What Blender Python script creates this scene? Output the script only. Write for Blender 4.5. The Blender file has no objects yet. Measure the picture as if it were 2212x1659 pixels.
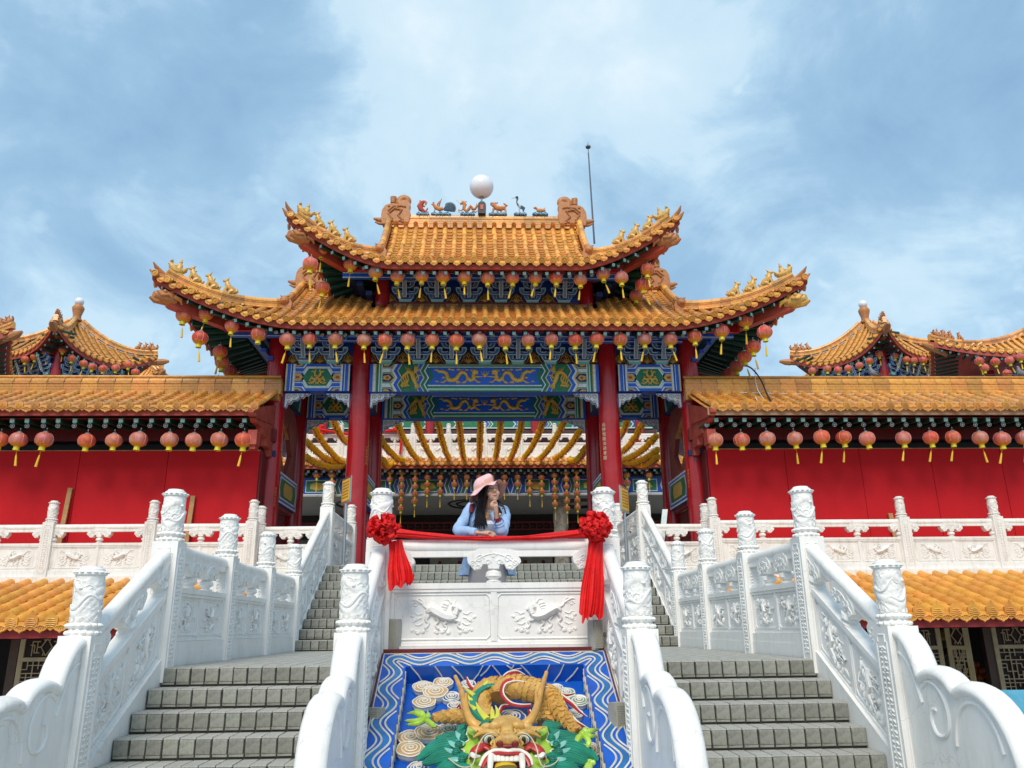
import bpy, math, random
import numpy as np
from mathutils import Matrix, Vector, noise
from math import sin, cos, pi, radians, sqrt, atan2, hypot
random.seed(7)
scene = bpy.context.scene
COL = scene.collection
# ------------------------------------------------------------------ camera
PITCH, YAW, ROLL, CAMX, FOC = 0.2996, 0.0425, -0.0119, -0.1265, 1704.76   # FOC in pixels of a 2212 px wide picture
F_ = Vector((sin(YAW)*cos(PITCH), cos(YAW)*cos(PITCH), sin(PITCH)))
R0_ = Vector((cos(YAW), -sin(YAW), 0)); U0_ = R0_.cross(F_)
R_ = R0_*cos(ROLL) + U0_*sin(ROLL); U_ = -R0_*sin(ROLL) + U0_*cos(ROLL)
cd = bpy.data.cameras.new('camera'); cam = bpy.data.objects.new('camera', cd); COL.objects.link(cam)
mw = Matrix((( R_.x, U_.x, -F_.x, CAMX), (R_.y, U_.y, -F_.y, 0), (R_.z, U_.z, -F_.z, 0), (0, 0, 0, 1)))
cam.matrix_world = mw
cd.sensor_width = 36; cd.sensor_fit = 'HORIZONTAL'; cd.lens = FOC/2212*36; cd.clip_start = .05; cd.clip_end = 3000
scene.camera = cam
CAMP = Vector((CAMX, 0, 0))
def at(x, y, Y=None, X=None, Z=None):
    """point of the place seen at picture position (x, y) on the plane Y=.., X=.. or Z=.."""
    d = F_ + R_*((x-1106)/FOC) + U_*((829.5-y)/FOC)
    s = (Y/d.y) if Y is not None else ((X-CAMX)/d.x if X is not None else Z/d.z)
    return CAMP + d*s
# ------------------------------------------------------------------ world, sun, exposure
SUN_EL, SUN_AZ = radians(48), radians(192)      # azimuth measured clockwise from +Y
w = bpy.data.worlds.new('World'); scene.world = w; w.use_nodes = True
nt = w.node_tree; nt.nodes.clear()
def N(t, **k):
    n = nt.nodes.new(t)
    for a, b in k.items(): setattr(n, a, b)
    return n
sky = N('ShaderNodeTexSky', sky_type='NISHITA', sun_disc=False, sun_elevation=SUN_EL, sun_rotation=SUN_AZ)
sky.air_density = 1.0; sky.dust_density = 1.5
tc = N('ShaderNodeTexCoord')
mp = N('ShaderNodeMapping'); mp.inputs['Scale'].default_value = (1.3, 1.3, 1.7); mp.inputs['Location'].default_value = (.35, .1, .3)
n1 = N('ShaderNodeTexNoise'); n1.inputs['Scale'].default_value = 1.9; n1.inputs['Detail'].default_value = 9; n1.inputs['Roughness'].default_value = .56; n1.inputs['Distortion'].default_value = .25
n2 = N('ShaderNodeTexNoise'); n2.inputs['Scale'].default_value = 4.2; n2.inputs['Detail'].default_value = 10; n2.inputs['Roughness'].default_value = .60; n2.inputs['Distortion'].default_value = .5
r1 = N('ShaderNodeValToRGB'); r1.color_ramp.elements[0].position = .29; r1.color_ramp.elements[1].position = .72
r1.color_ramp.elements[0].color = (1.45, 2.55, 3.9, 1); r1.color_ramp.elements[1].color = (5.3, 6.0, 6.4, 1)
for ps_, c_ in ((.44, (2.15, 3.45, 4.75, 1)), (.505, (3.0, 4.35, 5.45, 1)), (.535, (3.7, 4.95, 5.8, 1)), (.62, (4.2, 5.3, 6.0, 1))):
    e = r1.color_ramp.elements.new(ps_); e.color = c_
mx0 = N('ShaderNodeMix', data_type='FLOAT'); mx0.inputs[0].default_value = .36
mx = N('ShaderNodeMix', data_type='RGBA'); mx.inputs[0].default_value = .9
bg = N('ShaderNodeBackground'); bg.inputs['Strength'].default_value = .086
out = N('ShaderNodeOutputWorld')
L = nt.links.new
L(tc.outputs['Generated'], mp.inputs[0]); L(mp.outputs[0], n1.inputs['Vector']); L(mp.outputs[0], n2.inputs['Vector'])
L(n1.outputs[0], mx0.inputs[2]); L(n2.outputs[0], mx0.inputs[3])
vw = N('ShaderNodeTexNoise'); vw.inputs['Scale'].default_value = 2.6; vw.inputs['Detail'].default_value = 4; L(mp.outputs[0], vw.inputs['Vector'])
wm = N('ShaderNodeMix', data_type='RGBA'); wm.inputs[0].default_value = .30; L(mp.outputs[0], wm.inputs[6]); L(vw.outputs[1], wm.inputs[7])
vo_ = N('ShaderNodeTexVoronoi', feature='F1'); vo_.inputs['Scale'].default_value = 4.2; vo_.inputs['Detail'].default_value = 3; vo_.inputs['Roughness'].default_value = .58; vo_.inputs['Lacunarity'].default_value = 2.3; 
L(wm.outputs[2], vo_.inputs['Vector'])
pv = N('ShaderNodeMapRange'); pv.inputs[1].default_value = .15; pv.inputs[2].default_value = .75; pv.inputs[3].default_value = .120; pv.inputs[4].default_value = -.030; L(vo_.outputs['Distance'], pv.inputs[0])
pa_ = N('ShaderNodeMath', operation='ADD'); L(mx0.outputs[0], pa_.inputs[0]); L(pv.outputs[0], pa_.inputs[1])
acc = pa_.outputs[0]
# broad bright and dark banks of cloud in fixed directions of the sky
for (px_, py_, rad_, amt) in ((1150, 120, .34, .11), (870, 200, .20, .07), (1240, 30, .22, .05), (330, 300, .34, -.12), (1930, 120, .26, -.13), (1300, 420, .22, -.06), (120, 560, .3, .02), (60, 60, .22, .05), (1850, 480, .36, .06), (720, 330, .13, .08), (1600, 330, .2, .05), (560, 80, .18, -.05), (480, 480, .25, -.05)):
    dv_ = (F_ + R_*((px_-1106)/FOC) + U_*((829.5-py_)/FOC)).normalized()
    vd = N('ShaderNodeVectorMath', operation='DISTANCE'); vd.inputs[1].default_value = dv_; L(tc.outputs['Generated'], vd.inputs[0])
    mr_ = N('ShaderNodeMapRange', interpolation_type='SMOOTHSTEP'); mr_.inputs[1].default_value = 0; mr_.inputs[2].default_value = rad_; mr_.inputs[3].default_value = amt*.72; mr_.inputs[4].default_value = 0
    L(vd.outputs['Value'], mr_.inputs[0]); ad = N('ShaderNodeMath', operation='ADD'); L(acc, ad.inputs[0]); L(mr_.outputs[0], ad.inputs[1]); acc = ad.outputs[0]
L(acc, r1.inputs[0])
L(sky.outputs[0], mx.inputs[6]); L(r1.outputs[0], mx.inputs[7]); L(mx.outputs[2], bg.inputs[0]); L(bg.outputs[0], out.inputs[0])
sd = bpy.data.lights.new('sun', 'SUN'); sd.energy = 1.5; sd.angle = radians(28); sd.color = (1, .90, .77)
so = bpy.data.objects.new('sun', sd); COL.objects.link(so)
sv = Vector((sin(SUN_AZ)*cos(SUN_EL), cos(SUN_AZ)*cos(SUN_EL), sin(SUN_EL)))
so.rotation_euler = sv.to_track_quat('Z', 'Y').to_euler(); so.location = (0, -5, 30)
vs = scene.view_settings; vs.view_transform = 'Standard'; vs.look = 'None'; vs.gamma = 1; vs.use_curve_mapping = False
vs.exposure = 1.0
# ------------------------------------------------------------------ materials
MATS = {}
def mat(name, col, rough=.5, var=.12, scale=6, bump=.0, bscale=40, spec=.5, metal=0, objvar=0, stain=None, stainamt=.0, coat=0, transm=0, sub=0, streak=None, streakamt=0, transl=0):
    """painted / glazed / stone surface: base colour broken by noise, optional stains, relief and per-object variation"""
    if name in MATS: return MATS[name]
    m = bpy.data.materials.new(name); m.use_nodes = True; t = m.node_tree
    b = t.nodes['Principled BSDF']; b.inputs['Roughness'].default_value = rough; b.inputs['Metallic'].default_value = metal
    b.inputs['Specular IOR Level'].default_value = spec
    if coat: b.inputs['Coat Weight'].default_value = coat
    if transm: b.inputs['Transmission Weight'].default_value = transm
    if sub: b.inputs['Subsurface Weight'].default_value = sub; b.inputs['Subsurface Scale'].default_value = .02 if sub < .5 else .12
    tcx = t.nodes.new('ShaderNodeTexCoord'); nz = t.nodes.new('ShaderNodeTexNoise')
    nz.inputs['Scale'].default_value = scale; nz.inputs['Detail'].default_value = 5; nz.inputs['Roughness'].default_value = .6
    src = 'Object'
    t.links.new(tcx.outputs[src], nz.inputs['Vector'])
    hs = t.nodes.new('ShaderNodeMapRange'); hs.inputs[1].default_value = .3; hs.inputs[2].default_value = .7
    hs.inputs[3].default_value = 1-var; hs.inputs[4].default_value = 1+var*.6
    t.links.new(nz.outputs[0], hs.inputs[0])
    hv = t.nodes.new('ShaderNodeHueSaturation'); hv.inputs['Color'].default_value = (*col, 1)
    val = hs.outputs[0]
    if objvar:
        oi = t.nodes.new('ShaderNodeObjectInfo'); mr = t.nodes.new('ShaderNodeMapRange')
        mr.inputs[3].default_value = 1-objvar; mr.inputs[4].default_value = 1+objvar*.7
        t.links.new(oi.outputs['Random'], mr.inputs[0])
        mu = t.nodes.new('ShaderNodeMath'); mu.operation = 'MULTIPLY'
        t.links.new(mr.outputs[0], mu.inputs[0]); t.links.new(val, mu.inputs[1]); val = mu.outputs[0]
        mh = t.nodes.new('ShaderNodeMapRange'); mh.inputs[3].default_value = .492; mh.inputs[4].default_value = .508
        w2 = t.nodes.new('ShaderNodeMath'); w2.operation = 'FRACT'; w3 = t.nodes.new('ShaderNodeMath'); w3.operation = 'MULTIPLY'; w3.inputs[1].default_value = 17.3
        t.links.new(oi.outputs['Random'], w3.inputs[0]); t.links.new(w3.outputs[0], w2.inputs[0]); t.links.new(w2.outputs[0], mh.inputs[0]); t.links.new(mh.outputs[0], hv.inputs['Hue'])
    t.links.new(val, hv.inputs['Value']); c = hv.outputs[0]
    if stain:
        n3 = t.nodes.new('ShaderNodeTexNoise'); n3.inputs['Scale'].default_value = scale*.45; n3.inputs['Detail'].default_value = 9; n3.inputs['Roughness'].default_value = .7
        t.links.new(tcx.outputs[src], n3.inputs['Vector'])
        m3 = t.nodes.new('ShaderNodeMapRange'); m3.inputs[1].default_value = .52; m3.inputs[2].default_value = .72; m3.inputs[3].default_value = 0; m3.inputs[4].default_value = stainamt
        t.links.new(n3.outputs[0], m3.inputs[0])
        mi = t.nodes.new('ShaderNodeMix'); mi.data_type = 'RGBA'; mi.inputs[7].default_value = (*stain, 1)
        t.links.new(m3.outputs[0], mi.inputs[0]); t.links.new(c, mi.inputs[6]); c = mi.outputs[2]
    if name.startswith('white_stone'):      # fine paint cracks, only here and there
        vo = t.nodes.new('ShaderNodeTexVoronoi'); vo.feature = 'DISTANCE_TO_EDGE'; vo.inputs['Scale'].default_value = 4.5
        nw = t.nodes.new('ShaderNodeTexNoise'); nw.inputs['Scale'].default_value = 6; nw.inputs['Detail'].default_value = 5; t.links.new(tcx.outputs[src], nw.inputs['Vector'])
        av = t.nodes.new('ShaderNodeMix'); av.data_type = 'RGBA'; av.inputs[0].default_value = .14; t.links.new(tcx.outputs[src], av.inputs[6]); t.links.new(nw.outputs[1], av.inputs[7]); t.links.new(av.outputs[2], vo.inputs['Vector'])
        mc = t.nodes.new('ShaderNodeMapRange'); mc.inputs[1].default_value = .004; mc.inputs[2].default_value = .016; mc.inputs[3].default_value = .25; mc.inputs[4].default_value = 0; t.links.new(vo.outputs['Distance'], mc.inputs[0])
        nm = t.nodes.new('ShaderNodeTexNoise'); nm.inputs['Scale'].default_value = 1.3; nm.inputs['Detail'].default_value = 2; t.links.new(tcx.outputs[src], nm.inputs['Vector'])
        mm = t.nodes.new('ShaderNodeMapRange'); mm.inputs[1].default_value = .56; mm.inputs[2].default_value = .66; t.links.new(nm.outputs[0], mm.inputs[0])
        mk = t.nodes.new('ShaderNodeMath'); mk.operation = 'MULTIPLY'; t.links.new(mc.outputs[0], mk.inputs[0]); t.links.new(mm.outputs[0], mk.inputs[1])
        ic = t.nodes.new('ShaderNodeMix'); ic.data_type = 'RGBA'; ic.inputs[7].default_value = (.28, .26, .23, 1); t.links.new(mk.outputs[0], ic.inputs[0]); t.links.new(c, ic.inputs[6]); c = ic.outputs[2]
    if streak:      # rain streaks and grime, long in the vertical
        ms = t.nodes.new('ShaderNodeMapping'); ms.inputs['Scale'].default_value = (9, 9, 1.1); t.links.new(tcx.outputs[src], ms.inputs[0])
        n5 = t.nodes.new('ShaderNodeTexNoise'); n5.inputs['Scale'].default_value = 1.6; n5.inputs['Detail'].default_value = 8; n5.inputs['Roughness'].default_value = .72; t.links.new(ms.outputs[0], n5.inputs['Vector'])
        m5 = t.nodes.new('ShaderNodeMapRange'); m5.inputs[1].default_value = .50; m5.inputs[2].default_value = .70; m5.inputs[3].default_value = 0; m5.inputs[4].default_value = streakamt; t.links.new(n5.outputs[0], m5.inputs[0])
        i5 = t.nodes.new('ShaderNodeMix'); i5.data_type = 'RGBA'; i5.inputs[7].default_value = (*streak, 1); t.links.new(m5.outputs[0], i5.inputs[0]); t.links.new(c, i5.inputs[6]); c = i5.outputs[2]
    t.links.new(c, b.inputs['Base Color'])
    if bump:
        n4 = t.nodes.new('ShaderNodeTexNoise'); n4.inputs['Scale'].default_value = bscale; n4.inputs['Detail'].default_value = 4
        t.links.new(tcx.outputs[src], n4.inputs['Vector'])
        bp = t.nodes.new('ShaderNodeBump'); bp.inputs['Strength'].default_value = bump; bp.inputs['Distance'].default_value = .01
        t.links.new(n4.outputs[0], bp.inputs['Height']); t.links.new(bp.outputs[0], b.inputs['Normal'])
    if transl:      # thin paper or silk lets daylight through
        tl = t.nodes.new('ShaderNodeBsdfTranslucent'); t.links.new(c, tl.inputs['Color']); ms_ = t.nodes.new('ShaderNodeMixShader'); ms_.inputs[0].default_value = transl
        om = [n for n in t.nodes if n.type == 'OUTPUT_MATERIAL'][0]; t.links.new(b.outputs[0], ms_.inputs[1]); t.links.new(tl.outputs[0], ms_.inputs[2]); t.links.new(ms_.outputs[0], om.inputs[0])
    MATS[name] = m
    return m
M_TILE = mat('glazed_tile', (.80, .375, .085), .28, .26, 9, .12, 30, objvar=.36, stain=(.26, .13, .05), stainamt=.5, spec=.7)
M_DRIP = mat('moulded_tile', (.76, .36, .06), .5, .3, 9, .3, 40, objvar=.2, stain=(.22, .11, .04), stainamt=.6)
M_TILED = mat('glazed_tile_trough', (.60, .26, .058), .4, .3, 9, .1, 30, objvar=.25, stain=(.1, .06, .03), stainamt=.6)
M_TILEW = mat('glazed_tile_wing', (.66, .30, .055), .30, .3, 9, .1, 30, objvar=.24, stain=(.22, .12, .045), stainamt=.6, spec=.6)
M_TILEO = mat('orange_tile', (.76, .35, .055), .42, .22, 7, .15, 30, objvar=.16, stain=(.36, .17, .05), stainamt=.55)
M_TERRA = mat('terracotta', (.48, .19, .06), .5, .25, 14, .4, 30, stain=(.2, .07, .03), stainamt=.5)
M_GOLDC = mat('gold_ceramic', (.66, .38, .085), .4, .3, 14, .35, 35, stain=(.25, .12, .04), stainamt=.5)
M_FASC = mat('fascia_red', (.40, .058, .036), .6, .3, 5, .1, stain=(.3, .16, .1), stainamt=.35)
M_HIP = mat('hip_beam_red', (.42, .06, .03), .5, .2, 4)
M_COLR = mat('column_red', (.36, .008, .010), .22, .12, 2.5, .03, 12, stain=(.42, .13, .13), stainamt=.25, spec=.6)
M_PANR = mat('panel_red', (.57, .015, .021), .7, .10, 1.2, .05, 60, spec=.15, stain=(.66,.02,.02), stainamt=.2, streak=(.52,.010,.012), streakamt=.3)
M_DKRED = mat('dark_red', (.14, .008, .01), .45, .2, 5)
M_BLUE = mat('paint_blue', (.014, .075, .42), .45, .25, 12)
M_BLUE2 = mat('paint_bright_blue', (.012, .11, .58), .45, .2, 12)
M_NAVY = mat('paint_navy', (.008, .025, .12), .5, .25, 12)
M_ARM = mat('bracket_blue', (.07, .17, .38), .45, .35, 18)
M_GREEN = mat('paint_green', (.008, .17, .08), .45, .25, 12)
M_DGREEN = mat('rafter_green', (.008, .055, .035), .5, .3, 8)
M_TEAL = mat('paint_teal', (.20, .60, .52), .5, .3, 60)
M_EDGE = mat('paint_white_edge', (.66, .75, .75), .5, .2, 20)
M_CREAM = mat('paint_cream', (.60, .55, .36), .5, .2, 20)
M_GOLD = mat('paint_gold', (.68, .42, .07), .4, .3, 30)
M_YEL = mat('paint_yellow', (.62, .40, .08), .45, .25, 20)
M_PINK = mat('paint_pink', (.5, .25, .22), .5, .2, 20)
M_WHITE = mat('white_stone', (.86, .845, .81), .45, .04, 3, .10, 60, stain=(.62, .60, .56), stainamt=.45, streak=(.52,.50,.45), streakamt=.30)
M_WHITE2 = mat('white_stone_terrace', (.79, .77, .73), .6, .07, 3, .15, 60, stain=(.48, .43, .38), stainamt=.5, streak=(.42,.37,.32), streakamt=.45)
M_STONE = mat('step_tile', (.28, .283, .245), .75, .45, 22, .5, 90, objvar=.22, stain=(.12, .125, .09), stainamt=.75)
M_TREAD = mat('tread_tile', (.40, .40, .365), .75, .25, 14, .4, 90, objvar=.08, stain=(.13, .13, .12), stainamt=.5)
M_GROUT = mat('grout', (.03, .028, .022), .9, .3, 20, .3)
M_CEIL = mat('plaster_grey', (.34, .34, .33), .8, .1, 2)
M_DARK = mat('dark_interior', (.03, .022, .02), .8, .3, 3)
M_BLACK = mat('black', (.012, .012, .013), .5, .1)
M_STEEL = mat('steel', (.45, .45, .45), .3, .1, 10, metal=.9)
M_CONC = mat('concrete', (.33, .32, .30), .85, .2, 2, .3, stain=(.2, .19, .17), stainamt=.5)
M_LRED = mat('lantern_red', (.82, .14, .075), .5, .22, 9, objvar=.16, stain=(.68, .36, .30), stainamt=.8, transl=.3)
M_LFADE = mat('lantern_faded', (.76, .23, .17), .5, .25, 9, objvar=.1, stain=(.66, .46, .41), stainamt=.9, transl=.3)
M_LGOLD = mat('lantern_gold', (.72, .28, .02), .45, .25, 60)
M_LYEL = mat('lantern_yellow', (.72, .60, .03), .5, .15, 30)
M_LTAS = mat('tassel_yellow', (.75, .48, .03), .7, .3, 80)
M_LLINE = mat('lantern_line', (.75, .45, .36), .5, .1)
M_SILK = mat('red_silk', (.80, .006, .008), .68, .2, 14, .5, 45, transl=.25)
M_WOODP = mat('plank', (.45, .26, .10), .7, .25, 8)
M_DOOR = mat('door_cream', (.55, .43, .24), .5, .2, 6)
M_GLASSW = mat('frosted_globe', (.78, .78, .82), .25, .03, 3)
# ------------------------------------------------------------------ mesh helpers
def smooth2(pts, k=4):
    P = [pts[0]]+list(pts)+[pts[-1]]; out = []
    for i in range(1, len(P)-2):
        for j in range(k):
            t = j/k; out.append(tuple(.5*((2*b1)+(-a1+c1)*t+(2*a1-5*b1+4*c1-d1)*t*t+(-a1+3*b1-3*c1+d1)*t**3) for a1, b1, c1, d1 in zip(P[i-1], P[i], P[i+1], P[i+2])))
    return out+[tuple(pts[-1])]
def smr(pts, rads, k=3):
    q = smooth2([tuple(p)+(r,) for p, r in zip(pts, rads)], k)
    return [v[:-1] for v in q], [max(.0005, v[-1]) for v in q]
class MB:
    def __init__(s): s.v = []; s.f = []; s.m = []
    def add(s, vs, fs, m=0):
        o = len(s.v); s.v += [tuple(p) for p in vs]; s.f += [tuple(i+o for i in f) for f in fs]; s.m += [m]*len(fs)
    def box(s, x0, x1, y0, y1, z0, z1, m=0, T=None):
        vs = [(x0,y0,z0),(x1,y0,z0),(x1,y1,z0),(x0,y1,z0),(x0,y0,z1),(x1,y0,z1),(x1,y1,z1),(x0,y1,z1)]
        if T: vs = [T(*p) for p in vs]
        s.add(vs, [(0,3,2,1),(4,5,6,7),(0,1,5,4),(1,2,6,5),(2,3,7,6),(3,0,4,7)], m)
    def prism(s, poly, d0, d1, T, m=0, mside=None):
        n = len(poly); vs = [T(a, b, d0) for a, b in poly] + [T(a, b, d1) for a, b in poly]
        s.add(vs, [tuple(range(n-1, -1, -1)), tuple(range(n, 2*n))], m)
        s.add(vs, [(i, (i+1) % n, n+(i+1) % n, n+i) for i in range(n)], m if mside is None else mside)
    def face(s, pts, m=0): s.add(pts, [tuple(range(len(pts)))], m)
    def tube(s, pts, rad, n=8, m=0, caps=True, flat=1.0, up=None):
        pts = [Vector(p) for p in pts]; k = len(pts)
        if not hasattr(rad, '__len__'): rad = [rad]*k
        vs = []; pu = Vector(up) if up else None
        for i, p in enumerate(pts):
            d = (pts[min(i+1, k-1)]-pts[max(i-1, 0)])
            d = d.normalized() if d.length > 1e-9 else Vector((0,0,1))
            if pu is None: pu = Vector((0,0,1)) if abs(d.z) < .9 else Vector((1,0,0))
            a = d.cross(pu); a = a.normalized() if a.length > 1e-6 else d.orthogonal().normalized()
            b = a.cross(d).normalized()
            if not up: pu = b
            for j in range(n):
                t = 2*pi*j/n; vs.append(p + a*cos(t)*rad[i] + b*sin(t)*rad[i]*flat)
        fs = [(i*n+j, i*n+(j+1) % n, (i+1)*n+(j+1) % n, (i+1)*n+j) for i in range(k-1) for j in range(n)]
        if caps: fs += [tuple(range(n-1, -1, -1)), tuple(range((k-1)*n, k*n))]
        s.add(vs, fs, m)
    def lathe(s, prof, n=16, T=None, m=0, ms=None):
        vs = []
        for r, z in prof:
            for j in range(n): vs.append((r*cos(2*pi*j/n), r*sin(2*pi*j/n), z))
        if T: vs = [T(*p) for p in vs]
        for i in range(len(prof)-1):
            s.add([], [], 0)
        o = len(s.v); s.v += [tuple(p) for p in vs]
        for i in range(len(prof)-1):
            mm = ms[i] if ms else m
            for j in range(n):
                s.f.append((o+i*n+j, o+i*n+(j+1) % n, o+(i+1)*n+(j+1) % n, o+(i+1)*n+j)); s.m.append(mm)
        s.f.append(tuple(o+(len(prof)-1)*n+j for j in range(n))); s.m.append(ms[-1] if ms else m)
        s.f.append(tuple(o+n-1-j for j in range(n))); s.m.append(ms[0] if ms else m)
    def grid(s, fn, nu, nv, m=0, both=False):
        vs = [fn(i/nu, j/nv) for j in range(nv+1) for i in range(nu+1)]
        s.add(vs, [(j*(nu+1)+i, j*(nu+1)+i+1, (j+1)*(nu+1)+i+1, (j+1)*(nu+1)+i) for j in range(nv) for i in range(nu)], m)
    def blob(s, c, r, n=8, m=0, ax=None):
        """ellipsoid, r = (rx,ry,rz), ax = optional 3x3"""
        c = Vector(c); k = max(4, n//2+1); vs = []
        for i in range(1, k):
            ph = pi*i/k
            for j in range(n):
                t = 2*pi*j/n; p = Vector((r[0]*sin(ph)*cos(t), r[1]*sin(ph)*sin(t), r[2]*cos(ph)))
                vs.append(c + (ax @ p if ax else p))
        top = Vector((0,0,r[2])); vs.append(c+(ax @ top if ax else top)); vs.append(c-(ax @ top if ax else top))
        fs = [(i*n+j, (i+1)*n+j, (i+1)*n+(j+1) % n, i*n+(j+1) % n) for i in range(k-2) for j in range(n)]
        T = len(vs)-2; fs += [(T, j, (j+1) % n) for j in range(n)] + [(T+1, (k-2)*n+(j+1) % n, (k-2)*n+j) for j in range(n)]
        s.add(vs, fs, m)
    def mesh(s, name, mats, smooth=40):
        me = bpy.data.meshes.new(name); me.from_pydata(s.v, [], s.f)
        for x in (mats if isinstance(mats, (list, tuple)) else [mats]): me.materials.append(x)
        if any(s.m): me.polygons.foreach_set('material_index', s.m)
        if smooth:
            me.polygons.foreach_set('use_smooth', [True]*len(s.f)); me.update()
            try: me.set_sharp_from_angle(angle=radians(smooth))
            except Exception: pass
        me.update()
        return me
def WM(o):
    if o is None: return Matrix.Identity(4)
    return WM(o.parent) @ o.matrix_parent_inverse @ o.matrix_basis if o.parent else o.matrix_basis.copy()
def obj(name, me, parent=None, M=None, label=None):
    o = bpy.data.objects.new(name, me); COL.objects.link(o)
    if M is not None: o.matrix_basis = M
    if parent is not None:
        o.parent = parent; o.matrix_parent_inverse = WM(parent).inverted()
    if label: o['label'] = label
    return o
def build(mb, name, mats, parent=None, smooth=40, label=None, M=None): return obj(name, mb.mesh(name, mats, smooth), parent, M, label)
def tag(o, label, cat, group=None):
    o['label'] = label; o['category'] = cat
    if group: o['group'] = group
    return o
def thing(name, label, cat, loc=(0,0,0), group=None, rz=0):
    o = bpy.data.objects.new(name, None); COL.objects.link(o); o.location = loc; o.rotation_euler = (0,0,rz); o.empty_display_size = .1
    return tag(o, label, cat, group)
def struct(name, mb, mats, smooth=40, kind='structure', parent=None):
    o = build(mb, name, mats, parent, smooth); o['kind'] = kind; return o
def copy_tree(o, parent=None):
    c = o.copy(); COL.objects.link(c)
    if parent is not None: c.parent = parent
    for ch in list(o.children): copy_tree(ch, c)
    return c
def joined(me, mats_):
    """many transformed copies of a mesh as arrays -> one mesh"""
    nv = len(me.vertices); co = np.empty(nv*3, np.float32); me.vertices.foreach_get('co', co); co = co.reshape(-1, 3)
    nl = len(me.loops); li = np.empty(nl, np.int32); me.loops.foreach_get('vertex_index', li)
    npol = len(me.polygons); ls = np.empty(npol, np.int32); me.polygons.foreach_get('loop_start', ls)
    mi = np.empty(npol, np.int32); me.polygons.foreach_get('material_index', mi)
    k = len(mats_); V = np.empty((k, nv, 3), np.float32)
    for i, Mx in enumerate(mats_):
        A = np.array(Mx, dtype=np.float32); V[i] = co @ A[:3, :3].T + A[:3, 3]
    out = bpy.data.meshes.new('joined'); out.vertices.add(nv*k); out.vertices.foreach_set('co', V.ravel())
    out.loops.add(nl*k); out.loops.foreach_set('vertex_index', (li[None, :] + (np.arange(k)*nv)[:, None]).ravel().astype(np.int32))
    out.polygons.add(npol*k); out.polygons.foreach_set('loop_start', (ls[None, :] + (np.arange(k)*nl)[:, None]).ravel().astype(np.int32))
    out.polygons.foreach_set('material_index', np.tile(mi, k)); 
    for m_ in me.materials: out.materials.append(m_)
    out.update(calc_edges=True); out.validate()
    out.polygons.foreach_set('use_smooth', [True]*(npol*k)); out.set_sharp_from_angle(angle=radians(40)); out.update()
    return out
def pieces(name, me, Ms, parent, limit=300):
    """one object per piece for the ones that show largest, the rest as one stuff part"""
    Ms = list(Ms)
    for Mx in Ms[:limit]: obj(name, me, parent, Mx)
    if len(Ms) > limit:
        o = obj(name+'_rows', joined(me, Ms[limit:]), parent); o['kind'] = 'stuff'
def frame(o, xa, ya, za):
    """matrix with origin o and given axes"""
    return Matrix(((xa[0], ya[0], za[0], o[0]), (xa[1], ya[1], za[1], o[1]), (xa[2], ya[2], za[2], o[2]), (0, 0, 0, 1)))
def along(o, d, up=(0,0,1), sx=1, sy=1, sz=1):
    """matrix whose Y axis runs along d"""
    y = Vector(d).normalized(); x = y.cross(Vector(up)).normalized(); z = x.cross(y)
    return frame(o, x*sx, y*sy, z*sz)
I4 = Matrix.Identity(4)
def TR(x, y, z): return Matrix.Translation((x, y, z))
# ------------------------------------------------------------------ roof tiles (unit pieces)
def roll_mesh(name, r, l, m):
    b = MB(); n = 7
    def ring(y, rr, t0=0): return [(rr*cos(pi*j/(n-1)), y, rr*sin(pi*j/(n-1))*1.05+t0) for j in range(n)]
    A, B, C, D = ring(-.01, r*.80), ring(-.01, r*1.04), ring(l*.14, r*1.03), ring(l*1.04, r*.92)
    for P, Q in ((A, B), (B, C), (C, D)):
        b.add(P+Q, [(i, i+1, n+i+1, n+i) for i in range(n-1)])
    return b.mesh(name, m, 35)
def trough_mesh(name, w, l, m):
    b = MB(); n = 5
    def row(y, dz): return [(w*(-.5+j/(n-1)), y, -.03*sin(pi*j/(n-1))+dz) for j in range(n)]
    A, B, C = row(0, -.004), row(0, .034), row(l*1.15, .004)
    b.add(A+B, [(i, i+1, n+i+1, n+i) for i in range(n-1)]); b.add(B+C, [(i, i+1, n+i+1, n+i) for i in range(n-1)])
    return b.mesh(name, m, 30)
def disc_mesh(name, r, m, leaf=False):
    """round end of a tile row: collar, rim and recessed face; or the tall moulded plaque of the wing roofs"""
    b = MB()
    T = lambda x, y, z: (x, -z, y)
    if not leaf:
        b.lathe([(r*.95, -.12), (r*1.0, -.02), (r*1.12, .0), (r*1.12, .025), (r*.86, .03), (r*.82, .016), (r*.3, .018), (r*.26, .03)], 14, T)
    else:
        o = []
        for k in range(18):
            t = 2*pi*k/18; rr = 1+.09*cos(6*t)
            o.append((r*1.25*sin(t)*rr, r*(.2+1.45*cos(t)*rr) + (r*.5 if k == 0 else 0)))
        b.prism(o, -.02, .02, lambda x, z, d: (x, -d-.03, z))
        for z_, w_ in ((-.7, .5), (-.35, .8), (0, .95), (.35, .8), (.7, .6)):
            b.tube([(-r*w_, -.055, r*z_), (0, -.06, r*(z_+.12)), (r*w_, -.055, r*z_)], r*.13, 5)
        b.lathe([(r*.95, -.12), (r*.95, 0)], 10, T)
    return b.mesh(name, m, 35)
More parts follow.
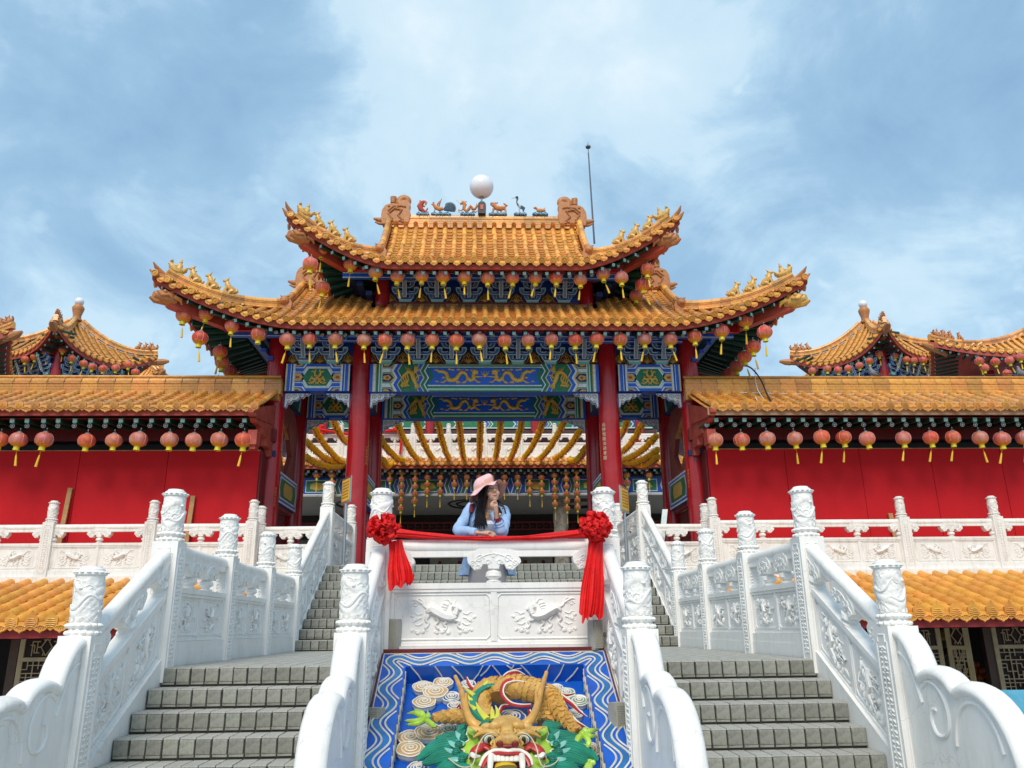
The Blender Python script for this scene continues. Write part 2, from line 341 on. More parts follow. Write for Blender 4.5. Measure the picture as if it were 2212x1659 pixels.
def drip_mesh(name, w, h, m, fancy=False):
    b = MB(); top = []; bot = []
    n = 12; out = []
    for k in range(n+1):
        t = k/n; x = (t-.5)*w; z = -h*.88*(sin(pi*t)**.55)*(1+.05*abs(sin(3*pi*t)))
        if k == n//2: z -= h*.12
        out.append((x, z))
    poly = [(-w*.5, .03)] + out + [(w*.5, .03)]
    b.prism(poly, 0, .018, lambda x, z, d: (x, -d-.02+z*.12, z))
    rim = [(x*.93, z*.90-.004) for x, z in out]
    b.tube([(x, -.048+z*.12, z) for x, z in rim], .007, 4)
    for k in range(-2, 3):
        b.tube([(k*w*.09, -.045, -h*.12), (k*w*.13, -.05-h*.05, -h*(.55-.05*k*k))], [.006, .011], 4)
    if fancy:
        b.tube([(-w*.25, -.05, -h*.3), (0, -.055, -h*.15), (w*.25, -.05, -h*.3)], .012, 5)
    return b.mesh(name, m, 30)
def rafter_mesh(name, wd, ht, ln, inset=True):
    b = MB()
    b.box(-wd/2, wd/2, 0, ln, -ht, 0, 0)
    b.box(-wd/2+.002, wd/2-.002, -.006, -.0005, -ht+.002, -.002, 1)
    if inset:
        q = wd*.3
        for a, c in (((-q, -q), (q, q)), ((-q, q), (q, -q))):
            b.tube([(a[0], -.010, -ht/2+a[1]), (c[0], -.010, -ht/2+c[1])], .006, 4, 2)
        b.tube([(-q*1.2, -.010, -ht/2), (0, -.010, -ht/2+q*1.2), (q*1.2, -.010, -ht/2), (0, -.010, -ht/2-q*1.2), (-q*1.2, -.010, -ht/2)], .005, 4, 2)
    return b.mesh(name, [M_DGREEN, M_TEAL, M_EDGE], 30)
def roundrafter_mesh(name, r, ln):
    b = MB()
    b.lathe([(r, -ln), (r, 0)], 10, lambda x, y, z: (x, -z, y), 0)
    b.lathe([(r*.98, 0.001), (r*.98, .006), (r*.72, .007), (r*.7, .004), (r*.42, .004), (r*.4, .01)], 10, lambda x, y, z: (x, -z, y), 0, ms=[1, 1, 1, 0, 1])
    return b.mesh(name, [M_DGREEN, M_EDGE], 30)
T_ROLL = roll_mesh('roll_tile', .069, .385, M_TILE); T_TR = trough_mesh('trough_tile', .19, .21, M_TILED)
T_DISC = disc_mesh('eave_disc', .072, M_DRIP); T_DRIP = drip_mesh('drip_tile', .21, .112, M_DRIP)
T_RAF = rafter_mesh('rafter', .085, .085, .9); T_RRAF = roundrafter_mesh('round_rafter', .045, .5)
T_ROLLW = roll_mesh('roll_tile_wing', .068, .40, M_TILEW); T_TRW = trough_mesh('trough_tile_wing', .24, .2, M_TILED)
T_DISCW = disc_mesh('eave_plaque', .072, M_TILEW, True); T_DRIPW = drip_mesh('drip_tile_wing', .30, .145, M_TILEW, True)
T_RAFW = rafter_mesh('rafter_wing', .10, .10, .8); T_RRAFW = roundrafter_mesh('round_rafter_wing', .055, .5)
T_ROLLO = roll_mesh('roll_tile_orange', .092, .42, M_TILEO); T_TRO = trough_mesh('trough_tile_orange', .17, .3, M_TILEO)
T_DISCO = disc_mesh('eave_plaque_orange', .09, M_TILEO, True); T_DRIPO = drip_mesh('drip_tile_orange', .30, .15, M_TILEO, True)
def ridge_seg(name, w, h, l, r, m):
    """one length of moulded ridge: two courses and a round cap, along +Y"""
    b = MB(); e = .006
    b.box(-w/2+.02, w/2-.02, -.01, l+.01, 0, h*.97); b.box(-w/2-.025, w/2+.025, e, l-e, 0, h*.16); b.box(-w/2, w/2, e*.5, l-e*.5, h*.16, h*.8); b.box(-w/2-.02, w/2+.02, e, l-e, h*.8, h*.9)
    for k in (.38, .58): b.box(-w/2-.006, w/2+.006, e, l-e, h*k, h*(k+.03))
    n = 9
    P = [(r*cos(-.3+(pi+.6)*j/(n-1)), e, h*.9+r*.55+r*sin(-.3+(pi+.6)*j/(n-1))) for j in range(n)]
    Q = [(p[0], l-e, p[2]) for p in P]
    b.add(P+Q, [(i, i+1, n+i+1, n+i) for i in range(n-1)]); b.add(P, [tuple(range(n))])
    Q2 = [(p[0]*1.07, l-.05, h*.9+r*.55+(p[2]-h*.9-r*.55)*1.07) for p in P]; Q3 = [(p[0], l-e, p[2]) for p in Q2]
    b.add(Q2+Q3, [(i, i+1, n+i+1, n+i) for i in range(n-1)]); b.add(Q2, [tuple(range(n))])
    return b.mesh(name, m, 35)
T_RIDGE = ridge_seg('ridge_tile', .15, .36, .30, .07, M_TILE); T_HIPR = ridge_seg('hip_ridge_tile', .14, .16, .27, .078, M_TILE)
T_RIDGEW = ridge_seg('ridge_tile_wing', .2, .34, .40, .085, M_TILEW)
# ------------------------------------------------------------------ ridge creatures
def beast_mesh(kind, m, s=1.0):
    """small glazed creature sitting on a hip ridge, facing +Y (towards the eave tip)"""
    b = MB()
    T = lambda p: (p[0]*s, p[1]*s, p[2]*s)
    def tb(pts, rad, n=7): b.tube([T(p) for p in pts], [q*s*(1.45 if q > .012 else 1.6) for q in rad], n)
    if kind == 0:      # rider on a bird
        tb([(0,-.19,.20), (0,-.10,.11), (0,.02,.09), (0,.12,.13), (0,.17,.22), (0,.22,.22)], [.02,.055,.07,.055,.035,.015])
        tb([(0,.13,.26), (0,.17,.30)], [.015,.03]); tb([(-.05,-.12,.12), (-.12,-.20,.20)], [.03,.01]); tb([(.05,-.12,.12), (.12,-.20,.20)], [.03,.01])
        tb([(0,-.02,.12), (0,-.03,.24), (0,-.03,.30)], [.05,.045,.02]); b.blob(T((0,-.03,.33)), (.035*s, .035*s, .045*s), 8)
        tb([(0,-.03,.36), (0,-.035,.42)], [.018,.006]); tb([(0,.02,.22), (0,.08,.2)], [.02,.012])
        b.box(-.07*s, .07*s, -.14*s, .14*s, 0, .04*s)
    else:
        k = kind
        tb([(0,-.11,.06), (0,-.05,.12), (0,.03,.18), (0,.06,.26), (0,.07,.31)], [.055,.065,.055,.045,.03])
        b.blob(T((0,.085,.33)), (.04*s, .05*s, .042*s), 8); tb([(0,.10,.325), (0,.16,.31)], [.028,.018])
        for sx in (-1, 1):
            tb([(sx*.035,.06,.20), (sx*.04,.10,.10), (sx*.04,.10,.0)], [.025,.02,.025], 6)
            tb([(sx*.05,-.06,.09), (sx*.06,.0,.05), (sx*.05,.02,.0)], [.04,.03,.02], 6)
            tb([(sx*.025,.06,.36), (sx*.04,.03,.41 if k != 2 else .44)], [.016,.004], 5)
        if k == 1: tb([(0,-.10,.06), (0,-.17,.12), (0,-.15,.20)], [.03,.03,.008])
        if k == 2: tb([(0,-.10,.06), (0,-.16,.06), (0,-.20,.14)], [.03,.025,.008]); tb([(0,.0,.2), (0,-.05,.30)], [.03,.01])
        if k == 3:
            tb([(0,-.10,.06), (0,-.18,.05), (0,-.22,.11)], [.04,.035,.01])
            for z_ in (.16, .22, .28): tb([(0,-.0+z_*.15,z_), (0,-.07+z_*.15,z_+.02)], [.02,.005], 5)
        b.box(-.055*s, .055*s, -.12*s, .13*s, 0, .025*s)
    return b.mesh('ridge_beast', m, 50)
BEASTS = [beast_mesh(k, M_GOLDC) for k in range(4)]
BEASTS_T = [beast_mesh(k, M_TERRA, .9) for k in range(4)]
def chiwen(b, T, s=1.0, m=0):
    """ridge-end dragon: scroll tail, sword hilt, gaping snout; local x runs outwards from the ridge"""
    out = [(-.10,0),(.56,0),(.60,.18),(.58,.40),(.50,.54),(.36,.60),(.24,.60),(.14,.56),(.10,.68),(-.06,.72),(-.16,.60),(-.14,.45),(-.18,.30),(-.14,.10)]
    b.prism([(x*s, z*s) for x, z in out], -.11*s, .11*s, lambda x, z, d: T(x, d, z), m)
    # curled tail
    sp = []
    for k in range(26):
        t = k/25; a = -.9+t*2*pi*1.45; r = .15*(1-t*.85); sp.append((( -.0+r*cos(a))*s, .0, (.70+r*sin(a))*s))
    b.tube([T(p[0], p[1], p[2]) for p in sp], [(.095*(1-.55*k/25))*s for k in range(26)], 8, m, flat=1.2)
    for dy in (-.12, .12):
        b.tube([T(.02*s, dy*s, .1*s), T(.15*s, dy*s*1.1, .25*s), T(.05*s, dy*s, .4*s), T(.25*s, dy*s*1.1, .45*s), T(.4*s, dy*s, .3*s), T(.3*s, dy*s, .15*s), T(.45*s, dy*s, .06*s)], .028*s, 6, m)
        for k in range(7): b.blob(T((.03+.07*k)*s, dy*1.02*s, (.06+.03*sin(k*2))*s), (.04*s,.03*s,.035*s), 6, m)
        for k in range(5): b.blob(T((.12+.07*k)*s, dy*s, (.5+.02*cos(k*3))*s), (.035*s,.025*s,.03*s), 6, m)
        b.tube([T(-.05*s, dy*s, .5*s), T(.1*s, dy*s, .53*s), T(.3*s, dy*s, .5*s), T(.42*s, dy*s, .38*s)], .025*s, 6, m)
    # hilt
    b.tube([T(.30*s,0,.55*s), T(.30*s,0,.68*s)], [.06*s,.05*s], 8, m); b.tube([T(.30*s,0,.66*s), T(.30*s,0,.84*s)], [.075*s,.085*s], 8, m)
    for k in range(5): b.tube([T((.24+.03*k)*s,0.03*s,.8*s), T((.24+.03*k)*s,.03*s,.88*s)], .018*s, 5, m)
    # snout
    b.tube([T(.5*s,0,.12*s), T(.66*s,0,.16*s), T(.80*s,0,.20*s)], [.09*s,.07*s,.03*s], 7, m)
    b.tube([T(.5*s,0,.04*s), T(.66*s,0,.06*s), T(.76*s,0,.10*s)], [.05*s,.04*s,.02*s], 7, m)
# ------------------------------------------------------------------ hip-and-gable roof
def hipped_roof(parent, name, Xt, xs, xg, Ye, ze, Yr, zr, Yg, O, H, a, p, Yi, zi, xcol, d=.278, curb=None, nb=1.0, lim=220, OS=.7):
    """front, sides and back of a swept roof. Returns surface function and eave function."""
    def c_(x): return max(0, min(1.05, (abs(x)-xs)/(Xt-xs)))
    def eave(x):
        c = c_(x); return Vector((x, Ye-O*c*c, ze+H*c**p))
    def S(x, y):
        e = eave(x); s = (y-e.y)/(Yr-e.y); s = max(-.05, min(1, s)); c = c_(x)
        return Vector((x, y, ze+(zr-ze)*(a*s+(1-a)*s*s)+H*c**p*(1-s)**1.6))
    Yt = Ye-O
    def yhip(x): return Yg + (Yt-Yg)*(abs(x)-xg)/(Xt-xg)
    yc = 2*Yr-Yt
    ysd = abs(Yr-Yt)-(Xt-xs)
    def seave(y):
        q = abs(y-Yr); c = max(0, min(1.05, (q-ysd)/(Xt-xs))); return Vector((Xt-OS*(1-c*c), y, ze+H*c**p))
    hipp = lambda x: S(x, yhip(x))
    # --- deck (front, back, both sides), seen where tiles leave gaps, plus soffit
    b = MB(); off = Vector((0, 0, -.03))
    for mir in (0, 1):
        fx = (lambda v: v) if not mir else (lambda v: Vector((v.x, 2*Yr-v.y, v.z)))
        for i in range(48):
            x0 = -Xt+2*Xt*i/48; x1 = -Xt+2*Xt*(i+1)/48
            def top(x): return (curb if (curb and abs(x) < 2.9) else Yr) if abs(x) <= xg else yhip(x)
            for j in range(8):
                q = []
                for x, t in ((x0, j/8), (x1, j/8), (x1, (j+1)/8), (x0, (j+1)/8)):
                    ey = eave(x).y; q.append(fx(S(x, ey+(top(x)-ey)*t)+off))
                b.face(q, 0)
    for sx in (-1, 1):
        for i in range(24):
            ys = [Yt+(yc-Yt)*(i+k)/24 for k in (0, 1)]
            def xtop(y):
                q = abs(y-Yr); g = Yr-Yg
                return xg if q <= g else xg+(Xt-xg)*(q-g)/(Yr-Yt-g)
            for j in range(6):
                q = []
                for y, t in ((ys[0], j/6), (ys[1], j/6), (ys[1], (j+1)/6), (ys[0], (j+1)/6)):
                    e = seave(y); xt = xtop(y); zt = hipp(xt).z if xt > xg else hipp(xg).z
                    x = e.x+(xt-e.x)*t; z = e.z+(zt-e.z)*(t*.8+.2*t*t)
                    q.append(Vector((sx*x, y, z))+off)
                b.face(q, 0)
        # gable board
        g0 = S(xg, Yg); b.prism([(Yg, g0.z), (Yr, S(xg, Yr).z), (2*Yr-Yg, g0.z)], 0, .04, lambda y, z, dd: (sx*(xg-.10+dd), y, z-.02), 1)
    # soffit
    def soff(x, t):
        e = eave(x)+Vector((0, .05, -.14)); xi = max(-xcol, min(xcol, x)) if abs(x) > xcol else x
        i_ = Vector((xi, Yi, zi)); return e*(1-t)+i_*t
    for mir in (0, 1):
        fx = (lambda v: v) if not mir else (lambda v: Vector((v.x, 2*Yr-v.y, v.z)))
        for i in range(40):
            x0 = -Xt+2*Xt*i/40; x1 = -Xt+2*Xt*(i+1)/40
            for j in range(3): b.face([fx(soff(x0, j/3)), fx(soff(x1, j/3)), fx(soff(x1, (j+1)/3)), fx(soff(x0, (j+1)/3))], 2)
    def ssoff(y, t):
        e = seave(y)+Vector((-.05, 0, -.14)); yi = max(Yi, min(2*Yr-Yi, y)); return e*(1-t)+Vector((xcol, yi, zi))*t
    for sx in (-1, 1):
        for i in range(20):
            ys = [Yt+(yc-Yt)*(i+k)/20 for k in (0, 1)]
            for j in range(3):
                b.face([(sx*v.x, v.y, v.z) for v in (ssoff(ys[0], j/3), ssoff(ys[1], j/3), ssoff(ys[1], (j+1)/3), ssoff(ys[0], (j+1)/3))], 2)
    roof = build(b, name, [M_TILED, M_DKRED, M_DGREEN], parent, 0)
    # --- fascia following the eaves
    b = MB()
    prev = None
    for i in range(65):
        x = -Xt*.995+1.99*Xt*i/64; e = eave(x); cur = [e+Vector((0, .02, -.03)), e+Vector((0, .03, -.155)), e+Vector((0, .10, -.155)), e+Vector((0, .09, -.03))]
        if prev: b.add(prev+cur, [(0,4,5,1), (1,5,6,2), (2,6,7,3)])
        prev = cur
    build(b, 'front_fascia', M_FASC, roof, 0)
    for sx in (-1, 1):
        b = MB(); prev = None
        for i in range(33):
            y = Yt+.01+(yc-Yt-.02)*i/32; e = seave(y); cur = [Vector((sx*(e.x+dx), y, e.z+dz)) for dx, dz in ((-.02,-.03), (-.03,-.155), (-.10,-.155), (-.09,-.03))]
            if prev: b.add(prev+cur, [(0,4,5,1), (1,5,6,2), (2,6,7,3)])
            prev = cur
        build(b, 'side_fascia', M_FASC, roof, 0)
    # --- tiles on the front
    nr = int(Xt*2/d); rolls = []; tr = []; discs = []; drips = []; rafts = []; rr = []
    order = sorted(range(nr+1), key=lambda i: abs(i-nr/2))
    for i in order:
        x = (i-nr/2)*d
        if abs(x) > Xt-.08: continue
        e = eave(x); yt = (yhip(x) if abs(x) > xg else (curb if (curb and abs(x) < 2.95) else Yr))-.06
        if abs(abs(x)-xg) < .10: yt = min(yt, Yg)
        y = e.y-.02; k = 0
        discs.append(along(S(x, e.y)+Vector((0, -.085, .038)), S(x, e.y+.3)-S(x, e.y), sx=1, sz=1))
        while y < yt:
            p0 = S(x, y); p1 = S(x, y+.2); dv = (p1-p0).normalized(); j = random.uniform(-.022, .022)
            rolls.append((along(p0+Vector((j*.3, 0, .028)), dv+Vector((j, 0, 0)), sz=1), abs(x)+(0 if y < e.y+9 else 9)))
            y += .378*dv.y
    for i in range(nr):
        x = (i-nr/2+.5)*d
        if abs(x) > Xt-.1: continue
        e = eave(x); yt = (yhip(x) if abs(x) > xg else (curb if (curb and abs(x) < 2.95) else Yr))-.04; y = e.y
        drips.append(along(e+Vector((0, -.02, -.012)), (0, 1, 0), sx=1)); 
        while y < yt:
            p0 = S(x, y); dv = (S(x, y+.15)-p0).normalized()
            tr.append((along(p0+Vector((0, 0, .012)), dv+Vector((random.uniform(-.02, .02), 0, random.uniform(-.03, .03)))), abs(x)))
            y += .205*dv.y
    rolls.sort(key=lambda t: t[1]); tr.sort(key=lambda t: t[1])
    pieces('roll_tile', T_ROLL, [t[0] for t in rolls], roof, lim); pieces('trough_tile', T_TR, [t[0] for t in tr], roof, lim)
    pieces('eave_disc', T_DISC, discs, roof); pieces('drip_tile', T_DRIP, drips, roof)
    # rafters under the front eave
    for i in range(nr):
        x = (i-nr/2+.5)*d*1.0
        if abs(x) > Xt-.25: continue
        e = eave(x)+Vector((0, .16, -.165)); t_ = soff(x, .8)
        dv = Vector((t_.x-e.x, t_.y-e.y, max(.02, (t_.z-e.z))))
        rafts.append(along(e, dv)); rr.append(along(e+dv.normalized()*.34+Vector((.05, 0, -.11)), dv))
    pieces('rafter', T_RAF, rafts, roof); pieces('round_rafter', T_RRAF, rr, roof)
    # --- side tiles, rafters and back (joined)
    Ms = []; Mt = []; Md = []; Mp = []; Mr = []
    ny = int((yc-Yt)/d)
    for sx in (-1, 1):
        for i in range(ny):
            y = Yt+.15+i*d; e = seave(y); q = abs(y-Yr); g = Yr-Yg
            xt = xg if q <= g else xg+(Xt-xg)*(q-g)/(Yr-Yt-g)
            if e.x-xt < .05: continue
            zt = hipp(xt).z; run = e.x-xt; dv = Vector((-sx*run, 0, zt-e.z)).normalized(); n_ = int(hypot(run, zt-e.z)/.378)+1
            for k in range(n_):
                if k*.378 < hypot(run, zt-e.z)-.05: Ms.append(along(Vector((sx*e.x, y, e.z+.028))+dv*k*.378, dv))
            Md.append(along(Vector((sx*(e.x+.04), y, e.z+.05)), dv)); Mp.append(along(Vector((sx*(e.x+.02), y+d/2, seave(y+d/2).z+.02)), (-sx, 0, 0)))
            s_ = ssoff(y, .8); ev = Vector((e.x-.16, y, e.z-.165)); dr = Vector((s_.x-ev.x, s_.y-ev.y, max(.02, s_.z-ev.z)))
            Mr.append(along(Vector((sx*ev.x, ev.y, ev.z)), (sx*dr.x, dr.y, dr.z)))
    for x, kk in [((i-nr/2)*d, i) for i in range(nr+1)]:
        if abs(x) > Xt-.08: continue
        e = eave(x); yt = (yhip(x) if abs(x) > xg else Yr)-.06; y = e.y
        while y < yt:
            p0 = S(x, y); p1 = S(x, y+.4); dv = (p1-p0).normalized()
            Ms.append(along(Vector((x, 2*Yr-p0.y, p0.z+.028)), (dv.x, -dv.y, dv.z))); y += .378*dv.y
    for nm, me, MM in (('side_roll_rows', T_ROLL, Ms), ('side_disc_row', T_DISC, Md), ('side_drip_row', T_DRIP, Mp), ('side_rafter_row', T_RAF, Mr)):
        o = obj(nm, joined(me, MM), roof); o['kind'] = 'stuff'
    # --- main ridge
    zt = S(0, Yr).z-.04
    Mr = [frame((-xg-.05+.30*k, Yr, zt), (0,1,0), (1,0,0), (0,0,1)) for k in range(int((2*xg+.1)/.30))]
    if curb: Mr = [m for m in Mr if abs(m.translation.x+.15) > 2.6]
    Mr.sort(key=lambda m: abs(m.translation.x)); pieces('ridge_tile', T_RIDGE, Mr, roof)
    # --- gable ridges, hips, with beasts
    hr = []
    def path(xs_, back=False):
        pts = []
        for k in range(9): 
            y = Yr+(Yg-Yr)*k/8; pts.append(S(xg, y)+Vector((0, 0, .02)))
        for k in range(1, 15):
            x = xg+(Xt-.02-xg)*k/14; pts.append(S(x, yhip(x))+Vector((0, 0, .03+.06*(k/14)**2)))
        return [Vector((xs_*p_.x, (2*Yr-p_.y) if back else p_.y, p_.z)) for p_ in pts]
    def walk(pts, step):
        out = []; acc = 0; i = 0; cur = pts[0].copy(); out.append(cur.copy())
        for q in pts[1:]:
            while (q-cur).length >= step-acc:
                dv = (q-cur).normalized(); cur = cur+dv*(step-acc); acc = 0; out.append(cur.copy())
            acc += (q-cur).length; cur = q.copy()
        return out
    backs = []
    for sx in (-1, 1):
        w_ = walk(path(sx), .27)
        for q, r_ in zip(w_[1:], w_[:-1]): hr.append(along(q, r_-q))
        w2 = walk(path(sx, True), .27)
        for q, r_ in zip(w2[1:], w2[:-1]): backs.append(along(q, r_-q))
        # ornaments
        b = MB(); g0 = S(xg, Yg)
        fx = Vector((sx*xg, Yg-.05, g0.z+.10))
        b.blob(fx+Vector((0, -.03, .12)), (.13, .10, .13), 9); b.blob(fx+Vector((0, -.10, .08)), (.06, .06, .05), 7)
        b.prism([(-.16,-.14),(.16,-.14),(.19,.05),(.13,.16),(-.13,.16),(-.19,.05)], -.04, .06, lambda x_, z_, d_: (fx.x+x_, fx.y+.02-d_, fx.z+z_))
        for s2 in (-1, 1): b.tube([fx+Vector((s2*.06, -.06, .2)), fx+Vector((s2*.12, 0, .27))], [.03, .01], 6)
        build(b, 'gable_mask', M_TERRA, roof)
        b = MB(); e1 = w_[-1]; dv = (w_[-1]-w_[-2]).normalized()
        for s2 in (-1, 1): b.tube([e1+Vector((0,0,.05)), e1+dv*.14+Vector((sx*.05, s2*.04, .16)), e1+dv*.24+Vector((0, s2*.09, .20))], [.06, .045, .01], 6)
        b.tube([e1+Vector((0, 0, -.02)), e1+dv*.20+Vector((0, 0, -.06)), e1+dv*.34+Vector((0, 0, 0))], [.09, .07, .015], 7)
        build(b, 'hip_end_finial', M_TERRA, roof)
        tot = len(w_); 
        for k in range(4):
            idx = tot-2-k*1.55*nb; i0 = int(idx); q = w_[i0]+(w_[min(i0+1, tot-1)]-w_[i0])*(idx-i0); dv = (w_[min(i0+1, tot-1)]-w_[i0-1]).normalized(); 
            dd = Vector((dv.x, dv.y, dv.z*.45)); o = obj('ridge_beast', BEASTS[0 if k == 0 else (3, 2, 1)[k-1]], roof, along(q+Vector((0, 0, .21)), dd) @ Matrix.Scale(1.05, 4))
        b = MB(); T = (lambda sgn: (lambda x, y, z: (sgn*(xg-.42+x), Yr+y, zt+.10+z)))(sx)
        chiwen(b, T, 1.08); build(b, 'ridge_end_dragon', M_TERRA, roof, 50)
    pieces('hip_ridge_tile', T_HIPR, hr, roof); o = obj('back_hip_ridges', joined(T_HIPR, backs), roof); o['kind'] = 'stuff'
    # --- hip beams with dragon heads
    for sx in (-1, 1):
        for back in (0, 1):
            b = MB()
            P0 = Vector((xcol, Yi, zi-.12)); P1 = Vector((Xt-.38, Yt+.30, ze+H*.80-.36)); P2 = Vector((Xt-.34, Yt+.26, ze+H-.52))
            mid = P0*.5+P1*.5+Vector((0, 0, -.14)); pts = [P0, mid, P1, P2]
            rings = []
            for k, p_ in enumerate(pts):
                dv = (pts[min(k+1, 3)]-pts[max(k-1, 0)]); dv.z = 0; dv.normalize(); pr = Vector((-dv.y, dv.x, 0))*.10; h_ = .15+.03*k/3
                rings.append([p_+pr+Vector((0,0,h_)), p_-pr+Vector((0,0,h_)), p_-pr-Vector((0,0,h_)), p_+pr-Vector((0,0,h_))])
            vs_ = [Vector((sx*v.x, (2*Yr-v.y) if back else v.y, v.z)) for r_ in rings for v in r_]
            fs_ = [(k*4+j, k*4+(j+1) % 4, k*4+4+(j+1) % 4, k*4+4+j) for k in range(3) for j in range(4)]+[(0,1,2,3), (15,14,13,12)]
            b.add(vs_, fs_); hb = build(b, 'hip_beam', M_HIP, roof, 20)
            b = MB(); dv = Vector((P2-P1)); dv.z = 0; dv.normalize(); fl = lambda v: (sx*v.x, (2*Yr-v.y) if back else v.y, v.z)
            q = P2
            b.tube([fl(q-dv*.16), fl(q+dv*.0), fl(q+dv*.20), fl(q+dv*.34)], [.17, .19, .16, .09], 9)
            b.tube([fl(q+dv*.10+Vector((0,0,-.10))), fl(q+dv*.30+Vector((0,0,-.13))), fl(q+dv*.42+Vector((0,0,-.08)))], [.09,.07,.03], 7)
            pr = Vector((-dv.y, dv.x, 0))
            for s2 in (-1, 1):
                b.blob(fl(q+dv*.14+pr*.13*s2+Vector((0,0,.10))), (.05,.05,.05), 7)
                b.tube([fl(q+pr*.12*s2+Vector((0,0,.12))), fl(q-dv*.18+pr*.17*s2+Vector((0,0,.2)))], [.05,.01], 6)
                b.tube([fl(q-dv*.05+pr*.19*s2), fl(q-dv*.2+pr*.22*s2+Vector((0,0,-.05))), fl(q-dv*.25+pr*.2*s2+Vector((0,0,-.14)))], [.05,.05,.015], 6)
                b.tube([fl(q+dv*.05+pr*.2*s2+Vector((0,0,.02))), fl(q+dv*.22+pr*.15*s2+Vector((0,0,-.02))), fl(q+dv*.3+pr*.1*s2+Vector((0,0,.08)))], [.03,.03,.02], 6)
            dh = build(b, 'hip_beam_dragon_head', M_GOLDC if (sx > 0 and name == 'lower_roof' and not back) else M_TERRA, roof)
    return roof, S, eave, seave, hipp
# ------------------------------------------------------------------ gold figures laid on painted beams
def dragon_relief(b, T, w, h, flip=1, m=0, th=.012):
    """writhing dragon in a box w x h, T(x, z, depth)"""
    P = [(-.50,.42),(-.44,.30),(-.36,.34),(-.27,.18),(-.25,-.05),(-.22,-.26),(-.12,-.30),(-.03,-.18),(.02,.05),(.07,.24),(.15,.28),(.21,.12),(.24,-.12),(.31,-.30),(.40,-.18),(.38,.05),(.40,.24)]
    q = []
    for i in range(len(P)-1):
        for k in range(3): q.append((P[i][0]+(P[i+1][0]-P[i][0])*k/3, P[i][1]+(P[i+1][1]-P[i][1])*k/3))
    q.append(P[-1]); n = len(q)
    def bd(pts, rads):
        if 2 < len(rads) < 20: pts, rads = smr(pts, rads)
        b.tube([T(flip*x*w, z*h, th*.5) for x, z in pts], [r*h*1.5 for r in rads], 6, m)
    bd(q, [.03+.075*sin(pi*min(1, (i/n)*1.25+.05))**.7 if i < n*.72 else .085 for i in range(n)])
    bd([(.36,.24),(.42,.33),(.50,.30)], [.10,.12,.05]); bd([(.42,.22),(.50,.16)], [.06,.03])
    for k in range(4): bd([(.38-.01*k,.30+.02*k),(.30+.02*k,.42+.03*k)], [.035,.01])
    bd([(-.50,.42),(-.56,.50)], [.03,.008]); bd([(-.50,.40),(-.58,.40)], [.03,.008]); bd([(-.49,.44),(-.50,.54)], [.03,.008])
    for (x, z, dx, dz) in ((-.22,-.26,-.12,-.18), (-.08,-.24,.07,-.22), (.12,.22,-.02,.20), (.27,-.22,-.10,-.24), (.36,-.20,.12,-.20), (.34,-.05,.2,.02)):
        bd([(x, z), (x+dx*.6, z+dz*.3), (x+dx, z+dz)], [.055,.04,.03])
        for a in (-.06, 0, .06): bd([(x+dx, z+dz), (x+dx*1.3+a, z+dz*1.15+abs(a)*.5)], [.02,.008])
    for x, z in ((-.5,-.38),(-.34,-.12),(-.36,-.45),(.02,-.42),(.02,.44),(-.12,.42),(.22,.42),(.50,-.42),(.16,-.44),(-.2,.46)):
        bd([(x-.04, z), (x, z+.03), (x+.04, z)], [.02,.045,.02])
def phoenix_relief(b, T, w, h, flip=1, m=0, th=.012):
    def bd(pts, rads):
        if len(rads) > 2: pts, rads = smr(pts, rads)
        b.tube([T(flip*x*w, z*h, th*.5) for x, z in pts], [r*h for r in rads], 6, m)
    bd([(-.12,.25),(.0,.20),(.08,.0),(.14,-.15),(.22,-.3)], [.06,.10,.10,.09,.05])
    bd([(.08,.0),(.22,-.03),(.28,.08),(.38,.10)], [.06,.04,.04,.03]); bd([(.38,.10),(.46,.08)], [.03,.008])
    for k in range(6):
        a = radians(28+k*9); bd([(.02+.02*k,.16), (.02+cos(a)*.42, .16+sin(a)*.38)], [.035,.015])
        a = radians(-50-k*9); bd([(.16,-.15), (.16+cos(a)*.3+.05, -.15+sin(a)*.34)], [.035,.012])
    for k in range(4):
        x = -.10-.09*k; bd([(-.08,.24-.02*k),(-.2-.03*k,.28-.03*k),(x-.12,.12-.06*k),(x-.05,-.08-.05*k),(x-.12,-.24-.03*k),(x-.02,-.36-.01*k)], [.04,.04,.035,.035,.035,.045])
    for k in range(4): bd([(-.05-.05*k,.28),(-.1-.08*k,.40+.02*k)], [.02,.006])
    bd([(.12,-.08),(.24,-.14),(.33,-.10)], [.03,.03,.01])
def flower_relief(b, T, w, h, m=0, mc=1):
    def bd(pts, rads, mm=m): b.tube([T(x*w, z*h, .006) for x, z in pts], [r*h*1.5 for r in rads], 5, mm)
    for s in (-1, 1):
        bd([(0,.02),(s*.12,.12),(s*.14,.28),(s*.24,.36),(s*.30,.30)], [.04,.05,.04,.03,.02]); bd([(s*.14,.28),(s*.08,.42),(s*.16,.46)], [.03,.03,.01])
        bd([(0,-.05),(s*.16,-.12),(s*.30,-.08),(s*.36,-.2),(s*.28,-.28)], [.04,.04,.04,.03,.02]); bd([(s*.05,-.1),(s*.18,-.30),(s*.32,-.38),(s*.42,-.32)], [.04,.04,.03,.02])
        bd([(s*.1,-.2),(s*.02,-.38),(s*.10,-.44)], [.03,.03,.01]); bd([(s*.20,-.10),(s*.28,.04),(s*.20,.08)], [.03,.03,.01])
    b.tube([T(-.07*w, .02*h, .012), T(0, .03*h, .016), T(.07*w, .02*h, .012)], [.05*h,.10*h,.05*h], 7, mc)
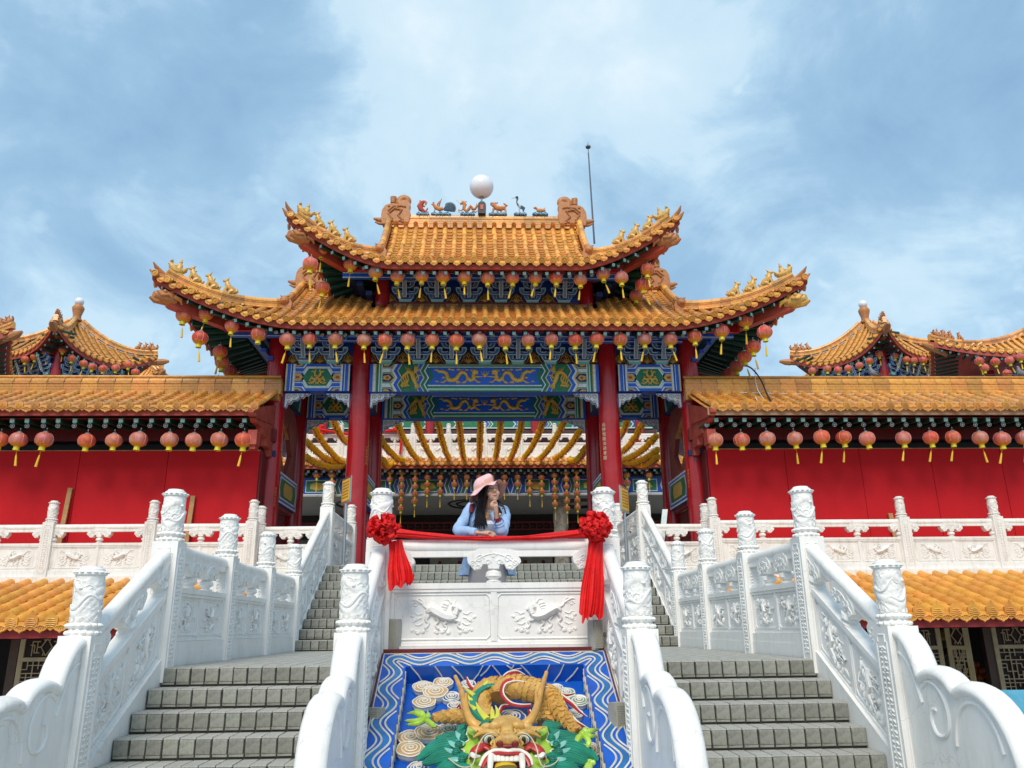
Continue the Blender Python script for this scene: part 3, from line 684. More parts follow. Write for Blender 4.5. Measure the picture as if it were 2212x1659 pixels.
class Paint:
    """flat painted figures on a vertical face at depth Y (y decreasing = towards the viewer)"""
    def __init__(s, T): s.T = T; s.b = {}
    def poly(s, pts, m, lay=1):
        b = s.b.setdefault(m.name, (MB(), m))[0]
        b.face([s.T(x, z, .003*lay) for x, z in pts])
    def quadstrip(s, A, B, m, lay=1):
        for i in range(len(A)-1): s.poly([A[i], A[i+1], B[i+1], B[i]], m, lay)
    def done(s, parent, suffix):
        for nm, (b, m) in s.b.items():
            o = build(b, suffix+'_'+nm.replace('paint_', ''), m, parent, 0); o['kind'] = 'stuff'
def zig(z0, z1, A, n=2, ph=1):
    """zigzag offsets down a beam face"""
    out = []; N_ = n*2
    for k in range(N_+1): out.append(((A if (k % 2) == ph else 0), z0+(z1-z0)*k/N_))
    return out
def paint_main(parent, hw, z0, z1, Yf, sc=1.0):
    """the long middle beams: end stripes, flower lozenges, phoenix field, chevrons, blue dragon field"""
    P = Paint(lambda x, z, d: (x, Yf-d, z)); H = z1-z0
    for s in (-1, 1):
        X = lambda o: s*(hw-o*hw/2.85)
        stripes = [(0,.07,M_BLUE2),(.07,.095,M_CREAM),(.095,.13,M_EDGE),(.13,.155,M_YEL),(.155,.215,M_GREEN),(.215,.24,M_EDGE),(.24,.265,M_GREEN),(.265,.285,M_TEAL),(.285,.30,M_CREAM)]
        for a, c, m in stripes: P.poly([(X(a), z0), (X(c), z0), (X(c), z1), (X(a), z1)], m, 1)
        # white ground under the lozenges
        P.poly([(X(.30), z0), (X(.72), z0), (X(.62), z0+H*.25), (X(.72), z0+H*.5), (X(.62), z0+H*.75), (X(.72), z1), (X(.30), z1)], M_EDGE, 1)
        for cz, hh in ((.5, .2), (0, .16), (1, .16)):
            zc = z0+H*cz
            for grow, m, lay in ((.05, M_GREEN, 2), (.02, M_CREAM, 3), (0, M_NAVY, 4)):
                h_ = (hh+grow-.05)*H; e = .30+.20+grow*.8
                pts = [(X(.31), max(z0, zc-h_)), (X(e), max(z0, zc-h_)), (X(e+.09), zc), (X(e), min(z1, zc+h_)), (X(.31), min(z1, zc+h_))]
                if cz == 0: pts = [(X(.31), z0), (X(e+.09), z0), (X(e), z0+h_), (X(.31), z0+h_)]
                if cz == 1: pts = [(X(.31), z1), (X(e+.09), z1), (X(e), z1-h_), (X(.31), z1-h_)]
                P.poly(pts, m, lay)
            if cz == .5:
                P.poly([(X(.33), zc-.06*H), (X(.46), zc-.10*H), (X(.53), zc), (X(.46), zc+.10*H), (X(.33), zc+.06*H)], M_YEL, 5)
                P.poly([(X(.38), zc), (X(.43), zc-.06*H), (X(.48), zc), (X(.43), zc+.06*H)], M_HIP, 6)
            else:
                q = 1 if cz == 0 else -1
                P.poly([(X(.33), zc+q*.01*H), (X(.5), zc+q*.01*H), (X(.44), zc+q*.08*H), (X(.33), zc+q*.07*H)], M_YEL, 5)
        # chevrons
        def chev(o, wd, m, lay, A=.10, top=1):
            Z = zig(z0, z1, A, 2)
            P.quadstrip([(X(o+a), z) for a, z in Z], [(X(o+wd+a), z) for a, z in Z], m, lay)
        fld = zig(z0, z1, -.10, 2)
        P.poly([(X(.62), z0), (X(1.42), z0), (X(1.42), z1), (X(.62), z1)], M_GREEN, 1)
        def chv(o, wd, m, lay): # peaks pointing to the middle of the beam
            Z = [(0, z0), (-.10, z0+.25*H), (0, z0+.5*H), (-.10, z0+.75*H), (0, z1)]
            P.quadstrip([(X(o+a), z) for a, z in Z], [(X(o+wd+a), z) for a, z in Z], m, lay)
        chv(.60, .03, M_YEL, 5); chv(.63, .05, M_EDGE, 5); chv(.68, .09, M_BLUE2, 5); chv(.77, .025, M_CREAM, 5)
        chv(1.20, .02, M_CREAM, 5); chv(1.22, .10, M_BLUE2, 5); chv(1.32, .03, M_CREAM, 5); chv(1.35, .08, M_GREEN, 5); chv(1.43, .03, M_EDGE, 5)
        g = MB(); xc = X(1.03)
        phoenix_relief(g, lambda x, z, d: (xc+x, Yf-.018-d, z0+H*.5+z), .52, H*.86, 1 if s < 0 else -1, 0); build(g, 'golden_phoenix', M_GOLD, parent, 60)
    # long green and white bands above and below the blue field
    x0 = hw*(1-1.45/2.85)
    P.poly([(-x0, z0), (x0, z0), (x0, z1), (-x0, z1)], M_GREEN, 1)
    for zz0, zz1, m, lay in ((.05,.08,M_CREAM,2),(.08,.13,M_TEAL,2),(.20,.235,M_EDGE,2),(.235,.25,M_CREAM,2),(.86,.875,M_CREAM,2),(.875,.905,M_EDGE,2),(.96,.975,M_CREAM,2)):
        P.poly([(-x0-.02, z0+H*zz0), (x0+.02, z0+H*zz0), (x0+.02, z0+H*zz1), (-x0-.02, z0+H*zz1)], m, lay)
    xb = hw*(1-1.50/2.85); P.poly([(-xb-.03, z0+.24*H), (-xb+.08, z0+.55*H), (-xb-.03, z0+.87*H), (xb+.03, z0+.87*H), (xb-.08, z0+.55*H), (xb+.03, z0+.24*H)], M_BLUE2, 6)
    for s in (-1, 1):
        g = MB(); dragon_relief(g, lambda x, z, d: (-s*(-.68)*hw/2.85*1.0+x, Yf-.02-d, z0+H*.55+z), 1.02*hw/2.85, H*.52, -s, 0); build(g, 'golden_dragon', M_GOLD, parent, 60)
    g = MB(); g.blob((0, Yf-.025, z0+H*.58), (.045, .02, .05), 8); 
    for k in range(5): g.tube([((k-2)*.025, Yf-.024, z0+H*.6), ((k-2)*.05, Yf-.024, z0+H*.74)], [.012,.004], 4)
    build(g, 'flaming_pearl', M_GOLD, parent)
    P.done(parent, 'band')
def paint_side(parent, xa, xb, z0, z1, Yf):
    P = Paint(lambda x, z, d: (x, Yf-d, z)); H = z1-z0; c = (xa+xb)/2; hw = (xb-xa)/2
    for s in (-1, 1):
        X = lambda o: c+s*(hw-o)
        for a, e, m in ((0,.04,M_CREAM),(.04,.12,M_BLUE2),(.12,.135,M_EDGE),(.135,.18,M_BLUE),(.18,.22,M_EDGE),(.22,.235,M_CREAM)): P.poly([(X(a), z0), (X(e), z0), (X(e), z1), (X(a), z1)], m, 1)
        for cz, hh in ((.5,.2),(0,.15),(1,.15)):
            zc = z0+H*cz
            for grow, m, lay in ((.07,M_EDGE,3),(.04,M_BLUE2,4),(0,M_YEL,5)):
                h_ = (hh+grow-.06)*H; e = .235+.13+grow*1.2
                lo, hi = max(z0, zc-h_), min(z1, zc+h_)
                P.poly([(X(.235), lo), (X(e), lo), (X(e+.07), max(z0, min(z1, zc))), (X(e), hi), (X(.235), hi)], m, lay)
            P.poly([(X(.25), max(z0,zc-.05*H)), (X(.33), max(z0,zc-.05*H)), (X(.36), max(z0,min(z1,zc))), (X(.33), min(z1,zc+.05*H)), (X(.25), min(z1,zc+.05*H))], M_HIP if cz == .5 else M_NAVY, 6)
    P.poly([(xa, z0), (xb, z0), (xb, z1), (xa, z1)], M_BLUE2, .5)
    for grow, m, lay in ((.10,M_EDGE,2),(.075,M_CREAM,3),(.06,M_EDGE,4),(0,M_GREEN,6)):
        w_ = .36+grow; h_ = (.32+grow*.8)*H; P.poly([(c-w_*.62, z0+H*.5-h_), (c-w_, z0+H*.5-h_*.0-.0), (c-w_*.62, z0+H*.5+h_), (c+w_*.62, z0+H*.5+h_), (c+w_, z0+H*.5), (c+w_*.62, z0+H*.5-h_)], m, lay)
    P.done(parent, 'band')
    g = MB(); flower_relief(g, lambda x, z, d: (c+x, Yf-.02-d, z0+H*.5+z), .52, H*.62, 0, 1); build(g, 'golden_flower', [M_GOLD, M_LGOLD], parent, 60)
# ------------------------------------------------------------------ bracket set
def bracket_mesh(name, w, h, tiers=5):
    """dougong: stepped cup-ended arms in blue with pale edges, green seat, tongue in the middle. Origin at the bottom centre, growing towards -Y"""
    b = MB()
    def arm(w_, z, y, dp, t_=.085):
        def prof(g):  # boat-shaped arm with cups at the ends
            c = []
            for s in (-1, 1):
                pts = [(.10, .035), (.14, .02), (w_/2-.12, .02), (w_/2-.10, t_*.9), (w_/2-.12, t_+.02), (w_/2-.12, t_+.055), (w_/2, t_+.055), (w_/2, t_+.01), (w_/2-.02, t_*.3), (w_/2-.07, -.035), (w_/2-.14, -.05), (0, -.05)]
                c.append([(s*x, z_) for x, z_ in pts])
            return c
        for side in prof(0):
            cx = sum(p[0] for p in side)/len(side); cz = sum(p[1] for p in side)/len(side)
            ctr = (0, .035) 
            poly = [ctr]+side if False else side+[(0, .035)]
            b.prism([(x, z+zz) for x, zz in poly], 0, dp, lambda x, zz, d: (x, y+d, zz), 0)
            # pale outline as a thin raised bead
            b.tube([(x, y-.004, z+zz) for x, zz in side], .0085, 4, 1)
            b.box(min(side[5][0], side[6][0])+.004, max(side[5][0], side[6][0])-.004, y-.006, y-.001, z+.1, z+.125, 2)
    st = h/tiers
    ws = [w*.62, w*.98, w*.70, w*1.0, w*.66]
    b.prism([(-.13,0),(.13,0),(.17,.10),(-.17,.10)], 0, .2, lambda x, z, d: (x, -.10+d, z), 2)
    b.tube([(-.13,-.105,0),(.13,-.105,0),(.17,-.105,.10),(-.17,-.105,.10),(-.13,-.105,0)], .008, 4, 1)
    for k in range(tiers):
        arm(ws[k % 5], .13+st*k*.93, -.10-.10*(k//1)*.75, .10)
    yk = -.14
    pts = [(-.045,.10),(.045,.10),(.045,h*.42),(.06,h*.45),(.045,h*.50),(.045,h*.80),(-.045,h*.80),(-.045,h*.50),(-.06,h*.45),(-.045,h*.42)]
    def TT(x, z, d): return (x, -.17-(z/h)*.42-d, z)
    b.prism(pts, 0, .05, TT, 3); b.tube([TT(x, z, .055) for x, z in pts+[pts[0]]], .008, 4, 1)
    b.prism([(-.03,h*.82),(.03,h*.82),(.035,h*.95),(0,h*1.0),(-.035,h*.95)], 0, .08, lambda x, z, d: (x, -.52-d, z), 2)
    b.box(-w*.42, w*.42, -.1, .1, h*.3, h*.36, 0)
    return b.mesh(name, [M_ARM, M_EDGE, M_TEAL, mat('tongue_grey_blue', (.16,.23,.33), .45, .3, 12)], 30)
def red_triangle(b, c, z, Y, w, h):
    pts = [(-w,0),(-w*.8,h*.18),(-w*.55,h*.35),(-w*.42,h*.62),(-w*.18,h*.8),(0,h),(w*.18,h*.8),(w*.42,h*.62),(w*.55,h*.35),(w*.8,h*.18),(w,0)]
    b.prism([(c+x, z+zz) for x, zz in pts], 0, .03, lambda x, zz, d: (x, Y-d, zz), 0)
    b.tube([(c+x*.93, Y-.032, z+zz*.94) for x, zz in pts], .010, 4, 2); b.tube([(c+x*.84, Y-.034, z+zz*.86) for x, zz in pts], .008, 4, 1)
    for s in (-1, 1):
        for k in range(5): 
            a = radians(20+k*28); b.tube([(c+s*.03, Y-.04, z+.10), (c+s*(.03+.14*cos(a)*w/.36), Y-.04, z+.10+.12*sin(a))], [.012,.004], 4, 1)
    b.blob((c, Y-.04, z+.10), (.04,.02,.04), 7, 1)
    for s in (-1, 1): b.tube([(c, Y-.04, z+h*.5), (c+s*.03, Y-.04, z+h*.62), (c+s*.01, Y-.04, z+h*.75)], [.008,.012,.004], 4, 1)
# ------------------------------------------------------------------ the gate
GZ = 1.10
gate = thing('temple_gate', 'red and gold temple gate with two stacked upswept tiled roofs on red columns', 'gate', (0, 20.3, GZ))
def column(x, y, z0, z1, r0, r1, parent=gate, m=M_COLR):
    b = MB(); prof = [(r0*1.35, 0), (r0*1.42, .1), (r0*1.2, .22), (r0, .26)]
    for k in range(1, 9): prof.append((r0+(r1-r0)*k/8, .26+(z1-z0-.26)*k/8))
    b.lathe(prof, 24, lambda a, c, z: (x+a, y+c, z0+z), 0); return build(b, 'column', m, parent, 40)
cols = []
for (x, y) in ((-5.2,19),(-3.1,19),(3.1,19),(5.2,19),(-5.2,21.6),(-3.1,21.6),(3.1,21.6),(5.2,21.6)):
    cols.append(column(x, y, GZ, 7.35, .285, .235))
gold_txt = '烏野雪隆海南會館'
def vtext(s, parent, name, T, size, m, bold=.012):
    """vertical lettering turned into mesh and placed by T(x, z, d)"""
    for k, ch in enumerate(s):
        cu = bpy.data.curves.new('t', 'FONT'); cu.body = ch; cu.size = size; cu.align_x = 'CENTER'; cu.extrude = .002; cu.offset = bold*size; cu.resolution_u = 2
        o = bpy.data.objects.new('t', cu); me = bpy.data.meshes.new_from_object(o)
        vs = [T(v.co.x, v.co.y-k*size*1.12, v.co.z) for v in me.vertices]
        me2 = bpy.data.meshes.new(name); me2.from_pydata(vs, [], [tuple(p.vertices) for p in me.polygons]); me2.materials.append(m)
        bpy.data.objects.remove(o); bpy.data.curves.remove(cu); obj(name, me2, parent)
def oncol(cx, cy, r, a0, ztop):
    def T(x, z, d):
        a = a0+x/r; return (cx+(r+.004+d)*sin(a), cy-(r+.004+d)*cos(a), ztop+z)
    return T
vtext(gold_txt, cols[2], 'gold_character', oncol(3.1, 19, .262, radians(-42), 4.72), .105, M_CREAM, .0)
vtext('雪隆海南會館', cols[3], 'gold_character', oncol(5.2, 19, .262, radians(-64), 3.6), .07, M_TERRA, 0)
vtext('雪隆海南會館', cols[0], 'gold_character', oncol(-5.2, 19, .266, radians(58), 3.2), .07, M_TERRA, 0)
vtext('雪隆海南會館', cols[1], 'gold_character', oncol(-3.1, 19, .262, radians(62), 4.2), .07, M_TERRA, 0)
# main beams
def beam(x0, x1, y, z0, z1, dp=.34):
    b = MB(); b.box(x0, x1, y-dp/2, y+dp/2, z0, z1, 0)
    o = build(b, 'painted_beam', M_BLUE, gate, 0); return o
for (y, hw) in ((19.0, 2.86), (21.6, 2.86)):
    o = beam(-2.87, 2.87, y, 5.62, 6.34); paint_main(o, 2.86, 5.62, 6.34, y-.172)
    # under-face bands
    for s in (-1, 1):
        o = beam(min(s*3.36, s*4.94), max(s*3.36, s*4.94), y, 5.64, 6.34); paint_side(o, min(s*3.36, s*4.94), max(s*3.36, s*4.94), 5.64, 6.34, y-.172)
for x in (-5.2, -3.1, 3.1, 5.2):       # tie beams front to back
    b = MB(); b.box(x-.13, x+.13, 19.25, 21.35, 5.66, 6.34); o = build(b, 'tie_beam', M_NAVY, gate, 0)
    for s in (-1, 1):
        P = Paint((lambda s_, x_: (lambda a, z, d: (x_+s_*(.13+d), a, z)))(s, x))
        P.poly([(19.3, 5.7), (21.3, 5.7), (21.3, 6.3), (19.3, 6.3)], M_GREEN, 1)
        for a0, a1 in ((19.35, 19.5), (20.95, 21.1)): P.poly([(a0, 5.7), (a1, 5.7), (a1+.1, 6.0), (a1, 6.3), (a0, 6.3), (a0+.1, 6.0)], M_EDGE, 2)
        P.poly([(19.7, 5.85), (20.9, 5.85), (21.0, 6.0), (20.9, 6.15), (19.7, 6.15), (19.6, 6.0)], M_BLUE2, 2); P.done(o, 'band')
# carved sparrow braces
def brace(x, y, s, m=M_EDGE):
    b = MB(); pts = [(0,0),(.62,0),(.55,-.06),(.50,-.05),(.44,-.12),(.36,-.11),(.30,-.18),(.20,-.18),(.14,-.27),(.07,-.27),(.05,-.36),(0,-.36)]
    b.prism([(x+s*a, 5.615+c) for a, c in pts], -.05, .05, lambda a, c, d: (a, y+d, c), 0)
    b.tube([(x+s*a, y-.055, 5.615+c) for a, c in pts+[pts[0]]], .010, 4, 2)
    for (cx, cz, r) in ((.10,-.09,.07),(.10,-.22,.05),(.24,-.08,.065),(.38,-.06,.045),(.49,-.03,.03)):
        b.tube([(x+s*(cx+r*(1-k/12)*cos(k*.8)), y-.055, 5.6+cz+r*(1-k/12)*sin(k*.8)) for k in range(11)], .009, 4, 1)
    return build(b, 'carved_brace', [M_EDGE, M_PINK, M_BLUE], gate, 30)
for y in (19.0, 21.6):
    for (x, s) in ((-2.85,1),(2.85,-1),(-4.95,1),(-3.35,-1),(3.35,1),(4.95,-1)): brace(x, y, s)
# bracket zones
BR = bracket_mesh('bracket_set', .74, .80)
b = MB(); b.box(-5.05, 5.05, 19.02, 19.10, 6.34, 7.3); build(b, 'bracket_board', M_BLUE, gate, 0)
b = MB(); b.box(-5.05, 5.05, 21.5, 21.58, 6.34, 7.3); build(b, 'bracket_board', M_BLUE, gate, 0)
bx = [.83*k for k in range(-3, 4)]+[-4.5, -3.8, 3.8, 4.5]
for x in bx: obj('bracket_set', BR, gate, TR(x, 18.95, 6.35))
o = obj('rear_bracket_sets', joined(BR, [TR(x, 21.65, 6.35) @ Matrix.Rotation(pi, 4, 'Z') for x in bx]), gate); o['kind'] = 'stuff'
b = MB()
for k in range(-4, 4): red_triangle(b, .83*k+.415, 6.35, 19.015, .36, .42)
for x in (-4.15, 4.15, -3.45, 3.45, -4.82, 4.82): red_triangle(b, x, 6.35, 19.015, .28, .40)
build(b, 'red_bracket_panels', [M_DKRED, M_GOLD, M_DGREEN], gate, 30)
b = MB()
for (z0, z1, y0, m_) in ((6.85, 6.97, 18.25, M_BLUE2), (6.86, 6.92, 18.62, M_BLUE)):
    b.box(-6.2 if m_ is M_BLUE2 else -5.0, 6.2 if m_ is M_BLUE2 else 5.0, y0, y0+.10, z0, z1, 0); b.box(-6.2 if m_ is M_BLUE2 else -5.0, 6.2 if m_ is M_BLUE2 else 5.0, y0-.004, y0-.001, z0+.01, z0+.03, 1)
build(b, 'eave_purlin', [M_BLUE2, M_EDGE], gate, 0)
b = MB(); b.box(-6.3, 6.3, 18.05, 18.17, 6.93, 7.09); build(b, 'red_purlin', M_COLR, gate, 0)
b = MB()
for s in (-1, 1):
    b.box(min(s*5.5, s*5.62), max(s*5.5, s*5.62), 18.3, 22.3, 7.02, 7.18, 0)
    for k in range(4):    # corner brackets stepping out under the side eaves
        x = s*(5.25+.16*k); b.box(min(x, x+s*.12), max(x, x+s*.12), 18.7-.12*k, 21.9+.12*k, 6.40+.17*k, 6.50+.17*k, 0); b.box(min(x+s*.121, x+s*.126), max(x+s*.121, x+s*.126), 18.7-.12*k, 21.9+.12*k, 6.48+.17*k, 6.50+.17*k, 1)
build(b, 'side_bracket_tiers', [M_BLUE, M_EDGE], gate, 0)
# ceiling inside the gate
b = MB(); b.box(-5.1, 5.1, 19.15, 21.45, 6.5, 6.56); build(b, 'ceiling_board', M_NAVY, gate, 0)
# side walls with a diamond opening, low painted beam
for s in (-1, 1):
    b = MB(); x = s*5.2
    outer = [(19.25,2.9),(21.35,2.9),(21.35,5.3),(20.9,5.62),(19.7,5.62),(19.25,5.2)]
    b.prism([(19.25,2.9),(19.25,5.2),(19.7,5.62),(20.3,5.2),(19.75,4.4),(20.3,3.7),(20.3,2.9)], -.06, .06, lambda a, c, d: (x+d, a, c), 0)
    b.prism([(21.35,2.9),(20.3,2.9),(20.3,3.7),(20.85,4.4),(20.3,5.2),(19.7,5.62),(20.9,5.62),(21.35,5.3)], -.06, .06, lambda a, c, d: (x+d, a, c), 0)
    b.prism([(19.4,1.1),(21.2,1.1),(21.2,2.9),(19.4,2.9)], -.03, .03, lambda a, c, d: (x+d+s*.1, a, c), 1)
    build(b, 'side_wall', [mat('side_wall_red', (.30,.05,.035), .6, .25, 4, stain=(.1,.07,.05), stainamt=.4), M_DKRED], gate, 0)
    for sx, x_, y0_ in ((s, x-s*.02, 19.28), (s, s*3.1, 19.28)):
        b = MB(); b.box(x_-.14, x_+.14, y0_, 21.3, 3.0, 3.75); o = build(b, 'painted_beam', M_BLUE, gate, 0)
        for s2 in (-1, 1):
            P = Paint((lambda s_, xx: (lambda a, z, d: (xx+s_*(.14+d), a, z)))(s2, x_))
            P.poly([(19.3,3.0),(21.28,3.0),(21.28,3.75),(19.3,3.75)], M_EDGE, 1); P.poly([(19.36,3.05),(21.22,3.05),(21.22,3.70),(19.36,3.70)], M_BLUE2, 2)
            P.poly([(19.5,3.1),(21.1,3.1),(21.2,3.37),(21.1,3.65),(19.5,3.65),(19.4,3.37)], M_EDGE, 3); P.poly([(19.55,3.14),(21.05,3.14),(21.14,3.37),(21.05,3.61),(19.55,3.61),(19.46,3.37)], M_GREEN, 4)
            P.poly([(19.9,3.2),(20.7,3.2),(20.8,3.37),(20.7,3.55),(19.9,3.55),(19.8,3.37)], M_YEL, 5); P.done(o, 'band')
# upper storey
for x in (-2.67, 2.67):
    for y in (19.15, 21.45): column(x, y, 7.6, 9.0, .19, .185)
b = MB(); b.box(-2.6, 2.6, 19.22, 19.3, 7.8, 9.1); b.box(-2.6, 2.6, 21.3, 21.38, 7.8, 9.1); build(b, 'upper_board', M_BLUE, gate, 0)
BRU = bracket_mesh('bracket_set_upper', .70, .78)
for k in range(-2, 4): obj('bracket_set', BRU, gate, TR(-.41+.83*k, 19.18, 8.10))
b = MB()
for k in range(-3, 3): red_triangle(b, .83*k+.415-.41+.83*.0, 8.10, 19.215, .34, .38)
build(b, 'red_bracket_panels', [M_DKRED, M_GOLD, M_DGREEN], gate, 30)
b = MB()
b.box(-3.6, 3.6, 18.42, 18.52, 8.50, 8.66, 0); b.box(-3.6, 3.6, 18.416, 18.419, 8.51, 8.53, 1); b.box(-3.6, 3.6, 18.416, 18.419, 8.63, 8.65, 1)
build(b, 'eave_purlin', [M_BLUE2, M_EDGE], gate, 0)
b = MB(); b.box(-3.5, 3.5, 18.15, 18.27, 8.60, 8.80); build(b, 'red_purlin', M_COLR, gate, 0)
b = MB()
for s in (-1, 1):
    for k in range(3):
        x = s*(2.9+.22*k); b.box(min(x, x+s*.16), max(x, x+s*.16), 18.8-.15*k, 21.8+.15*k, 8.2+.2*k, 8.32+.2*k, 0)
build(b, 'side_bracket_tiers', [M_NAVY, M_EDGE], gate, 0)
# curb of mixed bricks where the lower roof meets the upper storey
brk = MB(); brk.box(-.16, .16, 0, .1, -.05, .05); BK = brk.mesh('curb_brick', mat('curb_brick', (.36,.15,.05), .7, .3, 8, .3, objvar=.5), 0)
k = 0; x = -2.35
while x < 2.4: obj('curb_brick', BK, gate, TR(x+.16, 18.95, 7.98+random.uniform(-.004, .004))); x += .335
b = MB(); b.box(-2.5, 2.5, 18.90, 19.2, 7.72, 7.925); build(b, 'curb', M_TERRA, gate, 0)
b = MB(); b.box(-2.45, 2.45, 19.0, 19.2, 7.93, 8.10); build(b, 'curb_back', M_DKRED, gate, 0)
# roofs
lower_roof, SL, EL, SEL, _ = hipped_roof(gate, 'lower_roof', 7.72, 4.35, 5.0, 17.35, 6.88, 20.3, 8.98, 18.5, .35, 1.05, .85, 1.65, 19.05, 7.34, 5.2, .272, curb=18.92)
upper_roof, SU, EU, SEU, _ = hipped_roof(gate, 'upper_roof', 4.85, 2.30, 2.72, 17.65, 8.58, 20.3, 10.95, 18.6, .30, 1.12, .45, 1.5, 19.2, 9.0, 2.67, .278)
# ------------------------------------------------------------------ straight lean roofs (wings and lower shrine halls)
def straight_roof(parent, name, x0, x1, Ye, ze, Yr, zr, d, a, tiles, steps, M_deck, raf=None, lift=.05, curve=.03, back=False):
    TRL, TTR, TDI, TDR, lroll, ltr = tiles
    def S(x, y):
        s = (y-Ye)/(Yr-Ye); return Vector((x, y, ze+(zr-ze)*(a*s+(1-a)*s*s)))
    b = MB()
    for j in range(6):
        ya = Ye+(Yr-Ye)*j/6; yb = Ye+(Yr-Ye)*(j+1)/6
        b.face([S(x0, ya)-Vector((0,0,.03)), S(x1, ya)-Vector((0,0,.03)), S(x1, yb)-Vector((0,0,.03)), S(x0, yb)-Vector((0,0,.03))], 0)
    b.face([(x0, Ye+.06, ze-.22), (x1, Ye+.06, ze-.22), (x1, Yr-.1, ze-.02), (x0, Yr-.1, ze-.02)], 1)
    if back: 
        for j in range(4):
            ya = Yr+(Yr-Ye)*j/4; yb = Yr+(Yr-Ye)*(j+1)/4
            b.face([(x0, ya, S(0, 2*Yr-ya).z), (x1, ya, S(0, 2*Yr-ya).z), (x1, yb, S(0, 2*Yr-yb).z), (x0, yb, S(0, 2*Yr-yb).z)], 0)
    roof = build(b, name, [M_deck, M_DKRED], parent, 0)
    n = int((x1-x0)/d); xc = 0 
    rolls = []; tr = []; di = []; dr = []; ra = []; rr = []
    for i in range(n+1):
        x = x0+(x1-x0-n*d)/2+i*d; y = Ye-.02; L_ = 0
        dv0 = (S(x, Ye+.2)-S(x, Ye)).normalized()
        di.append(along(S(x, Ye-.03)+Vector((0, 0, lift)), (0, 1, .12) if TDI is not T_DISC else dv0) @ Matrix.Rotation(random.uniform(-.04, .04), 4, 'Y'))
        while y < Yr-.1:
            p = S(x, y); dv = (S(x, y+.2)-p).normalized(); j = random.uniform(-.012, .012)
            rolls.append((along(p+Vector((j*.3, 0, .03)), dv+Vector((j, 0, 0))), abs(x)+(y-Ye)*.0)); y += lroll*dv.y
        if i < n:
            xm = x+d/2; y = Ye; dr.append(along(S(xm, Ye-.02)+Vector((0, 0, .03)), (0, 1, 0)) @ Matrix.Rotation(random.uniform(-.03, .03), 4, 'Y'))
            while y < Yr-.05:
                p = S(xm, y); dv = (S(xm, y+.2)-p).normalized()
                tr.append((along(p+Vector((0, 0, .012)), dv+Vector((random.uniform(-.02, .02), 0, random.uniform(-.03, .03)))), abs(x))); y += ltr*dv.y
    rolls.sort(key=lambda t: t[1]); tr.sort(key=lambda t: t[1])
    pieces('roll_tile', TRL, [t[0] for t in rolls], roof, 280)
    if TTR: pieces('trough_tile', TTR, [t[0] for t in tr], roof, 280)
    pieces('eave_plaque', TDI, di, roof); pieces('drip_tile', TDR, dr, roof)
    if raf:
        for i in range(int((x1-x0)/raf)):
            x = x0+.2+i*raf+random.uniform(-.015, .015)
            ra.append(along((x, Ye+.14, ze-.20), (0, 1, .10))); rr.append(along((x-.14, Ye+.42, ze-.30), (0, 1, .10)))
        pieces('rafter', T_RAFW, ra, roof); pieces('round_rafter', T_RRAFW, rr, roof)
    b = MB(); b.box(x0, x1, Ye+.01, Ye+.07, ze-.17, ze+.01); 
    return roof, S, b
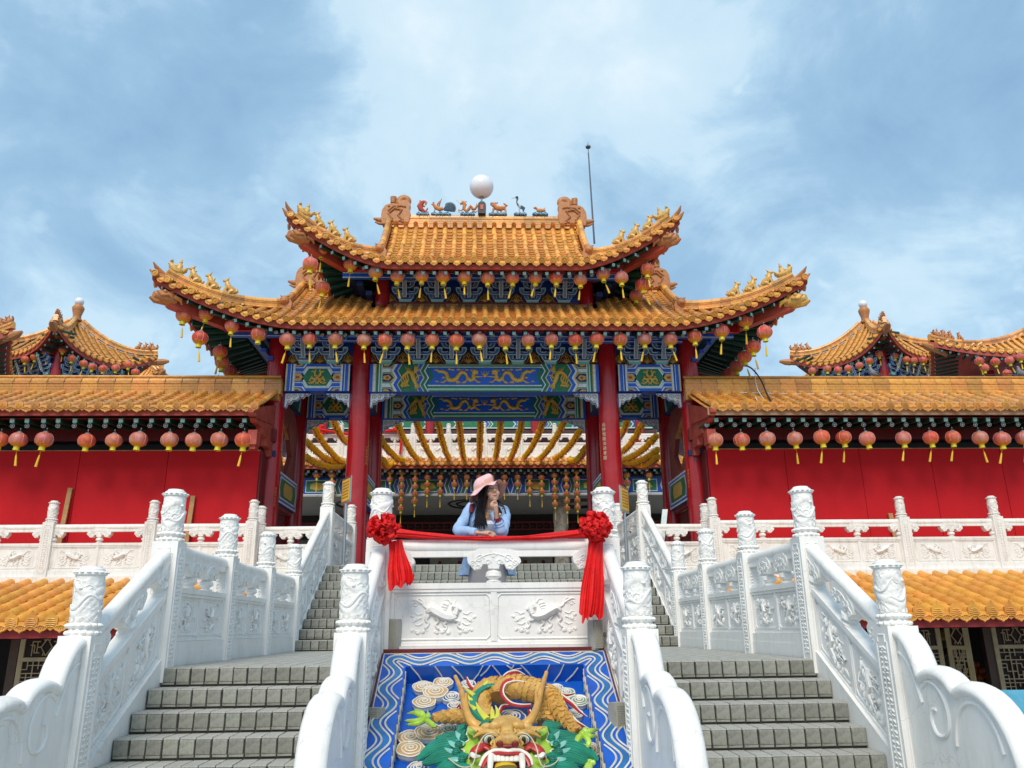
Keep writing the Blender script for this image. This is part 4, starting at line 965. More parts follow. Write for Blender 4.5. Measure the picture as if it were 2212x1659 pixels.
for sd, nm, col_ in ((-1, 'left', 0), (1, 'right', 1)):
    xa, xb = (-17.0, -5.02) if sd < 0 else (4.98, 17.2)
    wg = thing('wing_building', 'long red boarded wing with a golden tiled roof, joining the %s side of the gate' % nm, 'building', (sd*11, 18.8, GZ), 'wings beside the gate')
    roof, SW, fb = straight_roof(wg, 'wing_roof', xa+.05, xb-.05, 17.05, 4.72, 18.62, 5.50, .338, .92, (T_ROLLW, T_TRW, T_DISCW, T_DRIPW, .385, .19), 0, M_TILED, raf=.335, lift=.035, back=True)
    build(fb, 'fascia_board', M_FASC if sd < 0 else mat('fascia_faded', (.50,.30,.17), .6, .3, 4, .1, stain=(.30,.05,.03), stainamt=.8), roof, 0)
    # tall ridge of moulded courses
    n = int((xb-xa)/.40); Ms = [frame((xa+.40*k+.02, 18.74, 5.50), (0,1,0), (1,0,0), (0,0,1)) for k in range(n+1)]
    Ms.sort(key=lambda m: abs(m.translation.x)); pieces('ridge_tile', T_RIDGEW, Ms, roof)
    b = MB(); b.tube([(xa, 18.74, 5.975), (xb, 18.74, 5.975)], .035, 8); b.box(xa, xb, 18.62, 18.86, 5.36, 5.50); build(b, 'ridge_capping', M_TILEW, roof, 40)
    # end bracket of red boards where the eave meets the column
    b = MB(); xe = xb if sd < 0 else xa
    prof = [(16.98,4.70),(18.9,5.3),(18.9,3.95),(18.6,3.95),(18.6,4.12),(18.2,4.12),(18.2,4.30),(17.75,4.30),(17.75,4.45),(17.3,4.45),(16.98,4.60)]
    b.prism(prof, -.22, -.08, lambda a, c, d: (xe-sd*(-.0)+(-sd)*d, a, c), 0); build(b, 'corbelled_end_wall', M_FASC, wg, 0)
    b = MB(); x0_, x1_ = min(xe+sd*.26, xe+sd*.06), max(xe+sd*.26, xe+sd*.06); b.box(x0_, x1_, 17.30, 17.6, 3.95, 4.28); b.box(x0_+.03, x1_-.03, 17.36, 17.6, 3.86, 3.95); build(b, 'corbel_block', M_FASC, wg, 20)
    # fire boards, one by one
    seams = [-5.27-2.06*k for k in range(7)] if sd < 0 else [5.27+2.0*k for k in range(7)]
    if sd < 0: seams = [-5.25, -7.35, -9.35, -11.35, -13.4, -15.4, -17.0]
    else: seams = [5.29, 7.16, 8.98, 10.72, 12.45, 14.2, 16.0, 17.2]
    for k in range(len(seams)-1):
        a0, a1 = sorted((seams[k], seams[k+1])); b = MB(); dy = random.uniform(-.004, .004)
        b.box(a0+.006, a1-.006, 18.28+dy, 18.32+dy, 1.15, 4.02); build(b, 'red_panel', M_PANR, wg, 0)
    b = MB(); xi = seams[0]; b.box(min(xi, xi-sd*.04), max(xi, xi-sd*.04), 18.32, 18.95, 1.15, 4.02); build(b, 'panel_return', M_DKRED, wg, 0)
    b = MB(); b.box(min(seams[0], seams[-1]), max(seams[0], seams[-1]), 18.29, 18.33, 4.022, 4.045); build(b, 'top_batten', M_WOODP, wg, 0)
    # beam above the boards; darkness of the gap put into wall and band colour
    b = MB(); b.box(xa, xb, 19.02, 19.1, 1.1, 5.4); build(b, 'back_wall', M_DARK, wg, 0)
    b = MB(); b.box(xa, xb, 18.55, 18.75, 4.32, 4.62); build(b, 'red_purlin', M_DKRED, wg, 0)
    b = MB(); b.box(xa, xb, 18.9, 19.0, 4.1, 4.32); build(b, 'dark_gap_band', M_BLACK, wg, 0)
    b = MB(); b.box(xa, xb, 18.75, 18.86, 3.98, 4.12); build(b, 'blue_rail', M_NAVY, wg, 0)
    # lower shrine hall under the terrace
    sh = thing('shrine_hall', 'lower hall with bright orange tiled roof and cream lattice doors, under the %s terrace' % nm, 'building', (sd*10, 16.9, -2.0), 'shrine halls below the terrace')
    xa2, xb2 = (-16.0, -3.3) if sd < 0 else (3.3, 16.2)
    r2, S2, fb2 = straight_roof(sh, 'orange_roof', xa2, xb2, 14.25, .13, 16.84, .93, .330, 1.0, (T_ROLLO, T_TRO, T_DISCO, T_DRIPO, .405, .29), 0, M_TILEO, raf=None, lift=.05)
    b = MB(); b.box(xa2, xb2, 14.30, 14.38, -.08, .10); build(b, 'fascia_board', mat('fascia_bright_red', (.36,.02,.02), .5, .1, 3), r2, 0)
    b = MB(); b.box(xa2, xb2, 18.4, 18.5, -2.0, .9, 0); b.box(xa2, xb2, 16.9, 18.4, .12, .18, 0)
    for xx in ([-15, -11.9, -6.0] if sd < 0 else [6.0, 11.9, 15]): b.box(xx-.2, xx+.2, 18.3, 18.45, -2.0, .3, 0)
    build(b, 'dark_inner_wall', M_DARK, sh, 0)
    # lattice doors, some open
    def door(x, w, ang=0):
        b = MB(); h = 2.05; zb = -1.99
        ca, sa = cos(ang), sin(ang)
        T = lambda a, y, z: (x+a*ca-y*sa, 15.95+a*sa+y*ca, zb+z)
        fw = .09
        for (a0, a1, z0, z1) in ((0,fw,0,h),(w-fw,w,0,h),(fw,w-fw,h-.12,h),(fw,w-fw,h-.56,h-.49),(fw,w-fw,.62,.72),(fw,w-fw,0,.12)): b.box(a0, a1, 0, .05, z0, z1, 0, T)
        o = build(b, 'lattice_door', M_DOOR, sh, 20)
        b = MB(); b.box(fw, w-fw, .02, .03, .12, .62, 0, T); build(b, 'door_panel', M_DOOR, o, 0)
        b = MB(); b.box(fw, w-fw, .035, .04, .72, h-.12, 0, T); build(b, 'door_glass', mat('door_dark_glass', (.035,.015,.012), .35, .2, 3, spec=.2), o, 0)
        # small top fret: diamond with key pattern
        b = MB(); z0, z1 = h-.49, h-.12; cx = w/2; cz = (z0+z1)/2
        def bar(a, c, t=.011): b.tube([T(a[0], .012, a[1]), T(c[0], .012, c[1])], t, 4)
        bar((cx-.10, cz), (cx, z1-.03)); bar((cx, z1-.03), (cx+.10, cz)); bar((cx+.10, cz), (cx, z0+.03)); bar((cx, z0+.03), (cx-.10, cz))
        for s in (-1, 1):
            for (p, q) in (((.10,0),(.17,0)),((.17,-.1),(.17,.1)),((.12,.1),(.26,.1)),((.12,-.1),(.22,-.1)),((.22,-.1),(.22,.04)),((.26,.1),(.26,-.16)),((.05,.16),(.05,.11)),((.0+.05,-.16),(.05,-.11)),((.22,.04),(.3,.04))):
                if p[0] < w/2-fw+.02: bar((cx+s*p[0], cz+p[1]), (cx+s*min(q[0], w/2-fw), cz+q[1]))
        build(b, 'top_fret', M_DOOR, o, 0)
        b = MB(); z0, z1 = .72, h-.56; rnd = random.Random(int(x*10)); nx, nz = 8, 11; gx = (w-2*fw)/nx; gz = (z1-z0)/nz
        for i in range(1, nx):
            for k in range(nz):
                if rnd.random() < .62: b.box(fw+gx*i-.008, fw+gx*i+.008, .005, .02, z0+gz*k, z0+gz*(k+1), 0, T)
        for k in range(1, nz):
            for i in range(nx):
                if rnd.random() < .62: b.box(fw+gx*i, fw+gx*(i+1), .006, .021, z0+gz*k-.008, z0+gz*k+.008, 0, T)
        for i in (2, 6): b.box(fw+gx*i-.009, fw+gx*i+.009, .003, .022, z0, z1, 0, T)
        for k in (3, 8): b.box(fw, w-fw, .002, .023, z0+gz*k-.009, z0+gz*k+.009, 0, T)
        build(b, 'lattice', M_DOOR, o, 0)
        b = MB(); hx = w-fw/2 if ang <= 0 else fw/2
        b.tube([T(hx, -.01, .95), T(hx, -.05, .98), T(hx, -.05, 1.15), T(hx, -.01, 1.18)], .012, 6); build(b, 'handle', M_GOLD, o)
    if sd > 0:
        for x, w_, an in ((7.95,.98,0),(9.02,.42,-.9),(9.97,.98,0),(11.0,.98,0),(12.1,.98,0),(6.1,.98,0)): door(x, w_, an)
    else:
        for x, w_, an in ((-8.75,.98,0),(-7.7,.98,0),(-6.6,.98,0),(-13.2,.98,0)): door(x, w_, an)
    for xx in ([-8.85, -5.5, -12.1] if sd < 0 else [7.85, 9.90, 13.2]):
        b = MB(); b.box(xx-.09, xx+.07, 15.98, 16.12, -2.0, .1)
        build(b, 'door_post', mat('post_brown', (.10,.05,.03), .5, .2, 4), sh, 0)
    # things inside the right hall: guardian figure, table with fruit
# terrace wall above the orange roofs, terrace floor
b = MB()
for s in (-1, 1):
    x0_, x1_ = min(s*3.08, s*17), max(s*3.08, s*17)
    b.box(x0_, x1_, 16.90, 17.4, .72, 1.10)
struct('terrace_edge', b, M_WHITE2, 0)
b = MB()
for s in (-1, 1): b.box(min(s*3.08, s*17.2), max(s*3.08, s*17.2), 17.4, 60, .9, 1.098)
b.box(-3.08, 3.08, 14.7, 60, .9, 1.098)
struct('terrace_floor', b, M_CONC, 0)
b = MB(); b.grid(lambda u, v: (-400+800*u, -60+900*v, -2.0), 4, 4); struct('ground', b, M_CONC, 0)
b = MB()
for s in (-1, 1): b.box(min(s*3.1, s*3.35), max(s*3.1, s*3.35), 12.4, 17.4, -2, .72)
struct('retaining_wall', b, M_WHITE2, 0)
# guardian statue and fruit table in the right hall
g = thing('guardian_statue', 'gilded door guardian statue standing in the dark doorway of the right lower hall', 'statue', (9.75, 17.3, -2.0))
M_GUARD = mat('guardian_paint', (.16,.13,.07), .5, .9, 22, .4, 40)
def G_(x, y, z): return (9.75+x, 17.3+y, -2+z)
b = MB(); b.tube([G_(0,0,.3), G_(0,0,.7), G_(0,0,1.1), G_(0,0,1.35), G_(0,0,1.45)], [.20,.24,.19,.24,.08], 12); b.blob(G_(0,-.02,1.56), (.09,.10,.12), 10)
for s in (-1, 1):
    b.tube([G_(s*.22,0,1.38), G_(s*.34,-.05,1.12), G_(s*.26,-.2,.95)], [.09,.08,.06], 8); b.tube([G_(s*.1,0,.5), G_(s*.16,0,.12), G_(s*.17,-.08,.0)], [.13,.09,.08], 8); b.tube([G_(s*.2,0,1.4), G_(s*.34,0,1.5)], [.10,.03], 7)
b.tube([G_(-.15,.05,1.3), G_(-.5,.05,1.0), G_(-.3,.05,.5)], [.03,.05,.02], 6); build(b, 'robed_figure', M_GUARD, g)
b = MB(); b.tube([G_(0,0,1.64), G_(0,0,1.72), G_(0,0,1.86)], [.10,.12,.02], 10); build(b, 'flame_crown', M_GOLD, g)
g = thing('offering_table', 'cloth covered table with a heap of oranges inside the right lower hall', 'table', (9.9, 16.6, -2.0))
b = MB(); b.box(9.5, 10.4, 16.4, 16.8, -1.99, -1.15); build(b, 'cloth', mat('olive_cloth', (.18,.17,.05), .7, .2, 5), g, 0)
M_ORG = mat('orange_fruit', (.45,.10,.02), .5, .2, 10)
ff = MB(); ff.blob((0,0,0), (.08,.08,.08), 10); fm = ff.mesh('orange', M_ORG)
for i, (x, y, z) in enumerate(((9.75,16.5,-1.07),(9.9,16.5,-1.07),(10.05,16.5,-1.07),(9.83,16.55,-.94),(9.98,16.55,-.94),(9.9,16.58,-.82))):
    tag(obj('orange', fm, None, TR(x, y, z)), ['bottom left orange of the heap on the offering table','bottom middle orange of the heap on the offering table','bottom right orange of the heap on the offering table','left orange in the second row of the heap on the offering table','right orange in the second row of the heap on the offering table','top orange of the heap on the offering table'][i], 'fruit', 'oranges on the offering table')
# blue awning sheet beside the right stairs
g = thing('tarpaulin', 'sky blue printed tarpaulin fence behind the right scroll stone, at the right edge', 'tarpaulin', (10.3, 13.6, -2))
b = MB(); b.grid(lambda u, v: (7.6+6*u, 13.6+.04*sin(u*22), -2+.92*v+.01*sin(u*9)), 30, 4)
build(b, 'printed_sheet', mat('blue_sheet', (.10,.42,.62), .4, .25, .9, stain=(.55,.72,.80), stainamt=.8), g)
b = MB()
for k in range(4): b.tube([(7.6+2*k, 13.66, -2), (7.6+2*k, 13.66, -1.05)], .02, 8)
build(b, 'posts', M_STEEL, g)
b = MB(); b.prism([(7.9,-2),(8.8,-1.99),(9.6,-1.7),(9.9,-1.45),(9.5,-1.52),(9.0,-1.60),(8.5,-1.5),(8.0,-1.62)], 0, .004, lambda x, z, d: (x, 13.55-d, z), 0); build(b, 'printed_wave', mat('deep_blue_print', (.01,.10,.42), .4, .3, 4), g, 0)
# planks leaning on the boards
for (p0, p1, lb) in (((268,1130),(262,1050),'tall'), (None, None, None)):
    pass
def plank(name, lab, x0, z1, tilt, m=M_WOODP, wd=.10, Y=18.05, z0=1.1):
    b = MB(); b.prism([(-wd/2,0),(wd/2,0),(wd/2,1),(-wd/2,1)], 0, .04, lambda a, c, d: (x0+a+tilt*c, Y+.15*c+d, z0+(z1-z0)*c), 0)
    tag(build(b, name, m, None, 0), lab, 'plank')
p = at(149, 1053, Y=18.15); plank('plank', 'tall plank leaning on the red boards near the left edge of the picture', p.x-.02, p.z, .02)
p = at(415, 1070, Y=18.15); plank('plank', 'plank leaning on the left red boards, beside the big white newel post', p.x-.02, p.z, .02)
p = at(1926, 1108, Y=18.15); plank('plank', 'short plank end showing over the right terrace balustrade, beside a white post', p.x, p.z, 0)
# ------------------------------------------------------------------ stairs
LZ, RS, TD = -.296, .155, .27     # landing level, riser, tread
Y1 = 7.35; Y2 = 12.36; WX = 2.862
def tile_mesh(name, w, h, d, m):
    b = MB(); e = .0035
    vs = [(-w/2+e, -d, -h/2+e), (w/2-e, -d, -h/2+e), (w/2-e, -d, h/2-e), (-w/2+e, -d, h/2-e), (-w/2, 0, -h/2), (w/2, 0, -h/2), (w/2, 0, h/2), (-w/2, 0, h/2)]
    b.add(vs, [(0,1,2,3), (0,4,5,1), (1,5,6,2), (2,6,7,3), (3,7,4,0)]); return b.mesh(name, m, 0)
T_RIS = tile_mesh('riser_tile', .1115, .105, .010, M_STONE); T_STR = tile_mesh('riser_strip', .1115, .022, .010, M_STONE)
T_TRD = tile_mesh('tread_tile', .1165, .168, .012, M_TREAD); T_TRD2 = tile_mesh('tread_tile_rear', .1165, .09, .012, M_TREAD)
PITCHX = .1215
def flight(name, xa, xb, Yt, zt, n, lim=300, vis=None):
    """Yt, zt: top nosing line; n risers going down towards the viewer"""
    b = MB()
    for i in range(n):
        b.box(xa, xb, Yt-i*TD, Yt-i*TD+TD*1.0+(0 if i else 0), -2.0, zt-i*RS-.012 if True else 0)
    st = struct(name, b, M_GROUT, 0)
    ris = []; stp = []; trd = []; trr = []
    nx = int((xb-xa)/PITCHX)+1
    for i in range(n):
        y = Yt-i*TD; z = zt-i*RS
        for k in range(nx):
            x = xa+PITCHX*(k+.5)
            if x+.03 > xb: continue
            j = lambda s=.003: random.uniform(-s, s)
            R = Matrix.Rotation(j(.012), 4, 'Y') @ Matrix.Rotation(j(.02), 4, 'Z')
            ris.append(TR(x+j(), y+j(.002), z-.012-.055) @ R); stp.append(TR(x+j(), y+j(.002), z-RS+.026) @ R)
            rot = Matrix.Rotation(-pi/2, 4, 'X')
            trd.append(TR(x+j(), y+.082, z-.012+j(.001)) @ rot); trr.append(TR(x+j(), y+.218, z-.012+j(.001)) @ rot)
    if vis: 
        key = lambda M: (0 if vis(M.translation) else 1, M.translation.y)
    else: key = lambda M: (M.translation.y)
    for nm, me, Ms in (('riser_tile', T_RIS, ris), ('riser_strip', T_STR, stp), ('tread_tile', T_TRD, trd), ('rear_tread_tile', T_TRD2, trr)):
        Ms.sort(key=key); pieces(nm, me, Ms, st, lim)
    return st
flight('lower_left_stairs', -WX, -1.17, Y1, LZ, 11, 170, lambda t: t.z > -1.1)
flight('lower_right_stairs', 1.17, WX, Y1, LZ, 11, 170, lambda t: t.z > -1.1)
flight('upper_stairs', -WX, WX, Y2+8*TD, LZ+9*RS, 9, 280, lambda t: abs(t.x) > 1.6 or t.z > .8)
b = MB(); b.box(-WX, WX, Y1+.27, Y2+.02, -2.0, LZ-.012); struct('landing', b, M_GROUT, 0)
lt = []; fm = tile_mesh('landing_tile', .148, .148, .012, M_TREAD)
for j in range(32):
    for i in range(37):
        lt.append(TR(-WX+.08+.1545*i, Y1+.33+.1545*j, LZ-.012) @ Matrix.Rotation(-pi/2, 4, 'X'))
o = obj('landing_tiles', joined(fm, [m for m in lt if m.translation.y < Y2-.02])); o['kind'] = 'stuff'; tag(o, 'grey floor tiles covering the landing between the flights', 'floor tiles')
b = MB(); b.box(-1.17, 1.17, 4.6, Y1+.02, -2.0, -1.55); b.box(-1.17, 1.17, Y1, Y1+.27, -2, LZ-.012); struct('ramp_base', b, M_WHITE, 0)
b = MB()
for s in (-1, 1): 
    x0_, x1_ = min(s*2.87, s*3.09), max(s*2.87, s*3.09)
    b.prism([(4.2,-2.0),(Y1+.1,-2.0),(Y1+.1,-.20),(Y1-.05,-.24),(5.9,-1.05),(4.2,-1.95)], x0_, x1_, lambda a, c, d: (d, a, c), 0)
    b.box(x0_, x1_, Y1+.1, Y2+.1, -2.0, -.17)
    b.prism([(Y2+.1,-2.0),(14.95,-2.0),(14.95,1.22),(Y2+.1,-.17)], x0_, x1_, lambda a, c, d: (d, a, c), 0)
    b.box(x0_, x1_, 14.95, 17.6, 0, 1.2)
struct('stair_side_walls', b, M_WHITE, 0)
b = MB()
for s in (-1, 1):
    x0_, x1_ = min(s*.962, s*1.165), max(s*.962, s*1.165)
    b.prism([(4.2,-2.0),(Y1+.1,-2.0),(Y1+.1,-.20),(Y1-.05,-.24),(5.9,-1.05),(4.2,-1.95)], x0_, x1_, lambda a, c, d: (d, a, c), 0)
struct('ramp_side_walls', b, M_WHITE, 0)
# ------------------------------------------------------------------ balustrades
def drum_mesh(name, m, R=.098, H=.48):
    """carved drum on a newel: lotus base, dragon-and-cloud relief, beaded cap"""
    b = MB()
    b.lathe([(R*1.08,0),(R*1.13,.008),(R*1.1,.03),(R*.98,.045),(R*1.10,.058),(R*1.12,.075),(R*1.0,.088),(R*.98,.09)], 24)
    for ring, (z_, up) in enumerate(((.018,-1),(.068,1))):
        for k in range(14):
            a = 2*pi*(k+.5*ring)/14; b.blob((R*1.09*cos(a), R*1.09*sin(a), z_), (.022,.022,.018), 6)
    nu, nv = 72, 56
    rs = random.Random(3)
    # relief field: rope-like body winding round the drum, clouds and waves
    def field(u, z):
        h = 0; a = 2*pi*u
        for k in range(2):
            zc = .5+.30*sin(a*1.0+k*pi+.6)+.06*sin(3*a); d = abs(z-zc); h = max(h, .010*max(0, 1-(d/.085)**2)**.5 + (.0025*max(0, sin(a*26+z*10)) if d < .08 else 0))
        n = noise.fractal(Vector((cos(a)*3.1, sin(a)*3.1, z*7)), 1, 2, 3); r = 1-abs(n)*2.2
        h = max(h, .006*max(0, r)**1.5)
        n2 = noise.noise(Vector((cos(a)*7, sin(a)*7, z*15+4))); h = max(h, .0035*(1 if n2 > .18 else 0)*(.4+n2))
        if z < .12: h = max(h, .007*max(0, sin(a*9+.5*sin(a*3)+40*z)))
        return h
    vs = []
    for j in range(nv+1):
        for i in range(nu):
            z = j/nv; rr = R*.96+field(i/nu, z)*(min(1, 12*z, 12*(1-z))); vs.append((rr*cos(2*pi*i/nu), rr*sin(2*pi*i/nu), .088+z*(H-.15)))
    b.add(vs, [(j*nu+i, j*nu+(i+1) % nu, (j+1)*nu+(i+1) % nu, (j+1)*nu+i) for j in range(nv) for i in range(nu)])
    def cyl(a, z, d=0): return ((R*.965+d)*cos(a), (R*.965+d)*sin(a), .088+z*(H-.15))
    for k0 in (0, pi):      # two dragons coiling round
        q = [(k0+t*.16, .22+.55*(t/30)+.09*sin(t*.55)) for t in range(31)]
        b.tube([cyl(a, z, .004) for a, z in q], [.004+.0095*sin(pi*min(1, .08+i/30*1.05)) for i in range(31)], 6)
        for i in (6, 13, 20, 26):
            a, z = q[i]
            for s_ in (-1, 1): b.tube([cyl(a, z, .006), cyl(a+.08*s_, z+.06, .008), cyl(a+.16*s_, z+.03, .004)], [.006,.005,.003], 5)
        a, z = q[-1]; b.blob(cyl(a+.05, z+.01, .006), (.017,.017,.015), 7)
        for s_ in (-1, 0, 1): b.tube([cyl(a+.02, z+.02, .008), cyl(a-.06+.05*s_, z+.08, .006)], [.005,.002], 4)
    for k in range(16):
        a = k*2.399; z = .12+.78*((k*.618) % 1); rr = .045+.02*(k % 3)
        b.tube([cyl(a+rr/R*.62*(1-i/11)*cos(i*.75), z+rr*1.0/H*(1-i/11)*sin(i*.75)*1.1, .004) for i in range(11)], .0042, 5)
    for k in range(12):
        a = 2*pi*k/12
        for rr in (.9, .55): b.tube([cyl(a+.26*rr*cos(t), .02+.10*rr*sin(t), .004) for t in [pi*i/7 for i in range(8)]], .004, 4)
    zt = H-.065
    b.lathe([(R*.97,zt),(R*1.10,zt+.006),(R*1.12,zt+.018),(R*1.02,zt+.032),(R*.94,zt+.036),(R*.93,zt+.046),(R*.80,zt+.052),(R*.72,zt+.060),(R*.70,zt+.066)], 24)
    for k in range(15):
        a = 2*pi*k/15; b.blob((R*1.06*cos(a), R*1.06*sin(a), zt+.022), (.019,.019,.008), 6)
    return b.mesh(name, m, 45)
DRUM = drum_mesh('newel_drum', M_WHITE); DRUM2 = drum_mesh('terrace_newel_drum', M_WHITE2, .092, .46)
def vine(b, T, h0, h1, w, amp=1.0, rnd=None, m=0):
    """carved flowering vine running up a post face, T(a, h, depth)"""
    n = max(6, int((h1-h0)/.035))
    b.tube([T(w*.10*sin(k*.8)*amp, h0+(h1-h0)*k/(n*2), .001) for k in range(n*2+1)], .0045, 5, m)
    for k in range(n):
        hh = h0+(h1-h0)*(k+.5)/n
        for s in (-1, 1):
            b.tube([T(w*.04*s, hh, .001), T(w*.16*s, hh+.012, .005), T(w*.27*s, hh+.006*(-1)**k, .002), T(w*.22*s, hh-.006, .001)], [.003,.0075,.005,.002], 5, m)
        if k % 4 == 1:
            for q in range(5): b.blob(T(.013*cos(q*1.257), hh+.013*sin(q*1.257), .001), (.008,.007,.008), 5, m)
def post(parent, x, y, zb, zt, m, drum, face='-Y', wd=.115, cap=True, shade=0):
    """square newel from zb to zt with recessed faces and vines, carved drum on top"""
    b = MB()
    b.box(x-wd, x+wd, y-wd, y+wd, zb, zt); 
    for nx, ny in ((0,-1),(1,0),(-1,0),(0,1)):
        T = lambda a, h, d: (x+nx*(wd+d)-ny*a, y+ny*(wd+d)+nx*a, h)
        lo, hi = zb+.08, zt-.06; q = wd*.66
        pts = [(-q,lo+.04),(-q*.7,lo+.04),(-q*.7,lo),(q*.7,lo),(q*.7,lo+.04),(q,lo+.04),(q,hi-.05),(q*.7,hi-.05),(q*.7,hi),(-q*.7,hi),(-q*.7,hi-.05),(-q,hi-.05),(-q,lo+.04)]
        b.tube([T(a, h, 0) for a, h in pts], .007, 4)
        if ny == -1 or nx: vine(b, T, lo+.07, hi-.08, wd*1.5)
    o = build(b, 'post', m, parent, 30)
    if cap: obj('post_drum', drum, o, TR(x, y, zt) @ Matrix.Rotation(random.uniform(0, 6.28), 4, 'Z'))
    return o
def cloud_support(b, P, s, h0, h1, w, half=0, m=0):
    """vase carrying a cloud-scroll bracket under the hand rail"""
    hv = h0+(h1-h0)*.42
    prof = [(.068,h0),(.072,h0+.014),(.042,h0+.026),(.042,h0+.034),(.076,h0+.06),(.070,hv-.02),(.045,hv),(.06,hv+.015)]
    n = 12; vs = []
    for r, h in prof:
        for j in range(n): vs.append(P(s+r*cos(2*pi*j/n), h, r*sin(2*pi*j/n)))
    b.add(vs, [(i*n+j, i*n+(j+1) % n, (i+1)*n+(j+1) % n, (i+1)*n+j) for i in range(len(prof)-1) for j in range(n)]+[tuple(range((len(prof)-1)*n, len(prof)*n))], m)
    out = []
    N_ = 34
    for k in range(N_+1):
        t = k/N_; a = pi*t; rr = 1+.07*abs(sin(a*4.5)); out.append((-w*cos(a)*rr, hv+.02+(h1-hv+.01)*min(1, (.28+.85*sin(a)**.8)*rr*.92)))
    low = [(w*.75,hv-.0),(w*.5,hv+.01),(w*.42,hv+.05),(w*.25,hv+.05),(w*.2,hv+.01),(-w*.2,hv+.01),(-w*.25,hv+.05),(-w*.42,hv+.05),(-w*.5,hv+.01),(-w*.75,hv)]
    poly = out+low
    if half > 0: poly = [(max(0, a), c) for a, c in poly]
    if half < 0: poly = [(min(0, a), c) for a, c in poly]
    b.prism([(s+a, c) for a, c in poly], -.060, .060, lambda a, c, d: P(a, c, d), m)
    for sd_ in (-1, 1):
        sc = []
        for (cx, cz, r, turn) in ((-.55,.62,.16,1),(.55,.62,.16,-1),(-.82,.35,.12,1),(.82,.35,.12,-1),(-.22,.42,.11,1),(.22,.42,.11,-1),(-.62,.14,.10,1),(.62,.14,.10,-1),(0,.80,.10,1)):
            if (half > 0 and cx < 0) or (half < 0 and cx > 0): continue
            pts = [P(s+(cx*w+w*r*(1.1-k/14)*cos(turn*k*.62)), hv+(h1-hv)*(cz)+w*r*(1.1-k/14)*sin(k*.62), sd_*.061) for k in range(13)]
            b.tube(pts, .0065, 5, m)
        arc = [P(s+(-w*.9+1.8*w*k/12), hv+(h1-hv)*(.30+.60*sin(pi*k/12)), sd_*.061) for k in range(13) if not (half > 0 and k < 6) and not (half < 0 and k > 6)]
        b.tube(arc, .006, 5, m)
def qilin(b, T, w, h, flip=1, m=0):
    """carved scaly beast striding over clouds in a w x h field, looking back"""
    def bd(pts, rads, n=7):
        if len(rads) > 2: pts, rads = smr(pts, rads)
        b.tube([T(flip*x*w, z*h, .0) for x, z in pts], [r*h*1.02 for r in rads], n, m, flat=.8)
    def curl(x, z, r, t=1, th=.026): bd([(x+t*r*.62*(1-k/11)*cos(k*.75), z+r*(1-k/11)*sin(k*.75)) for k in range(10)], [th]*10, 5)
    bd([(-.20,.02),(-.12,-.02),(-.02,.02),(.08,.12),(.17,.20),(.23,.12)], [.10,.15,.17,.18,.16,.08])
    bd([(-.18,.06),(-.20,.20),(-.15,.30)], [.12,.11,.10]); bd([(-.14,.28),(-.20,.24),(-.27,.17)], [.12,.10,.05]); bd([(-.17,.20),(-.24,.12)], [.06,.035])
    bd([(-.12,.36),(-.08,.46),(-.02,.44)], [.035,.025,.008]); bd([(-.17,.35),(-.20,.47)], [.03,.008])
    for k in range(5): bd([(-.08+.015*k,.32-.06*k),(-.01+.02*k,.36-.07*k),(.0+.03*k,.30-.06*k)], [.04,.035,.01], 5)
    bd([(.20,.22),(.27,.28),(.30,.38)], [.05,.04,.04]); curl(.34,.40,.10); curl(.40,.33,.07); bd([(.30,.36),(.40,.46),(.46,.44)], [.04,.04,.01])
    for pts in ([(-.16,-.08),(-.24,-.14),(-.22,-.24),(-.27,-.32)], [(-.06,-.12),(-.02,-.20),(-.06,-.28),(-.04,-.36)], [(.10,.0),(.06,-.12),(.10,-.22),(.06,-.32)], [(.20,.06),(.24,-.08),(.20,-.18),(.25,-.30)]):
        bd(pts, [.085,.06,.045,.055], 7); x, z = pts[-1]
        for a in (-.03, .0, .03): bd([(x, z),(x+a-.015, z-.05)], [.03,.012], 5)
    for x, z, r, t in ((-.34,-.38,.09,1),(-.26,-.42,.07,-1),(-.42,-.36,.05,1),(-.08,-.42,.09,1),(.0,-.40,.07,-1),(.08,-.42,.06,1),(.28,-.38,.09,-1),(.36,-.42,.07,1),(.44,-.36,.05,-1),(-.40,-.10,.06,1),(.40,-.08,.06,-1),(.44,.02,.045,1),(-.46,-.02,.04,-1)):
        curl(x, z, r, t); b.blob(T(flip*x*w, z*h, 0), (r*h*.8,.012,r*h*.8), 7, m)
    for s in (-1, 1):
        for pts in ([(.30,.10),(.36,.06),(.40,.12),(.45,.10)], [(.30,-.02),(.36,-.06),(.42,-.14),(.46,-.10)], [(.29,-.16),(.34,-.22),(.40,-.20)]): bd([(s*x, z) for x, z in pts], [.03,.026,.02,.008][:len(pts)], 5)
    for k in range(14):     # scale rows
        x = -.14+.026*k; z = .02+.14*max(0, (k-4)/10)
        for q in (-.06, .04): b.blob(T(flip*x*w, (z+q)*h, .012), (.020*h*1.4,.008,.022*h*1.4), 5, m)
